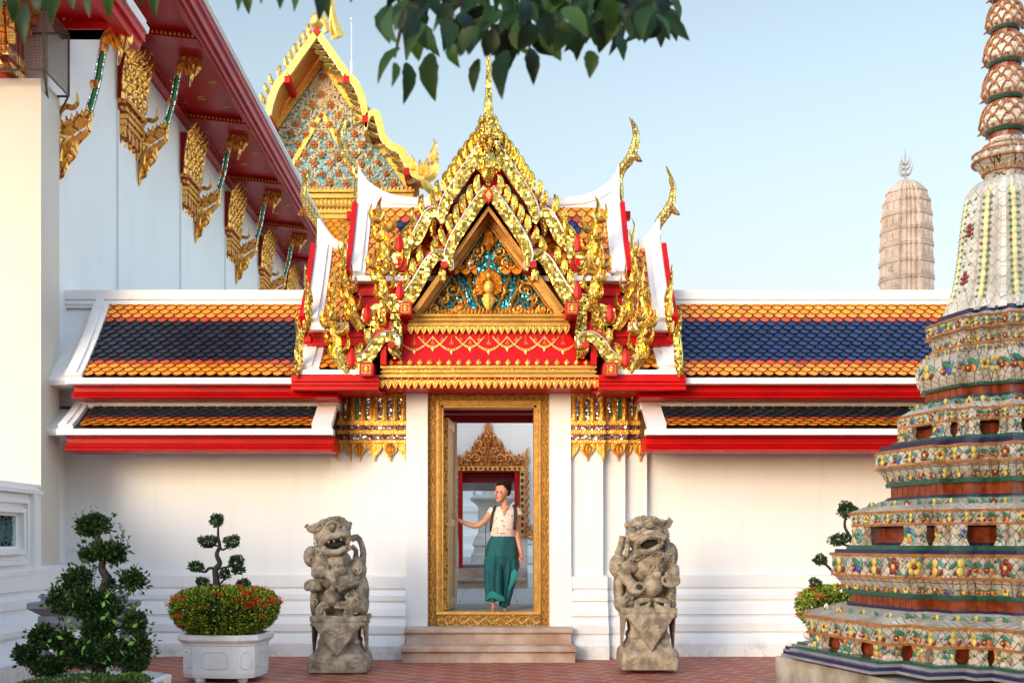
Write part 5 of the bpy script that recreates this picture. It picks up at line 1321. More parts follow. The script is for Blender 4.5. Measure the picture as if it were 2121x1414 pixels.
def strip(par, name, mat, px, p0, p1, k=1.012):
    """thin glazed course around the outline"""
    h, Y = solve(px); m = MB(); m.plan(PLC, [(h * k, ZP(p1, Y)), (h * k, ZP(p0, Y))], CH, CR); return m.build(name, mat, par)
# one storey: sloping top, flowered band, niches on legs, steps
def storey(neck, slope, band, legs, steps, bulge):
    """each entry lists silhouette (x, row) pairs of the photograph from top to bottom"""
    base = seg('mosaic_storey', [slope[0], slope[1]] + band + [(band[-1][0] + 6, band[-1][1] + 1)], 'white_ceramic')
    # cores of the niches
    h0, Y0 = solve(band[-1][0]); z1 = ZP(band[-1][1], Y0); zl = ZP(legs[1], Y0)
    m = MB(); m.plan(PLC, [(h0 * .86, zl - .02), (h0 * .86, z1 + .02)], CH, CR); m.build('niche_back', 'neck_tile', base)
    m = MB(); m.plan(PLC, [(h0 * .865, zl - .02), (h0 * .865, zl + .02)], CH, CR); m.plan(PLC, [(h0 * .865, z1 - .02), (h0 * .865, z1 + .02)], CH, CR); m.build('niche_edge', 'blue_ceramic', base)
    lg = MB(); fl = MB(); H = z1 - zl
    for A, B, t, n, L in edges(PLC, h0):
        spots = [0.0, 1.0] if L > .3 else [.5] if L > .1 else []
        for f in spots:
            w = min(.085, L * .25); c = A + t * (w if f < 1 else L - w)
            prof_ = [(0, 1.0), (.25, .95), (.5, .8), (.75, .85), (.9, 1.05), (1, 1.2)]
            rs = []
            for f2, k in prof_:
                z = z1 - H * f2; out = .004 + .02 * max(0, f2 - .6) * 2
                rs.append([Vector((p.x, p.y, z)) for p in (c - t * w * k + n * out, c + t * w * k + n * out, c + t * w * k - n * .055 * h0, c - t * w * k - n * .055 * h0)])
            lg.rings(rs)
            for v in (.3, .55, .8): 
                cc = Vector((c.x, c.y, z1 - H * v)) + n * .012
                chip(fl, cc, t, n, rnd(-.3, .3) * w, 0, w * .3, w * .34, rnd(0, 3), random.choice((YEL, MAR, GRN, TEA, BLU, ORA)))
                chip(fl, cc, t, n, w * .5, -.01, w * .2, w * .4, rnd(0, 3), random.choice((GRN, TEA)))
                chip(fl, cc, t, n, -w * .5, .01, w * .2, w * .36, rnd(0, 3), random.choice((GRN, YEL)))
    lg.split('niche_leg', 'white_ceramic', base); fl.build('leg_chips', 'ceramic', base)
    # little guardian in the long left niche
    hA, YA = solve(slope[1][0]); ha, _ = solve(slope[0][0])
    flowers('slope_chips', hA, LV(*slope[1])[1] + .0, LV(*slope[0])[1], base, ha, .8)
    hb, Yb = solve((band[0][0] + band[-1][0]) / 2); flowers('band_flowers', hb * 1.002, ZP(band[-1][1], Yb) + .012, ZP(band[0][1], Yb) - .012, base)
    strip(base, 'ochre_course', 'ochre_ceramic', band[0][0], band[0][1] - 1.5, band[0][1] + 3, 1.01); strip(base, 'ochre_course', 'ochre_ceramic', band[-1][0], band[-1][1] - 3, band[-1][1] + 1.5, 1.006)
    # steps below the legs
    for i, (a, b, mt) in enumerate(steps):
        h, Yx = solve(a[0]); z0, z1_ = ZP(b[1], Yx), ZP(a[1], Yx); m = MB(); m.plan(PLC, [(h, z0), (h, z1_)], CH, CR); m.build('glazed_step', mt, base)
    # lower flowered band and its inward curve
    b2 = seg('mosaic_band', [(steps[-1][1][0], steps[-1][1][1] - 1)] + bulge, 'white_ceramic')
    h1, Y1 = solve(bulge[0][0]); flowers('band_flowers', h1 * 1.002, ZP(bulge[1][1], Y1) + .01, ZP(bulge[0][1], Y1) - .012, b2)
    strip(b2, 'ochre_course', 'ochre_ceramic', bulge[0][0], bulge[0][1] - 3, bulge[0][1] + 2); strip(b2, 'ochre_course', 'ochre_ceramic', bulge[1][0], bulge[1][1] - 2.5, bulge[1][1] + 2.5)
    h2, Y2 = solve(bulge[2][0]); h3, Y3 = solve(bulge[3][0]); flowers('curve_flowers', h3, ZP(bulge[3][1], Y3) + .012, ZP(bulge[2][1], Y2) - .01, b2, h2)
    strip(b2, 'blue_course', 'blue_ceramic', bulge[2][0], bulge[1][1] + 2.5, bulge[2][1] + 1, 1.0); strip(b2, 'green_course', 'green_ceramic', bulge[3][0] , bulge[3][1] - 4, bulge[3][1] + 2, 1.03)
def neck(pts, h_in=1.0):
    a, b = pts; h, Y = solve(a[0]); m = MB(); m.plan(PLC, [(h, ZP(b[1], Y) - .03), (h, ZP(a[1], Y) + .03)], CH, CR); o = m.build('brick_neck', 'neck_tile', chedi)
    m = MB()
    for A, B, t, n, L in edges(PLC, h):
        k = max(1, int(L / .07))
        for q in range(1, k): 
            c = A + t * (L * q / k); m.hexa([c + Vector((0, 0, ZP(b[1], Y))) - t * .002 - n * .002, c + Vector((0, 0, ZP(b[1], Y))) + t * .002 - n * .002, c + Vector((0, 0, ZP(b[1], Y))) + t * .002 + n * .002, c + Vector((0, 0, ZP(b[1], Y))) - t * .002 + n * .002],
                [c + Vector((0, 0, ZP(a[1], Y))) - t * .002 - n * .002, c + Vector((0, 0, ZP(a[1], Y))) + t * .002 - n * .002, c + Vector((0, 0, ZP(a[1], Y))) + t * .002 + n * .002, c + Vector((0, 0, ZP(a[1], Y))) - t * .002 + n * .002])
    m.build('tile_joints', 'dark_wood', o)
    strip(o, 'green_course', 'green_ceramic', a[0] - 10, a[1] - 5, a[1] - 1, 1.0); strip(o, 'blue_course', 'blue_ceramic', b[0] - 10, b[1] - 1, b[1] + 4, 1.0); strip(o, 'green_course', 'green_ceramic', b[0] - 16, b[1] + 3, b[1] + 7, 1.0)
# top down
neck([(1916, 820), (1916, 840)])
storey(None, [(1906, 843), (1861, 868)], [(1858, 870), (1860, 893)], (893, 922), [((1846, 922), (1846, 930), 'green_ceramic'), ((1822, 930), (1822, 942), 'blue_ceramic')], [(1813, 944), (1815, 974), (1822, 980), (1841, 1006)])
neck([(1845, 1012), (1845, 1034)])
storey(None, [(1822, 1040), (1764, 1061)], [(1761, 1064), (1765, 1090)], (1090, 1128), [((1753, 1128), (1753, 1136), 'green_ceramic'), ((1729, 1136), (1729, 1144), 'blue_ceramic')], [(1722, 1146), (1725, 1186), (1733, 1194), (1758, 1220)])
neck([(1763, 1226), (1763, 1244)])
storey(None, [(1735, 1247), (1668, 1271)], [(1666, 1274), (1676, 1308)], (1308, 1336), [((1645, 1336), (1645, 1341), 'green_ceramic'), ((1634, 1341), (1634, 1346), 'blue_ceramic'), ((1622, 1346), (1622, 1352), 'lavender_stone')], [(1601, 1356), (1598, 1366), (1598, 1368), (1598, 1372)]) if False else None
st = seg('mosaic_storey', [(1735, 1247), (1668, 1271), (1666, 1274), (1674, 1309), (1682, 1310)], 'white_ceramic')
h0, Y0 = solve(1670)
flowers('slope_chips', h0, ZP(1271, Y0), LV(1735, 1247)[1], st, LV(1735, 1247)[0], .8); flowers('band_flowers', h0 * 1.0, ZP(1305, Y0), ZP(1278, Y0), st)
strip(st, 'ochre_course', 'ochre_ceramic', 1666, 1271, 1276); strip(st, 'ochre_course', 'ochre_ceramic', 1674, 1305, 1310)
m = MB(); m.plan(PLC, [(h0 * .91, ZP(1400, Y0)), (h0 * .91, ZP(1308, Y0))], CH, CR); m.build('niche_back', 'neck_tile', st)
lg = MB(); fl = MB(); z1, zl = ZP(1309, Y0), ZP(1338, Y0); H = z1 - zl
for A, B, t, n, L in edges(PLC, h0 * .985):
    for f in ([0.0, .5, 1.0] if L > .7 else [0.0, 1.0] if L > .35 else [.5]):
        w = min(.10, L * .27); c = A + t * (w if f == 0 else L - w if f == 1 else (L / 2 if L > .7 else w)); rs = []
        for f2, k in [(0, 1.0), (.25, .95), (.5, .8), (.75, .85), (.9, 1.05), (1, 1.2)]:
            rs.append([Vector((p.x, p.y, z1 - H * 1.0 * f2)) for p in (c - t * w * k + n * (.004 + .03 * max(0, f2 - .6)), c + t * w * k + n * (.004 + .03 * max(0, f2 - .6)), c + t * w * k - n * .07, c - t * w * k - n * .07)])
        lg.rings(rs)
        for v in (.25, .6): 
            for u in (-.5, 0, .5): chip(fl, Vector((c.x, c.y, z1 - H * v)) + n * .012, t, n, u * w, rnd(-.02, .02), w * .25, w * .32, rnd(0, 3), random.choice((YEL, MAR, GRN, TEA, GRN, ORA)))
lg.split('niche_leg', 'white_ceramic', st); fl.build('leg_chips', 'ceramic', st)
for (px, a, b, mt) in ((1648, 1336, 1341, 'green_ceramic'), (1636, 1341, 1346, 'lavender_stone'), (1622, 1346, 1352, 'blue_ceramic'), (1618, 1352, 1357, 'lavender_stone')):
    h, Yx = solve(px); m = MB(); m.plan(PLC, [(h, ZP(b, Yx)), (h, ZP(a, Yx))], CH, CR); m.build('glazed_step', mt, st)
PLN = indent([(1, -.62), (1, .62), (.8, .62), (.8, .8), (.62, .8)]); h, Yx = solve(1606, PLN); m = MB(); m.plan(PLN, [(h * 1.0, -.02), (h, ZP(1357, Yx))], CH, CR); m.build('plinth', 'plinth_stone', chedi)
# above: bulging lotus course, bands and bell
b3 = seg('lotus_course', [(1928, 738), (1906, 757), (1896, 778), (1899, 800), (1910, 818)], 'white_ceramic')
hA, YA = solve(1897); hB, YB = solve(1926); hC, YC = solve(1908)
flowers('course_flowers', hA, ZP(800, YA), ZP(765, YA), b3, hA, .8); flowers('upper_flowers', hA * 1.0, ZP(757, YA), ZP(742, YB), b3, hB * 1.0, 1.2)
strip(b3, 'ochre_course', 'ochre_ceramic', 1926, 735, 740); strip(b3, 'green_course', 'green_ceramic', 1909, 815, 821)
b4 = seg('mosaic_band', [(1944, 672), (1918, 686), (1918, 706), (1928, 716), (1934, 736)], 'white_ceramic')
hA, YA = solve(1917); flowers('band_flowers', hA, ZP(706, YA), ZP(688, YA), b4); hB, YB = solve(1932); flowers('curve_flowers', hB, ZP(733, YB), ZP(717, YB), b4)
strip(b4, 'ochre_course', 'ochre_ceramic', 1917, 683, 687); strip(b4, 'ochre_course', 'ochre_ceramic', 1917, 706, 710); strip(b4, 'blue_course', 'blue_ceramic', 1943, 666, 672, 1.0)
bell = seg('bell', [(2022, 386), (2010, 396), (1999, 412), (1994, 440), (1988, 480), (1984, 520), (1979, 560), (1972, 600), (1964, 628), (1954, 652), (1946, 668)], 'bell_ceramic', PLR)
m = MB(); bl = [(2016, 400), (1997, 425), (1991, 460), (1986, 500), (1982, 540), (1976, 580), (1969, 615), (1960, 640)]
LVs = [LV(a, b, PLR) for a, b in bl]
def bell_h(z):
    for (h_a, za), (h_b, zb) in zip(LVs, LVs[1:]):
        if zb <= z <= za: return h_a + (h_b - h_a) * (za - z) / (za - zb)
    return LVs[0][0]
z = LVs[0][1]; k = 0; dirs = []
for i, (x, y) in enumerate(PLR):
    a, b = PLR[i - 1], PLR[(i + 1) % len(PLR)]
    c1 = (x - a[0]) * (b[1] - y) - (y - a[1]) * (b[0] - x)
    if c1 > 0 and (x, y) in [q for q in PLR if abs(abs(q[0]) - abs(q[1])) > .4 or abs(abs(q[0]) - abs(q[1])) < .16]: dirs.append((x, y))
dirs = dirs[::2]
while z > LVs[-1][1]:
    h = bell_h(z)
    for x, y in dirs:
        X0, Y0_ = cpt(h * 1.0, x, y); n = Vector((X0 - CH[0], Y0_ - CH[1], 0)).normalized()
        if n.dot(Vector((-.45, -.9, 0))) < -.3: continue
        t = Vector((-n.y, n.x, 0)); c = Vector((X0, Y0_, z))
        chip(m, c - n * .006, t, n, 0, 0, .024, .036, 0, LYE, .7); chip(m, c, t, n, .03, -.014, .011, .011, 0, TEA, .9); chip(m, c, t, n, -.03, -.014, .011, .011, 0, MAR if k % 9 == 0 else TEA, .9)
    k += 1; z -= .052
m.build('yellow_petals', 'ceramic', bell)
m = MB()                                               # pendant of chips on the flat left face of the bell
for A, B, t, n, L in edges(PLR, 1):
    if L < .3: continue
for k in range(34):
    z = LVs[1][1] - .02 - k * .034; h = bell_h(z)
    for A, B, t, n, L in edges(PLR, h):
        if L < .5 * h: continue
        c = (A + B) / 2; c.z = z; w = .035 if k < 26 else .035 + (k - 26) * .006
        for e in (-1, 1): chip(m, c + n * .004, t, n, e * w, 0, .018, .011, e * .6, MAR if k % 11 in (7, 8) else WHI if k % 3 else TEA, .6)
        if k % 11 in (6, 7, 8): chip(m, c + n * .004, t, n, 0, 0, .024, .022, 0, MAR, .7)
m.build('pendant_chips', 'ceramic', bell)
h, Yx = solve(1946, PLR); m = MB(); m.plan(PLC, [(h * 1.0, ZP(674, Yx)), (h * 1.0, ZP(664, Yx))], CH, CR); m.build('blue_course', 'blue_ceramic', bell)
# throne and lotus rings of the spire
def RR(px, py): return ((2082 - px) * CH[1] / F, ZP(py, CH[1]))
th = MB(); th.plan(PLT, [RR(2052, 386), RR(2044, 362), RR(2036, 352), RR(2026, 340), RR(2022, 334), RR(2022, 322), RR(2034, 314), RR(2048, 298), RR(2050, 290)], CH, CR); th_o = th.build('harmika', 'white_ceramic', chedi)
m = MB()
for p0, p1, px in ((334, 338, 2019), (318, 322, 2020), (302, 306, 2040), (356, 361, 2038)):
    m.plan(PLT, [(RR(px, 0)[0], ZP(p1, CH[1])), (RR(px, 0)[0], ZP(p0, CH[1]))], CH, CR)
m.build('ochre_course', 'ochre_ceramic', th_o)
hh = RR(2024, 0)[0]; flowers('course_flowers', hh * .99, ZP(333, CH[1]), ZP(323, CH[1]), th_o, None, 1, PLT); flowers('lower_flowers', RR(2040, 0)[0], ZP(354, CH[1]), ZP(340, CH[1]), th_o, RR(2030, 0)[0], 1, PLT)
z = CH[1]
for cy, hgt, rb in ((243, 58, 49), (175, 60, 44), (103, 56, 41), (35, 52, 36), (-28, 50, 31), (-84, 44, 26)):
    rB = rb * z / F; zc = ZP(cy, z); H = hgt * z / F
    m = MB(); prof = [(rB * .62, zc - H * .52), (rB * .86, zc - H * .47), (rB * 1.0, zc - H * .36), (rB * .97, zc - H * .15), (rB * .90, zc + H * .1), (rB * .84, zc + H * .28), (rB * .72, zc + H * .42), (rB * .5, zc + H * .48)]
    m.lathe(prof, CH, 28); o = m.build('lotus_ring', 'bell_ceramic', chedi)
    m = MB()
    def rad(f):
        zz = zc + f * H
        for (ra, za), (rb_, zb_) in zip(prof, prof[1:]):
            if za <= zz <= zb_: return ra + (rb_ - ra) * (zz - za) / (zb_ - za)
        return prof[0][0] if zz < prof[0][1] else prof[-1][0]
    np_ = 10
    for row, (f0, f1) in enumerate(((-.46, -.08), (-.18, .14), (.02, .36), (.24, .47))):
        for k in range(np_):
            a0 = 2 * PI * (k + .5 * (row % 2)) / np_; pts = []
            for q in range(9):
                u = -1 + q / 4; f = f0 + (f1 - f0) * (1 - abs(u) ** 1.7) ; a = a0 + u * PI / np_ * 1.02; r = rad(f) + .006
                pts.append((CH[0] + r * math.cos(a), CH[1] + r * math.sin(a), zc + f * H))
            m.tube(pts, .0075, 5)
    for k in range(np_):                                # curled tips at the foot
        a = 2 * PI * k / np_; c = Vector((CH[0] + rB * .95 * math.cos(a), CH[1] + rB * .95 * math.sin(a), zc - H * .42)); m.tube([c, c + Vector((.03 * math.cos(a), .03 * math.sin(a), -.015))], [.014, .004], 5)
    m.build('petal_ribs', 'ochre_ceramic', o)
    m = MB(); rn = rB * .66; m.lathe([(rn * 1.15, zc - H * .62), (rn * 1.2, zc - H * .58), (rn * 1.15, zc - H * .53)], CH, 24); m.build('green_course', 'green_ceramic', o)
    m = MB(); m.lathe([(rn, zc - H * .82), (rn, zc - H * .56)], CH, 20); m.build('brick_neck', 'neck_tile', o)
m = MB(); z0 = ZP(-104, CH[1]); m.lathe([(.075, z0 - .1), (.06, z0 + .1), (.045, z0 + .35), (.02, z0 + .75), (.035, z0 + .8), (.02, z0 + .86), (.004, z0 + .95)], CH, 12); m.build('pinnacle', 'neck_tile', chedi)
# ------------------------------------------------------------------ sculpting by voxel union
def sculpt(name, m, mat, parent, voxel, disp=0, dscale=.05, smooth=1, disp2=0):
    bmesh.ops.recalc_face_normals(m.bm, faces=m.bm.faces[:])
    me = bpy.data.meshes.new('tmp'); m.bm.to_mesh(me); m.bm.free(); o = bpy.data.objects.new('tmp', me); C.scene.collection.objects.link(o)
    r = o.modifiers.new('r', 'REMESH'); r.mode = 'VOXEL'; r.voxel_size = voxel; r.use_smooth_shade = True
    if smooth: s = o.modifiers.new('s', 'SMOOTH'); s.iterations = smooth; s.factor = .5
    for d, sc in ((disp, dscale), (disp2, dscale * .4)):
        if d:
            tx = bpy.data.textures.new('t', 'CLOUDS'); tx.noise_scale = sc; tx.noise_depth = 3
            dm = o.modifiers.new('d', 'DISPLACE'); dm.texture = tx; dm.strength = d; dm.mid_level = .5; dm.texture_coords = 'LOCAL'
    dg = C.evaluated_depsgraph_get(); dg.update(); ev = o.evaluated_get(dg); me2 = bpy.data.meshes.new_from_object(ev, depsgraph=dg)
    bpy.data.objects.remove(o); me2.name = name; me2.materials.clear(); me2.materials.append(MATS[mat])
    for p in me2.polygons: p.use_smooth = True
    q = bpy.data.objects.new(name, me2); C.scene.collection.objects.link(q)
    if parent is not None: q.parent = parent; q.matrix_parent_inverse = world_inv(parent)
    return q

# ------------------------------------------------------------------ stone guardian lions
LY = 12.45; LS = LY / F
def lion_base(t, cx, pb, ptop, w0, side):
    """pedestal: cx centre, pb foot row, ptop top row, w0 half width in photo pixels"""
    m = MB(); c = (XP(cx, LY), LY + .06); w = w0 * LS
    def lv(a, k): return (w * k, ZP(a, LY - w))
    H = pb - ptop; z = lambda f: ZP(pb - H * f, LY - w)
    sq = [(1, -.9), (1, .9), (.9, 1), (-.9, 1), (-1, .9), (-1, -.9), (-.9, -1), (.9, -1)]
    m.plan(sq, [(w * 1.0, z(.0) + .05 - .05 + .0), (w * 1.02, z(.16)), (w * .98, z(.28)), (w * .90, z(.33)), (w * .78, z(.36)), (w * .80, z(.40)), (w * .74, z(.42)), (w * .68, z(.50)), (w * .72, z(.52)), (w * .70, z(.58)), (w * .64, z(.62)), (w * .66, z(.74)), (w * .74, z(.80)), (w * .84, z(.84)), (w * .93, z(.86)), (w * .94, z(.90)), (w * .88, z(.905)), (w * .92, z(.94)), (w * .92, z(1.0))], c, 0)
    y0 = c[1] - w * .86; cx_ = c[0]
    m.hexa([(cx_ - w * .80, y0 - .03, z(.865)), (cx_ + w * .80, y0 - .03, z(.865)), (cx_, y0 - .05, z(.30))] , [(cx_ - w * .80, y0 + .05, z(.865)), (cx_ + w * .80, y0 + .05, z(.865)), (cx_, y0 + .10, z(.30))])
    for e in (-1, 1):
        m.hexa([(cx_ + e * w * .90, c[1] - w * .75, z(.865)), (cx_ + e * w * .90, c[1] + w * .75, z(.865)), (cx_ + e * w * .97, c[1], z(.30))], [(cx_ + e * w * .83, c[1] - w * .75, z(.865)), (cx_ + e * w * .83, c[1] + w * .75, z(.865)), (cx_ + e * w * .89, c[1], z(.30))])
        for q in (-1, 1):
            a = (cx_ + e * w * .62, c[1] + q * w * 1.0, z(.15)); m.tube([(a[0] + w * .17 * math.cos(v * .7) * (1 - v * .08), a[1], a[2] + w * .15 * math.sin(v * .7) * (1 - v * .08)) for v in range(11)], [w * .05] * 11, 6)
    for k in range(9): m.tube([(cx_ + rnd(-.4, .4) * w, y0 - .042, z(rnd(.6, .82))) for _ in range(2)], .006, 4)
    return sculpt('pedestal', m, 'lion_stone', t, .009, .005, .05, 1)
def eye(m, E, x, y, d, r): E(x, y, d, r, r, r)
def lion(cx, pb, label, side):
    t = thing('guardian_lion', label, 'lion statue', (XP(cx, LY), LY, 0)); random.seed(cx)
    return t
# left lion
L1 = thing('guardian_lion', 'grey stone guardian lion with its ear swept left, standing left of the gate steps', 'lion statue', (XP(705, LY), LY, 0), 'stone lions flanking the gate'); random.seed(5)
lion_base(L1, 704, 1395, 1281, 60, 0)
def mk(m, ox=0):
    def E(x, y, d, rx, rz, ry, M=None): m.ell((XP(x, LY), LY + d * LS, ZP(y, LY)), (rx * LS, ry * LS, rz * LS), 14, 9, M)
    def T(pts, rad, seg=7): 
        pp = smooth3([(XP(a, LY), LY + c * LS, ZP(b, LY)) for a, b, c in pts], 4); n = len(pp)
        rr = [rad] * n if isinstance(rad, (int, float)) else [rad[min(int(i / (n - 1) * (len(rad) - 1)), len(rad) - 2)] + (rad[min(int(i / (n - 1) * (len(rad) - 1)) + 1, len(rad) - 1)] - rad[min(int(i / (n - 1) * (len(rad) - 1)), len(rad) - 2)]) * ((i / (n - 1) * (len(rad) - 1)) % 1) for i in range(n)]
        m.tube(pp, [r * LS for r in rr], seg)
    return E, T
m = MB(); E, T = mk(m)
E(690, 1112, 0, 38, 34, 36); E(700, 1092, -14, 30, 16, 26); E(714, 1104, -34, 17, 11, 20)          # skull, brow, muzzle
T([(672, 1128, -34), (682, 1116, -44), (700, 1110, -50), (716, 1106, -50), (726, 1112, -40), (724, 1124, -34)], [6, 6, 7, 7, 6, 5])     # upper lip
T([(674, 1134, -32), (686, 1142, -42), (704, 1143, -46), (720, 1134, -38)], [7, 7, 7, 6])           # lower jaw
T([(684, 1117, -46), (689, 1124, -47)], [3, 1]); T([(697, 1115, -48), (700, 1122, -48)], [3, 1]); T([(712, 1112, -48), (714, 1119, -48)], [3, 1])
E(694, 1092, -38, 8, 7.5, 8); E(716, 1094, -34, 6, 6, 7); E(722, 1103, -44, 5, 4, 5); E(712, 1099, -50, 5, 4, 5)
T([(682, 1088, -40), (692, 1081, -44), (704, 1083, -42), (710, 1092, -44)], 3.5)
for k in range(16):
    a = k / 15; E(672 + 52 * a + rnd(-2, 2), 1086 - 13 * math.sin(a * PI) + rnd(-2, 3), -20 + rnd(-8, 8), 6, 5, 6)
T([(672, 1090, -10), (656, 1094, -14), (644, 1094, -12), (636, 1088, -10)], [14, 12, 8, 2]); T([(666, 1086, -24), (658, 1092, -26), (664, 1098, -26), (669, 1092, -26)], 3)
for k in range(22):                                                                               # mane curls at cheeks and chin
    a = k / 21; x = 664 + 62 * a; y = 1140 + 16 * math.sin(a * PI) - 8 * a + rnd(-3, 3); E(x, y, -30 + 6 * abs(a - .5), 6.5, 6, 7)
for k in range(14): E(660 + rnd(-5, 4), 1104 + k * 5, rnd(-10, 14), 7, 6, 8)
E(688, 1175, 0, 44, 46, 36); E(645, 1152, 2, 17, 22, 20); E(740, 1180, 4, 19, 28, 26); E(700, 1160, -26, 24, 20, 16)
E(712, 1196, -28, 26, 22, 18); E(694, 1228, 16, 50, 50, 24); E(700, 1186, -38, 16, 14, 12); E(716, 1180, -44, 10, 9, 9); E(672, 1186, -34, 18, 10, 12); T([(655, 1190, -24), (672, 1178, -38), (690, 1190, -44), (700, 1206, -46), (694, 1218, -44)], [9, 10, 9, 8, 5])
T([(738, 1200, -10), (722, 1206, -34), (704, 1216, -42)], [16, 12, 8])
E(652, 1210, -16, 20, 12, 18); E(642, 1215, -28, 8, 7, 8); E(654, 1218, -32, 8, 7, 8); E(664, 1216, -30, 7, 6, 7)
E(744, 1225, 8, 20, 40, 28); E(750, 1250, 6, 14, 26, 22); E(652, 1245, 4, 10, 36, 20)
for k in range(14): E(722 + rnd(0, 26), 1215 + rnd(0, 45), -24 + rnd(-4, 6), 7, 5, 6)
for k in range(5): T([(720 + k * 8, 1230 + k * 3, -26), (726 + k * 8, 1250 + k * 2, -30), (738 + k * 6, 1266, -24)], 3)
E(690, 1235, -20, 18.5, 18.5, 18.5)
for e, cx_ in ((-1, 672), (1, 722)):
    T([(690 + e * 4, 1250, -22), (cx_ - e * 2, 1248, -26), (cx_ + e * 10, 1262, -26), (cx_ + e * 6, 1274, -26), (cx_ - e * 4, 1272, -26), (cx_ - e * 2, 1260, -26)], [5, 6, 6, 6, 4, 3]); T([(690 + e * 6, 1256, -24), (cx_, 1258, -30), (cx_ + e * 2, 1268, -30)], 2.5)
T([(726, 1116, 10), (738, 1112, 12), (747, 1126, 14), (751, 1148, 12), (747, 1176, 10)], [7, 7, 6, 7, 9]); T([(727, 1130, 8), (736, 1140, 8), (735, 1160, 8)], [5, 5, 7])
T([(684, 1168, -42), (688, 1180, -46), (690, 1192, -46)], 2.5)
m.box(XP(648, LY), XP(764, LY), LY - 42 * LS, LY + 50 * LS, ZP(1283, LY), ZP(1273, LY))
sculpt('lion_body', m, 'lion_stone', L1, .0068, .012, .020, 1, .012)
m = MB(); E, T = mk(m); E(702, 1127, -30, 20, 9, 16); m.build('mouth_shade', 'shade_black', L1)  # dark ellipsoid paints the shade between the open jaws
def curls(L, pts, name='carved_curls'):
    m = MB(); E, T = mk(m)
    for (x, y, d, r) in pts:
        a0 = rnd(0, 6.28); e = random.choice((-1, 1))
        T([(x + r * (1 - .085 * j) * math.cos(a0 + e * j * .75), y + r * (1 - .085 * j) * math.sin(a0 + e * j * .75), d - j * .35) for j in range(11)], [r * .24, r * .20, r * .14], 5)
    m.build(name, 'lion_stone', L)
curls(L1, [(664 + 62 * k / 8, 1142 + 15 * math.sin(k / 8 * PI) - 8 * k / 8, -37 + 6 * abs(k / 8 - .5), 7) for k in range(9)] + [(672 + 7 * k, 1080 - 6 * math.sin(k / 7 * PI), -34, 5.5) for k in range(8)] + [(658 + 4 * (k % 2), 1106 + 9 * k, -10, 6.5) for k in range(7)] + [(742, 1180, -22, 9), (650, 1158, -17, 9), (735, 1222, -25, 7), (748, 1240, -23, 7), (738, 1258, -25, 6), (700, 1168, -42, 6), (656, 1246, -20, 7)])
# right lion
L2 = thing('guardian_lion', 'pale stone guardian lion with its ear raised right, standing right of the gate steps', 'lion statue', (XP(1340, LY), LY, 0), 'stone lions flanking the gate'); random.seed(8)
lion_base(L2, 1342, 1389, 1262, 58, 1)
m = MB(); E, T = mk(m)
E(1342, 1112, 4, 44, 36, 38); E(1330, 1090, -14, 36, 15, 24); E(1318, 1108, -34, 22, 11, 18)
T([(1312, 1136, -40), (1316, 1122, -48), (1332, 1112, -52), (1352, 1112, -50), (1368, 1116, -42)], [5, 7, 7, 6, 4]); T([(1298, 1112, -36), (1312, 1116, -46), (1330, 1104, -54), (1350, 1104, -50), (1372, 1112, -38)], [5, 6, 6, 6, 5])
T([(1316, 1140, -40), (1334, 1142, -44), (1352, 1134, -44), (1366, 1124, -40)], [6, 6, 6, 5]); T([(1358, 1116, -48), (1357, 1124, -48)], [3, 1])
E(1306, 1099, -36, 9, 8, 9); E(1340, 1087, -38, 10, 8, 9); E(1316, 1103, -52, 6, 5, 6); E(1326, 1098, -54, 6, 5, 6)
T([(1298, 1090, -38), (1310, 1088, -44), (1318, 1094, -46)], 3.5); T([(1328, 1084, -42), (1340, 1077, -44), (1354, 1082, -42)], 3.5)
for k in range(20):
    a = k / 19; E(1294 + 78 * a + rnd(-2, 2), 1088 - 14 * math.sin(a * PI * .9) + rnd(-3, 2), -16 + rnd(-10, 10), 6, 5, 6)
T([(1366, 1088, 0), (1378, 1084, -6), (1388, 1074, -8)], [11, 9, 2]); T([(1372, 1092, -6), (1384, 1088, -8), (1389, 1080, -8)], [6, 5, 2])
for k in range(16): E(1372 + 3 * math.sin(k) + k * .8, 1096 + k * 4.6, -8 + rnd(-8, 8), 7, 6, 8)
for k in range(9): E(1304 + k * 9, 1156 - 16 * math.sin(k / 8 * PI), -38, 6, 6.5, 6)
for k in range(5): E(1298 - k, 1112 + k * 9, -30, 6, 6, 7)
E(1342, 1165, 0, 46, 42, 38); E(1344, 1165, -26, 30, 30, 16); E(1282, 1172, 6, 20, 26, 24); E(1388, 1150, 4, 17, 28, 24); E(1304, 1172, -22, 20, 14, 16)
T([(1290, 1110, -8), (1286, 1128, -6), (1280, 1150, 0)], [9, 7, 10]); T([(1300, 1118, -8), (1298, 1140, -6)], [5, 6])
T([(1288, 1186, -20), (1298, 1202, -32), (1312, 1212, -36)], [15, 12, 9]); T([(1392, 1175, -10), (1390, 1192, -28), (1372, 1202, -36)], [14, 12, 9])
for q in range(4): T([(1294 + q * 3, 1206 + q * 4, -38), (1302 + q * 4, 1222 + q, -42), (1314 + q, 1226, -40)], 4); T([(1372 + q * 8, 1184 + q * 2, -40), (1382 + q * 5, 1196 + q * 3, -42), (1374 + q * 3, 1212, -40)], 4)
for (hx, hy) in ((1319, 1214), (1376, 1200)):
    T([(hx + 10 * math.cos(a * .7), hy + 9 * math.sin(a * .7), -40) for a in range(10)], 3.5)
E(1347, 1211, -30, 21, 21, 19); E(1356, 1189, -36, 9, 9, 9); E(1354, 1177, -38, 6, 6, 6); T([(1352, 1172, -40), (1346, 1164, -40), (1352, 1160, -40), (1358, 1164, -40), (1354, 1172, -40)], 2.2)
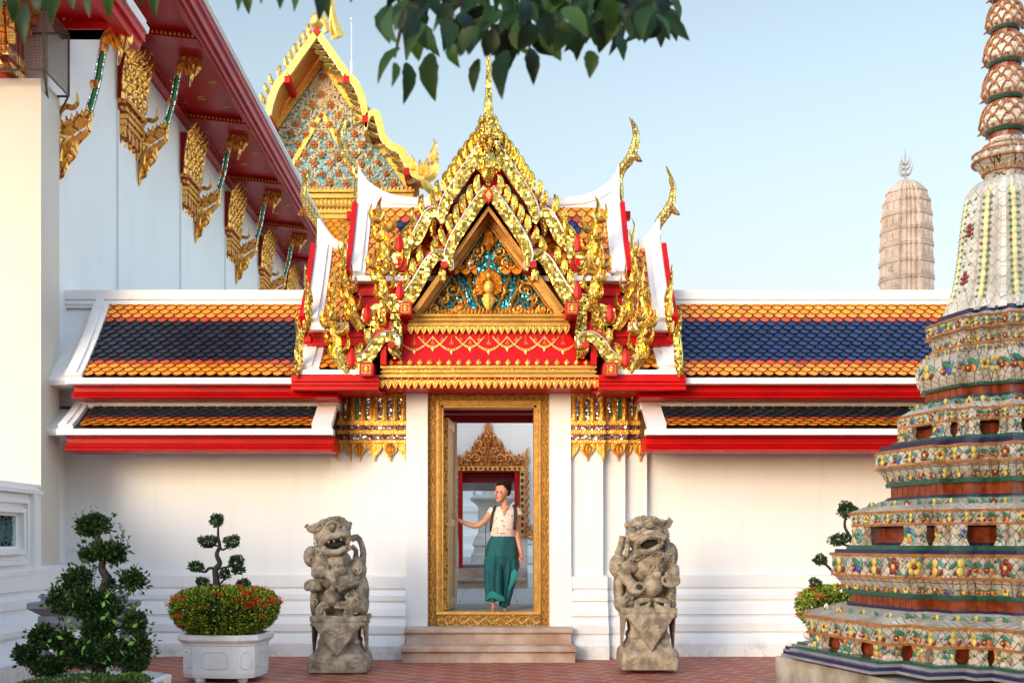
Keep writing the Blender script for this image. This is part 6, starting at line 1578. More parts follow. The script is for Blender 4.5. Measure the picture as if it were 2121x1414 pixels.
E(1284, 1215, 14, 12, 46, 26); E(1286, 1248, 6, 14, 18, 24); E(1390, 1228, 10, 12, 34, 24); E(1340, 1222, 18, 52, 46, 24)
for k in range(14): E(1290 + rnd(0, 18), 1228 + rnd(0, 30), -18 + rnd(-6, 6), 7, 5, 6); E(1384 + rnd(0, 9), 1222 + rnd(0, 34), -12 + rnd(-6, 6), 6, 5, 6)
for e, cx_ in ((-1, 1324), (1, 1370)):
    for rr_ in (0, 4): T([(1347 + e * 3, 1240, -26), (cx_ - e * 6, 1238 + rr_, -30), (cx_ + e * (11 - rr_), 1244 + rr_ * .5, -30), (cx_ + e * (8 - rr_), 1257 - rr_ * .5, -30), (cx_ - e * 8, 1258 - rr_, -30), (1347 + e * 4, 1246, -26)], 3.6)
m.box(XP(1284, LY), XP(1396, LY), LY - 42 * LS, LY + 50 * LS, ZP(1268, LY), ZP(1256, LY))
sculpt('lion_body', m, 'lion_stone', L2, .0068, .012, .020, 1, .012)
m = MB(); E, T = mk(m); E(1340, 1126, -32, 25, 11, 14, Matrix.Rotation(R(18), 3, 'Y')); m.build('mouth_shade', 'shade_black', L2)  # shade between the jaws painted as a dark ellipsoid

curls(L2, [(1302 + 10 * k, 1160 - 17 * math.sin(k / 8 * PI), -45, 6.5) for k in range(9)] + [(1296 + 10 * k, 1084 - 9 * math.sin(k / 7 * PI), -28, 6) for k in range(8)] + [(1378 + 2 * (k % 2), 1100 + 9 * k, -20, 6.5) for k in range(7)] + [(1284, 1174, -20, 9), (1388, 1152, -22, 9), (1296, 1236, -26, 7), (1288, 1250, -24, 6), (1388, 1232, -24, 7), (1386, 1250, -24, 6), (1344, 1172, -43, 8)])

# ------------------------------------------------------------------ plants
def leaf_at(m, p, n, s, asp=.45, bend=.15):
    """a small folded leaf pointing along n"""
    n = n.normalized(); r = Vector((rnd(-1, 1), rnd(-1, 1), rnd(-1, 1))); a = n.cross(r)
    if a.length < .05: return
    a.normalize(); b = n.cross(a)
    t = p + n * s; mid = p + n * s * .5 - b * s * bend; w = s * asp * .5
    v = [m._v(p), m._v(mid + a * w + b * s * .08), m._v(t - b * s * bend), m._v(mid - a * w + b * s * .08), m._v(mid)]
    m.face([v[0], v[1], v[4]]); m.face([v[1], v[2], v[4]]); m.face([v[2], v[3], v[4]]); m.face([v[3], v[0], v[4]])
def clump(m, c, r, n, s, cols, fill=.55, up=.2):
    c = Vector(c)
    bumps = [Vector((rnd(-1, 1), rnd(-1, 1), rnd(-1, 1))).normalized() for _ in range(7)]
    for _ in range(n):
        d = Vector((random.gauss(0, 1), random.gauss(0, 1), random.gauss(0, 1))).normalized()
        k = max(0, max(d.dot(b) for b in bumps)); k = .62 + .46 * k ** 3
        q = k * (fill + (1 - fill) * random.random() ** .6) 
        p = c + Vector((d.x * r[0], d.y * r[1], d.z * r[2])) * q
        dd = (d + Vector((rnd(-.7, .7), rnd(-.7, .7), rnd(-.7, .7) + up))); m.col = jit(random.choice(cols), .3); leaf_at(m, p, dd, s * rnd(.6, 1.2), .58)
DK = [(.024, .058, .014), (.036, .080, .020), (.018, .042, .012), (.070, .13, .025), (.03, .065, .018)]
YG = [(.30, .40, .03), (.42, .48, .04), (.17, .29, .03), (.09, .18, .025), (.52, .48, .05)]
def topiary(name, label, Y, trunk, limbs, clumps, leaf, ncl, cols, group=None):
    t = thing(name, label, 'tree', (XP(trunk[0][0], Y), Y, ZP(trunk[0][1], Y)), group); s = Y / F
    m = MB(); pp = smooth3([(XP(a, Y), Y + d * s, ZP(b, Y)) for a, b, d, r in trunk], 5); n = len(pp); rr = [trunk[0][3] * s + (trunk[-1][3] - trunk[0][3]) * s * i / (n - 1) for i in range(n)]
    m.sm = True; m.tube(pp, rr, 8)
    for lb in limbs: q = smooth3([(XP(a, Y), Y + d * s, ZP(b, Y)) for a, b, d, r in lb], 4); m.tube(q, [lb[0][3] * s + (lb[-1][3] - lb[0][3]) * s * i / (len(q) - 1) for i in range(len(q))], 6)
    m.build('trunk', 'bark', t)
    m = MB()
    for (a, b, d, rx, rz) in clumps: rx = rx * CLK; rz = rz * CLK; clump(m, (XP(a, Y), Y + d * s, ZP(b, Y)), (rx * s, rx * s * .9, rz * s), int(ncl * (rx * rz) / 400) + 60, leaf, cols, .25)
    m.build('foliage', 'leaf', t); return t
CLK = .86
random.seed(31)
bt = topiary('cloud_pruned_tree', 'large dark green cloud pruned tree in the left foreground', 8.6,
    [(205, 1400, 0, 16), (204, 1340, 0, 13), (206, 1270, 0, 11), (214, 1225, 0, 9), (221, 1198, 0, 7.5), (211, 1176, 0, 7), (214, 1150, 0, 6.5), (206, 1118, 0, 4.5), (198, 1088, 0, 3)],
    [[(219, 1214, 0, 4), (230, 1210, -2, 3.6), (243, 1217, -4, 3), (262, 1216, -4, 2)], [(208, 1240, 0, 5), (186, 1218, 0, 4), (168, 1204, 0, 2)], [(206, 1290, 0, 5), (240, 1300, -4, 4), (275, 1290, -6, 2)], [(205, 1320, 0, 5), (150, 1326, -8, 4), (95, 1322, -10, 2)], [(205, 1345, 0, 5), (120, 1360, -14, 3), (66, 1356, -16, 2)], [(205, 1335, 0, 5), (260, 1345, -10, 3), (292, 1336, -10, 2)], [(214, 1160, 0, 3), (236, 1150, 0, 2)]],
    [(196, 1082, 0, 40, 27), (180, 1092, -6, 22, 18), (216, 1142, 0, 46, 25), (240, 1148, 4, 26, 20), (184, 1150, 0, 24, 16), (275, 1200, -4, 30, 25), (165, 1197, 0, 34, 25), (150, 1215, -6, 22, 16), (130, 1243, -6, 36, 30), (184, 1245, -10, 54, 40), (226, 1255, -8, 30, 38), (281, 1284, -6, 32, 30), (296, 1336, -10, 27, 34), (88, 1316, -10, 32, 27), (134, 1326, -14, 34, 26), (60, 1356, -16, 30, 27), (172, 1350, -16, 58, 38), (245, 1350, -14, 48, 36), (110, 1378, -20, 50, 24), (205, 1300, -10, 40, 34), (222, 1204, 6, 12, 12), (285, 1375, -14, 30, 24)],
    .040, 460, DK)
m = MB(); s = 8.6 / F
for (a, b) in ((236, 1135), (246, 1120), (252, 1108), (256, 1096), (262, 1122), (228, 1116), (196, 1200), (188, 1188), (262, 1140)):   # loose wispy shoots
    p0 = Vector((XP(a, 8.6), 8.6, ZP(b + 26, 8.6))); p1 = Vector((XP(a + rnd(-6, 10), 8.6), 8.6 + rnd(-.05, .05), ZP(b - 14, 8.6))); m.col = (.03, .04, .02); m.tube([p0, p1], .002, 3)
    for k in range(9): m.col = jit((.05, .11, .03), .3); leaf_at(m, p0.lerp(p1, .1 + .1 * k), Vector((rnd(-1, 1), rnd(-1, 1), .6)), .028)
for _ in range(40):
    a, b = rnd(100, 290), rnd(1230, 1400); m.col = jit((.16, .34, .06), .2); leaf_at(m, Vector((XP(a, 8.2), 8.2, ZP(b, 8.2))), Vector((rnd(-.5, .5), -.2, rnd(-.3, 1))), .06, .55)
for _ in range(750):                                  # ragged leaves breaking the outline of the clumps
    a, b, rx, rz = random.choice(((184, 1245, 58, 46), (134, 1326, 42, 34), (172, 1350, 64, 46), (245, 1350, 54, 42), (281, 1284, 36, 34), (196, 1082, 44, 32), (216, 1142, 54, 32), (130, 1243, 42, 36), (226, 1255, 36, 44), (88, 1316, 38, 32), (60, 1356, 34, 30), (165, 1197, 40, 30), (275, 1200, 35, 30), (296, 1336, 32, 38), (205, 1300, 46, 42)))
    d = Vector((random.gauss(0, 1), random.gauss(0, 1), random.gauss(0, 1))).normalized(); m.col = jit(random.choice(DK), .35); leaf_at(m, Vector((XP(a, 8.6) + d.x * rx * s * .92, 8.6 + d.y * rx * s * .8, ZP(b, 8.6) + d.z * rz * s * .92)), d + Vector((rnd(-1, 1), rnd(-1, 1), rnd(-.6, 1))), rnd(.03, .055), .55)
m.build('young_shoots', 'leaf', bt)
def planter(label, cx, rim, foot, hw, Y, rot):
    t = thing('planter', label, 'planter', (XP(cx, Y), Y, 0), 'white stone planters'); w = hw * Y / F; c = (XP(cx, Y), Y)
    pl = [(1, -.55), (1, .55), (.62, .82), (-.62, .82), (-1, .55), (-1, -.55), (-.62, -.82), (.62, -.82)]
    zt = rim; zb = foot; H = zt - zb
    m = MB(); m.plan(pl, [(w * .86, zb), (w * .88, zb + H * .10), (w * .885, zb + H * .74), (w * .91, zb + H * .76), (w * .91, zb + H * .79), (w * .97, zb + H * .84), (w * 1.0, zb + H * .88), (w * 1.0, zb + H * .97), (w * .96, zt), (w * .88, zt), (w * .86, zt - .04)], c, rot); b = m.build('bowl', 'pot_white', t)
    m = MB(); m.plan(pl, [(w * .85, zt - .06), (w * .85, zt - .03)], c, rot); m.build('soil', 'soil', t)
    m = MB(); cr, sr = math.cos(rot), math.sin(rot); n = len(pl)
    for i in range(n):
        A = Vector((c[0] + w * .887 * (pl[i][0] * cr - pl[i][1] * sr), c[1] + w * .887 * (pl[i][0] * sr + pl[i][1] * cr), 0)); j = (i + 1) % n; B = Vector((c[0] + w * .887 * (pl[j][0] * cr - pl[j][1] * sr), c[1] + w * .887 * (pl[j][0] * sr + pl[j][1] * cr), 0))
        tt = (B - A).normalized(); L = (B - A).length; mid = (A + B) / 2; z0, z1 = zb + H * .22, zb + H * .62; hl = L * .30; cc = .03
        loop = [(-hl + cc, z0), (hl - cc, z0), (hl, z0 + cc), (hl, z1 - cc), (hl - cc, z1), (-hl + cc, z1), (-hl, z1 - cc), (-hl, z0 + cc), (-hl + cc, z0)]
        m.tube([mid + tt * a + Vector((0, 0, z)) for a, z in loop], .0065, 5)
        hl *= .88; z0 += .016; z1 -= .016; loop = [(-hl, z0), (hl, z0), (hl, z1), (-hl, z1), (-hl, z0)]; m.tube([mid + tt * a + Vector((0, 0, z)) for a, z in loop], .004, 4)
    m.build('panel_moulding', 'pot_white', b)
    m = MB()
    for x, y in ((.5, .5), (-.5, .5), (.5, -.5), (-.5, -.5)): m.lathe([(.05, 0), (.06, zb * .5), (.05, zb + .01)], (c[0] + w * x, c[1] + w * y), 10)
    m.build('foot', 'pot_white', t); return t
YP = 11.75
planter('white octagonal planter under red flowers, left of the left lion', 469, ZP(1309, YP), .05, 86, YP, R(-8))
planter('white octagonal planter mostly hidden behind the stupa', 1765, ZP(1309, YP), .05, 86, YP, R(8))
def flower_bush(label, cx, cy, rx, rz, Y, nl, nf):
    t = thing('flowering_shrub', label, 'shrub', (XP(cx, Y), Y, ZP(cy + rz, Y)), 'ixora shrubs in the planters'); s = Y / F
    m = MB(); c = Vector((XP(cx, Y), Y, ZP(cy, Y)))
    def top(d): return Vector((d.x * rx * s * (1 - .18 * max(0, -d.z)), d.y * rx * s * .85, (d.z if d.z < 0 else d.z ** 1) * rz * s))
    for _ in range(nl):
        d = Vector((random.gauss(0, 1), random.gauss(0, 1), random.gauss(0, 1))).normalized()
        # squarish section: flatten the ellipsoid into a clipped dome
        e = Vector([math.copysign(abs(v) ** .72, v) for v in d]); p = c + top(e) * rnd(.86, 1.0)
        nn = d + Vector((rnd(-.6, .6), rnd(-.6, .6), rnd(-.2, .9)))
        m.col = jit(random.choice(YG if rnd(0, 1) < .72 else DK), .3); leaf_at(m, p, nn, rnd(.03, .05), .46)
    for k in range(3): m.col = (.035, .07, .012); m.ell(c, (rx * s * .74, rx * s * .6, rz * s * .76), 16, 8)
    m.build('foliage', 'leaf', t)
    m = MB()
    for _ in range(nf):
        d = Vector((rnd(-1, 1), rnd(-1, .6), rnd(-.35, 1) ** 1)).normalized()
        if d.z < .1 and rnd(0, 1) < .72: continue
        e = Vector([math.copysign(abs(v) ** .72, v) for v in d]); p = c + top(e) * 1.03
        for _ in range(22):
            m.col = jit((.85, .035, .008), .25); q = p + Vector((rnd(-1, 1), rnd(-1, 1), rnd(-.5, .7))) * .034; leaf_at(m, q, d + Vector((rnd(-.8, .8), rnd(-.8, .8), rnd(-.3, .8))), .018, .8)
    m.build('flowers', 'petal', t); return t
flower_bush('yellow green ixora with red flower heads filling the open white planter', 467, 1264, 107, 49, YP, 17000, 80)
flower_bush('yellow green ixora half hidden behind the stupa on the right', 1762, 1262, 107, 49, YP, 9000, 34)
CLK = 1.0
t0 = topiary('cloud_pruned_tree', 'small cloud pruned tree with ball clumps rising from the red flowers', YP,
    [(449, 1236, 0, 8), (448, 1200, 0, 7), (446, 1180, 0, 6), (455, 1166, 0, 5), (449, 1148, 0, 4.5), (455, 1130, 0, 3.5), (452, 1112, 0, 2.6), (452, 1088, 0, 2)],
    [[(448, 1178, 0, 4), (434, 1176, 0, 3.4), (424, 1184, 0, 3), (410, 1180, 0, 2)], [(455, 1132, 0, 3), (462, 1138, 0, 2.6), (475, 1130, 0, 2)], [(450, 1178, 0, 3), (468, 1174, 0, 2.4), (482, 1172, 0, 2)], [(452, 1130, 0, 2.5), (440, 1128, 0, 2)], [(450, 1212, 0, 2.5), (464, 1200, 0, 2), (466, 1190, 0, 1.5)], [(448, 1225, 0, 3), (424, 1215, -6, 2)], [(452, 1228, 0, 3), (504, 1216, -4, 2)]],
    [(450, 1077, 0, 15, 14), (431, 1123, 0, 22, 14), (480, 1121, 0, 16, 15), (408, 1173, 0, 18, 12), (487, 1164, 0, 17, 18), (492, 1180, 0, 14, 10), (466, 1188, 0, 12, 11), (421, 1206, -6, 14, 11), (504, 1208, -4, 15, 11)],
    .031, 850, DK)
YR = 11.9
topiary('cloud_pruned_tree', 'small cloud pruned tree peeping out behind the left edge of the stupa', YR,
    [(1762, 1250, 0, 8), (1762, 1210, 0, 7), (1766, 1180, 0, 6), (1758, 1150, 0, 5), (1764, 1120, 0, 4), (1750, 1090, 0, 3), (1753, 1062, 0, 2)],
    [[(1764, 1185, 0, 4), (1730, 1184, 0, 3), (1712, 1170, 0, 2.4), (1700, 1162, 0, 2)], [(1762, 1130, 0, 3), (1750, 1128, 0, 2), (1738, 1120, 0, 2)], [(1762, 1235, 0, 3), (1700, 1226, -6, 2), (1688, 1212, -8, 2)]],
    [(1755, 1055, 0, 22, 17), (1737, 1117, 0, 22, 14), (1700, 1159, 0, 15, 11), (1687, 1207, -8, 13, 11), (1790, 1160, 0, 18, 20)],
    .032, 800, DK)
# clipped hedge at the foot of the big tree and its white pot
m = MB(); random.seed(44)
for (a, b, rx, rz, d) in ((170, 1424, 120, 26, 0), (260, 1420, 60, 26, -10), (100, 1428, 70, 24, 0), (200, 1434, 130, 40, 10)):
    clump(m, (XP(a, 8.4), 8.4 + d * 8.4 / F, ZP(b, 8.4)), (rx * 8.4 / F, rx * .8 * 8.4 / F, rz * 8.4 / F), 2600, .030, [(.10, .16, .03), (.06, .11, .025), (.15, .2, .04), (.03, .07, .02)], .8)
o = m.build('low_shrub', 'leaf'); tag(o, 'low small leaved shrub around the foot of the large pruned tree', 'shrub')
m = MB(); c = (XP(200, 8.6), 8.6); m.plan([(1, -.6), (1, .6), (.6, 1), (-.6, 1), (-1, .6), (-1, -.6), (-.6, -1), (.6, -1)], [(.36, .02), (.40, .28), (.50, .32), (.51, .40), (.47, .41), (.46, .37)], c, 0); o = m.build('stone_pot', 'pot_white'); tag(o, 'white stone pot under the large pruned tree at the bottom left', 'pot')
# stone table behind it
YT = 10.3; t = thing('stone_table', 'grey stone altar table standing behind the large pruned tree', 'table', (XP(177, YT), YT, 0)); s = YT / F
m = MB(); c = (XP(177, YT), YT); pl = [(1, -.7), (1, .7), (-1, .7), (-1, -.7)]
m.plan(pl, [(70 * s, ZP(1272, YT)), (94 * s, ZP(1256, YT)), (94 * s, ZP(1246, YT)), (92 * s, ZP(1244, YT))], c); m.build('tabletop', 'lavender_stone', t)
m = MB(); m.plan(pl, [(72 * s, ZP(1243, YT)), (72 * s, ZP(1236, YT)), (76 * s, ZP(1234, YT)), (76 * s, ZP(1230, YT)), (60 * s, ZP(1226, YT))], c); m.build('upper_slab', 'lavender_stone', t)
m = MB(); m.plan(pl, [(76 * s, ZP(1300, YT)), (76 * s, ZP(1272, YT))], c); m.build('apron', 'lavender_stone', t)
for ex in (-1, 1):
    for ey in (-1, 1):
        m = MB(); a, b = sorted((ex * 76 * s, ex * 58 * s)); p, q = sorted((ey * 76 * s * .7, ey * 58 * s * .7)); m.box(c[0] + a, c[0] + b, c[1] + p, c[1] + q, .05, ZP(1300, YT)); m.build('leg', 'lavender_stone', t)
m = MB(); m.plan(pl, [(84 * s, 0), (84 * s, .06)], c); m.build('foot_slab', 'lavender_stone', t)
m = MB(); m.box(XP(152, 14.3), XP(163, 14.3), 14.31, 14.352, ZP(1140, 14.3), ZP(1130, 14.3)); o = m.build('wall_plate', 'white_trim'); tag(o, 'tiny white plate on the wall behind the large pruned tree', 'plate')

# ------------------------------------------------------------------ overhanging branch in the upper foreground
random.seed(77)
br = thing('overhanging_tree', 'dark green leafy branches hanging into the top of the view', 'tree', (-.2, 3.2, 4.2))
lm = MB()
def big_leaf(px0, py0, px1, py1, w, Y, tilt=0):
    a = P(px0, py0, Y); b = P(px1, py1, Y + rnd(-.05, .05)); ax = b - a; L = ax.length; ax.normalize()
    side = ax.cross(Vector((0, 1, 0))).normalized(); side = (Matrix.Rotation(tilt, 3, ax) @ side); nn = ax.cross(side).normalized(); W_ = w * Y / F / 2
    n = 9; Lf = []; Rt = []; Md = []; cv = rnd(-.12, .12)
    lm.col = jit(random.choice([(.014, .040, .010), (.024, .065, .014), (.009, .025, .009), (.045, .11, .02)]), .25)
    for i in range(n + 1):
        f = i / n; ww = W_ * (math.sin(PI * min(1, f * .98 + .02) ** .85) ** .8) * (1 - .35 * f ** 3) * (1 + .07 * math.sin(i * 2.6)); c = a + ax * L * f + side * cv * L * math.sin(PI * f) + nn * .1 * L * math.sin(PI * f)
        Md.append(lm._v(c)); Lf.append(lm._v(c - side * ww + nn * ww * .35)); Rt.append(lm._v(c + side * ww + nn * ww * .35))
    for i in range(n): lm.face([Lf[i], Lf[i + 1], Md[i + 1], Md[i]], True); lm.face([Md[i], Md[i + 1], Rt[i + 1], Rt[i]], True)
LEAVES = [(842, 130, 835, 218, 30), (828, 99, 782, 176, 22), (818, 130, 811, 182, 18), (893, 110, 902, 212, 42), (934, 85, 953, 142, 26), (992, 122, 981, 194, 26), (1048, 105, 1040, 208, 44), (1097, 100, 1105, 178, 32), (1150, 40, 1162, 128, 54), (1221, 105, 1221, 164, 32), (1286, 78, 1292, 128, 28), (1361, 50, 1369, 100, 26), (1196, 40, 1194, 128, 46), (1335, -6, 1397, 14, 24), (806, 10, 808, 92, 46), (863, 40, 868, 128, 46), (1060, 60, 1052, 150, 50), (1246, 30, 1240, 112, 46), (1312, 10, 1322, 84, 40), (1380, 0, 1376, 48, 26), (960, 60, 948, 120, 44),
    (491, -20, 493, 26, 18), (519, -24, 516, 31, 22), (583, -20, 580, 21, 18), (609, -20, 609, 26, 18), (658, -30, 660, 46, 30), (679, -30, 681, 40, 24), (726, -30, 726, 7, 16), (545, -30, 541, 10, 20), (53, 10, 50, 96, 30), (118, -30, 108, 48, 40), (184, -30, 186, 38, 26), (219, -30, 226, 40, 24), (320, -30, 322, 38, 24), (24, -20, 26, 50, 26), (80, -20, 82, 34, 30), (150, -30, 152, 20, 26), (5, -10, 2, 60, 20), (262, -30, 258, 16, 22), (285, -30, 290, 12, 20)]
for (a, b, c_, d, w) in LEAVES: big_leaf(a, b, c_, d, w, rnd(2.9, 3.4), rnd(-.5, .5))
for _ in range(185):
    x = rnd(800, 1385); y = rnd(-90, 62); L = rnd(58, 88); a = R(rnd(-50, 50)); 
    lim_ = 128 - abs(x - 1050) * .10 + 14 * math.sin(x * .045); y = min(y, lim_ - L * max(.3, math.cos(a)))
    big_leaf(x, y, x + L * math.sin(a), y + L * math.cos(a), rnd(28, 46), rnd(2.8, 3.7), rnd(-.9, .9))
for _ in range(50):
    x = rnd(-10, 760); y = rnd(-120, -70); a = R(rnd(-40, 40)); L = rnd(50, 80); big_leaf(x, y, x + L * math.sin(a), y + L * math.cos(a), rnd(24, 40), rnd(2.8, 3.7), rnd(-.9, .9))
lm.build('leaves', 'leaf', br)
# unseen trunk and crown of the same tree, placed to shade the near right
cm = MB()
for (cx_, cy_, cz_, r1, r2) in ((-1.6, -3.2, 5.2, 2.0, 2.6), (-2.8, -4.4, 6.2, 2.2, 2.6), (-.9, -4.6, 3.6, 1.5, 1.7), (.4, -3.6, 6.6, 2.0, 1.6)):
    clump(cm, (cx_, cy_, cz_), (r1, r1, r2), 1500, .34, DK, .3)
cm.build('crown', 'leaf', br)
cm = MB(); cm.tube(smooth3([(-2.0, -4.6, 0), (-2.1, -4.5, 1.6), (-1.7, -4.2, 3.2), (-1.2, -3.0, 4.6), (-.6, .4, 5.0), (-.3, 2.6, 4.6)], 4), [.22 - .19 * i / 20 for i in range(21)], 9); cm.build('trunk', 'bark', br)
m = MB()
for pts in ([(700, -200), (900, -60), (1100, 0), (1300, -10), (1400, -30)], [(760, -160), (820, -20), (835, 60), (842, 125)], [(900, -60), (960, 20), (985, 80)], [(1100, 0), (1040, 40), (1030, 100)], [(1100, 0), (1180, 30), (1215, 90)], [(1250, -8), (1290, 40), (1290, 80)], [(-50, -120), (200, -90), (500, -60), (760, -160)], [(860, -40), (830, 60), (818, 120)], [(1090, 0), (1096, 60), (1097, 100)]):
    pp = smooth3([tuple(P(a, b, 3.2)) for a, b in pts], 5); m.tube(pp, [.010 - .007 * i / (len(pp) - 1) for i in range(len(pp))], 5)
m.build('twigs', 'bark', br)

# ------------------------------------------------------------------ the woman in the doorway
YW = 14.50; s = YW / F
person = thing('person', 'woman in white blouse and long teal trousers stepping through the gilded doorway, looking down', 'person', (XP(1036, YW), YW, .57))
simple('skin', (.62, .31, .20), (.55, .26, .17), 12, .5, bs=0); simple('hair', (.012, .006, .005), (.020, .010, .007), 60, .7, bs=.4, bscale=150, spec=.15)
simple('lip', (.50, .10, .08), (.45, .08, .06), 20, .4, bs=0); simple('strap_black', (.02, .02, .022), (.03, .03, .03), 20, .6)
m = MB()
def E(x, y, d, rx, rz, ry, M=None): m.ell((XP(x, YW), YW + d * s, ZP(y, YW)), (rx * s, ry * s, rz * s), 14, 10, M)
def T(pts, rad, seg=9):
    pp = smooth3([(XP(a, YW), YW + c * s, ZP(b, YW)) for a, b, c in pts], 5); n = len(pp); rr = []
    for i in range(n):
        q = i / (n - 1) * (len(rad) - 1); j = min(int(q), len(rad) - 2); rr.append((rad[j] + (rad[j + 1] - rad[j]) * (q - j)) * s)
    m.tube(pp, rr, seg)
MH = Matrix.Rotation(R(-12), 3, 'Y')
E(1040, 1014, 2, 13.5, 16.5, 16, MH); E(1035, 1025, -3, 10.5, 13.5, 12, MH); E(1033.5, 1035, -7, 6, 5, 6); T([(1028.5, 1019, -13), (1025.8, 1026, -16)], [1.6, 2.3]); E(1054, 1021, 2, 2.2, 4.5, 3.5)
E(1029, 1028, -12.5, 2, 1.6, 2); T([(1043, 1030, 4), (1045, 1044, 5), (1046, 1058, 4)], [7.5, 7, 8])
E(1044, 1066, 3, 25, 14, 13); E(1042, 1085, 2, 23, 26, 15); E(1041, 1108, 3, 21, 14, 14); E(1034, 1077, -9, 8, 8, 7); E(1052, 1078, -9, 8, 8, 7); E(1040, 1125, 3, 26, 18, 16)
T([(1021, 1060, 3), (1012, 1068, 0), (1002, 1080, -3), (988, 1089, -5)], [8.5, 8, 7, 6]); T([(988, 1089, -5), (972, 1086, -6), (955, 1079, -6), (947, 1075, -6)], [6.2, 5.8, 4.4, 3.6])
T([(1068, 1060, 4), (1071, 1075, 4), (1072, 1092, 4), (1071, 1105, 3)], [8, 7.6, 7, 6]); T([(1071, 1105, 3), (1074, 1122, 0), (1078, 1138, -2), (1079, 1147, -3)], [6.2, 5.8, 4.4, 3.6])
# hands: palm, four unequal fingers and a thumb
E(943, 1071, -6, 5.5, 5, 2.6, Matrix.Rotation(R(30), 3, 'Y'))
for k, (dy, L) in enumerate(((-4.2, 7.5), (-1.6, 8.6), (1.0, 8.2), (3.4, 6.4))): T([(941.5, 1070 + dy * .8, -7), (938.5, 1068 + dy, -9.5), (937.5, 1067.5 + dy * 1.1, -12 - L * .2), (939, 1067.5 + dy * 1.1, -14 - L * .4)], [1.35, 1.3, 1.2, 1.0], 6)
T([(945, 1067, -7), (942.5, 1062.5, -8), (941.5, 1059, -9)], [1.6, 1.5, 1.2], 6)
E(1080, 1153, -3, 3.2, 6, 4.6)
for k, (dx, L) in enumerate(((-2.8, 8.5), (-.9, 9.6), (1.0, 9.0), (2.7, 7.2))): T([(1080 + dx * .7, 1157, -4 + k), (1081 + dx, 1161, -6 + k), (1080.5 + dx, 1157 + L, -7 + k)], [1.35, 1.25, 1.0], 6)
T([(1077.5, 1150, -5), (1075.5, 1156, -8), (1076, 1161, -9)], [1.6, 1.4, 1.1], 6)
# legs and feet
T([(1028, 1130, 2), (1024, 1170, -4), (1020, 1200, -9), (1019, 1225, -8), (1022, 1250, -8)], [13, 11.5, 8.5, 7, 4.2]); T([(1022, 1250, -8), (1022, 1258, -9), (1021, 1262, -18), (1020, 1264, -26)], [4.4, 4.6, 4.2, 3]); 
T([(1052, 1130, 4), (1052, 1170, 6), (1050, 1200, 9), (1047, 1228, 14), (1046, 1250, 17)], [13, 11.5, 8.5, 7, 4.2]); T([(1046, 1250, 17), (1046, 1258, 16), (1046, 1262, 8), (1046, 1264, 0)], [4.4, 4.6, 4.2, 3])
for k in range(5): T([(1016.5 + k * 1.8, 1264, -26), (1016 + k * 2, 1265, -30)], [1.2, 1.0], 5)
body = sculpt('body', m, 'skin', person, .0065, 0, .1, 2)
m = MB(); E(1043.5, 1009.5, 6.5, 15, 16.5, 16.5, MH); E(1051, 1017, 5, 7.5, 10, 10); E(1038, 1001.5, -2, 10.5, 6.5, 10, MH); T([(1034, 999, -6), (1044, 995, -8), (1054, 1002, -4), (1056, 1014, 2)], [4, 5, 5, 4]); E(1051, 1001, 8, 10, 8.5, 9); T([(1031, 1003, -9), (1038, 999, -12), (1047, 1005, -11), (1052, 1014, -6)], [2.5, 3.5, 4, 3])
sculpt('hair', m, 'hair', person, .007, .008, .02, 1)
m = MB(); T([(1027, 1018.5, -13.0), (1032, 1018, -14.6)], [.8, .9], 5); T([(1036, 1018, -14), (1041, 1018, -11.6)], [.9, .7], 5); m.build('eyebrow', 'hair', body)
m = MB(); E(1029.4, 1021.5, -13.3, 1.9, 1.0, 1.2); E(1037.6, 1021.5, -13.2, 2.3, 1.0, 1.2); m.build('eye', 'hair', body)
m = MB(); E(1029.6, 1031.2, -13.4, 2.3, 1.1, 1.6); m.build('lips', 'lip', body)
# blouse
m = MB(); m.col = (.74, .64, .56)
def ringE(cx, cy, cd, rx, ry, n=26, fold=0, ph=0): return [(XP(cx + rx * math.cos(2 * PI * k / n) * (1 + fold * math.sin(k * 2.3 + ph)), YW), YW + (cd + ry * math.sin(2 * PI * k / n) * (1 + fold * math.sin(k * 3.1 + ph))) * s, ZP(cy + .8 * fold * 20 * math.sin(k * 1.7), YW)) for k in range(n)]
m.sm = True
m.rings([ringE(1042, 1111, 2, 24.5, 16, fold=.03), ringE(1042, 1108, 2, 26.5, 18, fold=.05, ph=1), ringE(1042, 1098, 1, 26, 18, fold=.03), ringE(1043, 1084, 0, 26, 19, fold=.015), ringE(1044, 1072, 0, 27.5, 18.5), ringE(1044.5, 1062, 2, 28, 16), ringE(1045, 1054, 4, 25, 13), ringE(1045, 1050, 5, 19, 10), ringE(1045, 1048, 5, 13, 8)], True, False)
for e, cx_ in ((-1, 1020), (1, 1070)): m.tube([(XP(cx_ - e * 4, YW), YW + 3 * s, ZP(1056, YW)), (XP(cx_ + e * 3, YW), YW + 3 * s, ZP(1063, YW)), (XP(cx_ + e * 4.5, YW), YW + 2 * s, ZP(1068, YW))], [11 * s, 9.8 * s, 9.6 * s], 12, False)
bl = m.build('blouse', 'cloth', person)
m = MB(); random.seed(9)
for _ in range(30):
    px, py = rnd(1022, 1064), rnd(1062, 1108); u = (px - 1042) / 27
    if abs(u) > .9: continue
    d = -19.2 * math.sqrt(1 - u * u) ; m.col = random.choice([(.25, .10, .06), (.55, .20, .12), (.18, .20, .12)]); m.ell((XP(px, YW), YW + d * s, ZP(py, YW)), (1.3 * s, .5 * s, .9 * s), 6, 4)
for k in range(5): m.col = (.5, .4, .3); m.ell((XP(1041, YW), YW - 20 * s, ZP(1068 + k * 9, YW)), (.9 * s, .6 * s, .9 * s), 6, 4)
m.build('blouse_print', 'cloth', bl)
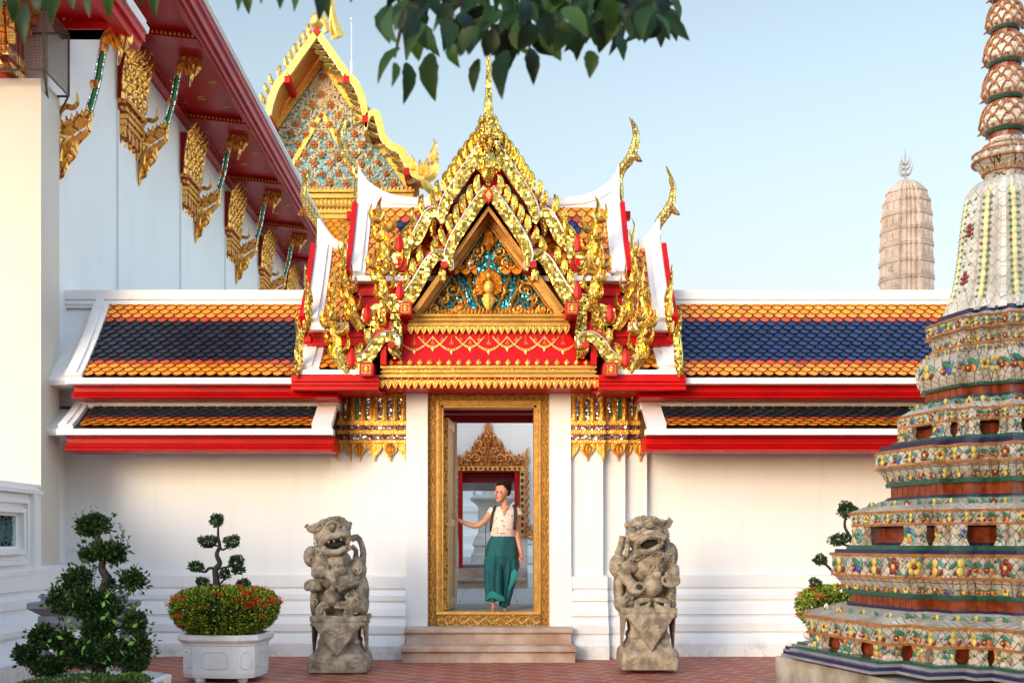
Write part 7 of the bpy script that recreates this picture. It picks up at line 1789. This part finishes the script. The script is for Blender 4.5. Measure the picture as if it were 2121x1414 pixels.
m = MB(); m.hexa([(XP(1036, YW), YW - 10 * s, ZP(1048, YW)), (XP(1053, YW), YW - 10 * s, ZP(1048, YW)), (XP(1043, YW), YW - 19.6 * s, ZP(1067, YW))], [(XP(1036, YW), YW - 6 * s, ZP(1048, YW)), (XP(1053, YW), YW - 6 * s, ZP(1048, YW)), (XP(1043, YW), YW - 14 * s, ZP(1067, YW))]); m.build('neckline', 'skin', bl)
m = MB(); m.tube([(XP(a, YW), YW + d * s, ZP(b, YW)) for a, b, d in ((1037, 1048, -9), (1040, 1056, -16), (1043, 1058, -17), (1048, 1054, -15), (1052, 1046, -8))], .6 * s, 4); m.build('necklace', 'bright_gold', body)
# trousers
simple('teal_cloth', (.004, .105, .118), (.003, .075, .088), 9, .8, bs=.3, bscale=40)
m = MB(); m.sm = True
def ringF(cx, cy, cd, rx, ry, fold, ph, n=40): 
    return [(XP(cx + rx * math.cos(2 * PI * k / n) * (1 + fold * math.sin(k * 2 * PI / n * 9 + ph)), YW), YW + (cd + ry * math.sin(2 * PI * k / n) * (1 + fold * math.sin(k * 2 * PI / n * 7 + ph))) * s, ZP(cy + 2.5 * math.sin(k * .9 + ph) * (cy > 1225), YW)) for k in range(n)]
m.rings([ringF(1042, 1107, 2, 23.5, 16, .01, 0), ringF(1042, 1112, 2, 25.5, 17, .03, 0), ringF(1040, 1124, 2, 30, 19, .04, 0), ringF(1039, 1140, 2, 32, 21, .05, .1), ringF(1038, 1150, 1, 33, 21, .06, .2), ringF(1038, 1160, 1, 30, 18, .06, .2), ringF(1039, 1172, 1, 22, 14, .06, .2), ringF(1039, 1182, 1, 12, 9, .06, .2)], True, True)
m.rings([ringF(1024, 1140, 0, 17, 17, .04, 0), ringF(1022, 1165, -3, 18.5, 19, .11, .3), ringF(1021, 1190, -6, 18, 19, .14, .5), ringF(1021, 1212, -8, 17, 18, .17, .8), ringF(1023, 1232, -9, 17, 17, .13, 1.1), ringF(1023, 1243, -10, 17.5, 17, .15, 1.3)], True, True)
m.rings([ringF(1054, 1140, 3, 17, 16, .04, 0), ringF(1055, 1165, 4, 17, 17, .11, .9), ringF(1055, 1188, 6, 16, 17, .14, 1.2), ringF(1052, 1210, 8, 13.5, 15, .17, 1.5), ringF(1047, 1235, 9, 12, 13, .12, 1.8), ringF(1044, 1255, 10, 10.5, 11, .13, 2.1)], True, True)
m.col = None; tr = sculpt('trousers', m, 'teal_cloth', person, .0075, 0, .1, 1)
m = MB(); m.sm = True
def sheet(rows, col):
    m.col = col; V = [[m._v((XP(a, YW), YW + d * s, ZP(b, YW))) for a, b, d in r] for r in rows]
    for A, B in zip(V, V[1:]):
        for i in range(len(A) - 1): m.face([A[i], A[i + 1], B[i + 1], B[i]], True)
sheet([[(1006, 1236, -18), (1014, 1224, -27), (1022, 1222, -30), (1032, 1228, -30), (1044, 1234, -26)], [(1006, 1240, -20), (1014, 1230, -29), (1023, 1229, -32), (1033, 1236, -31), (1045, 1241, -26)], [(1007, 1243, -19), (1014, 1236, -28), (1023, 1236, -31), (1033, 1242, -30), (1044, 1243, -25)]], (.010, .20, .20))
sheet([[(1066, 1176, -14), (1072, 1184, -18), (1068, 1200, -20), (1058, 1218, -18)], [(1060, 1182, -18), (1064, 1190, -22), (1060, 1204, -23), (1052, 1222, -20)], [(1058, 1188, -16), (1057, 1196, -21), (1055, 1208, -22), (1051, 1220, -20)]], (.012, .23, .22))
m.build('turned_hem', 'cloth', tr)
m = MB(); m.tube([(XP(a, YW), YW + d * s, ZP(b, YW)) for a, b, d in ((1027, 1048, 4), (1023, 1054, -8), (1019, 1066, -15), (1017, 1080, -13), (1016, 1100, -4))], [2.4 * s] * 5, 6)
m.tube([(XP(a, YW), YW + d * s, ZP(b, YW)) for a, b, d in ((1064, 1046, 6), (1067, 1054, -8), (1067, 1070, -16), (1066, 1085, -16), (1065, 1096, -12))], [3.2 * s] * 5, 6); m.tube([(XP(a, YW), YW + d * s, ZP(b, YW)) for a, b, d in ((1008, 1082, 14), (1005, 1100, 13), (1006, 1120, 12), (1005, 1150, 12))], .9 * s, 5)
m.build('backpack_strap', 'strap_black', person)
m = MB(); E(1042, 1084, 24, 22, 28, 9); sculpt('backpack', m, 'strap_black', person, .012)
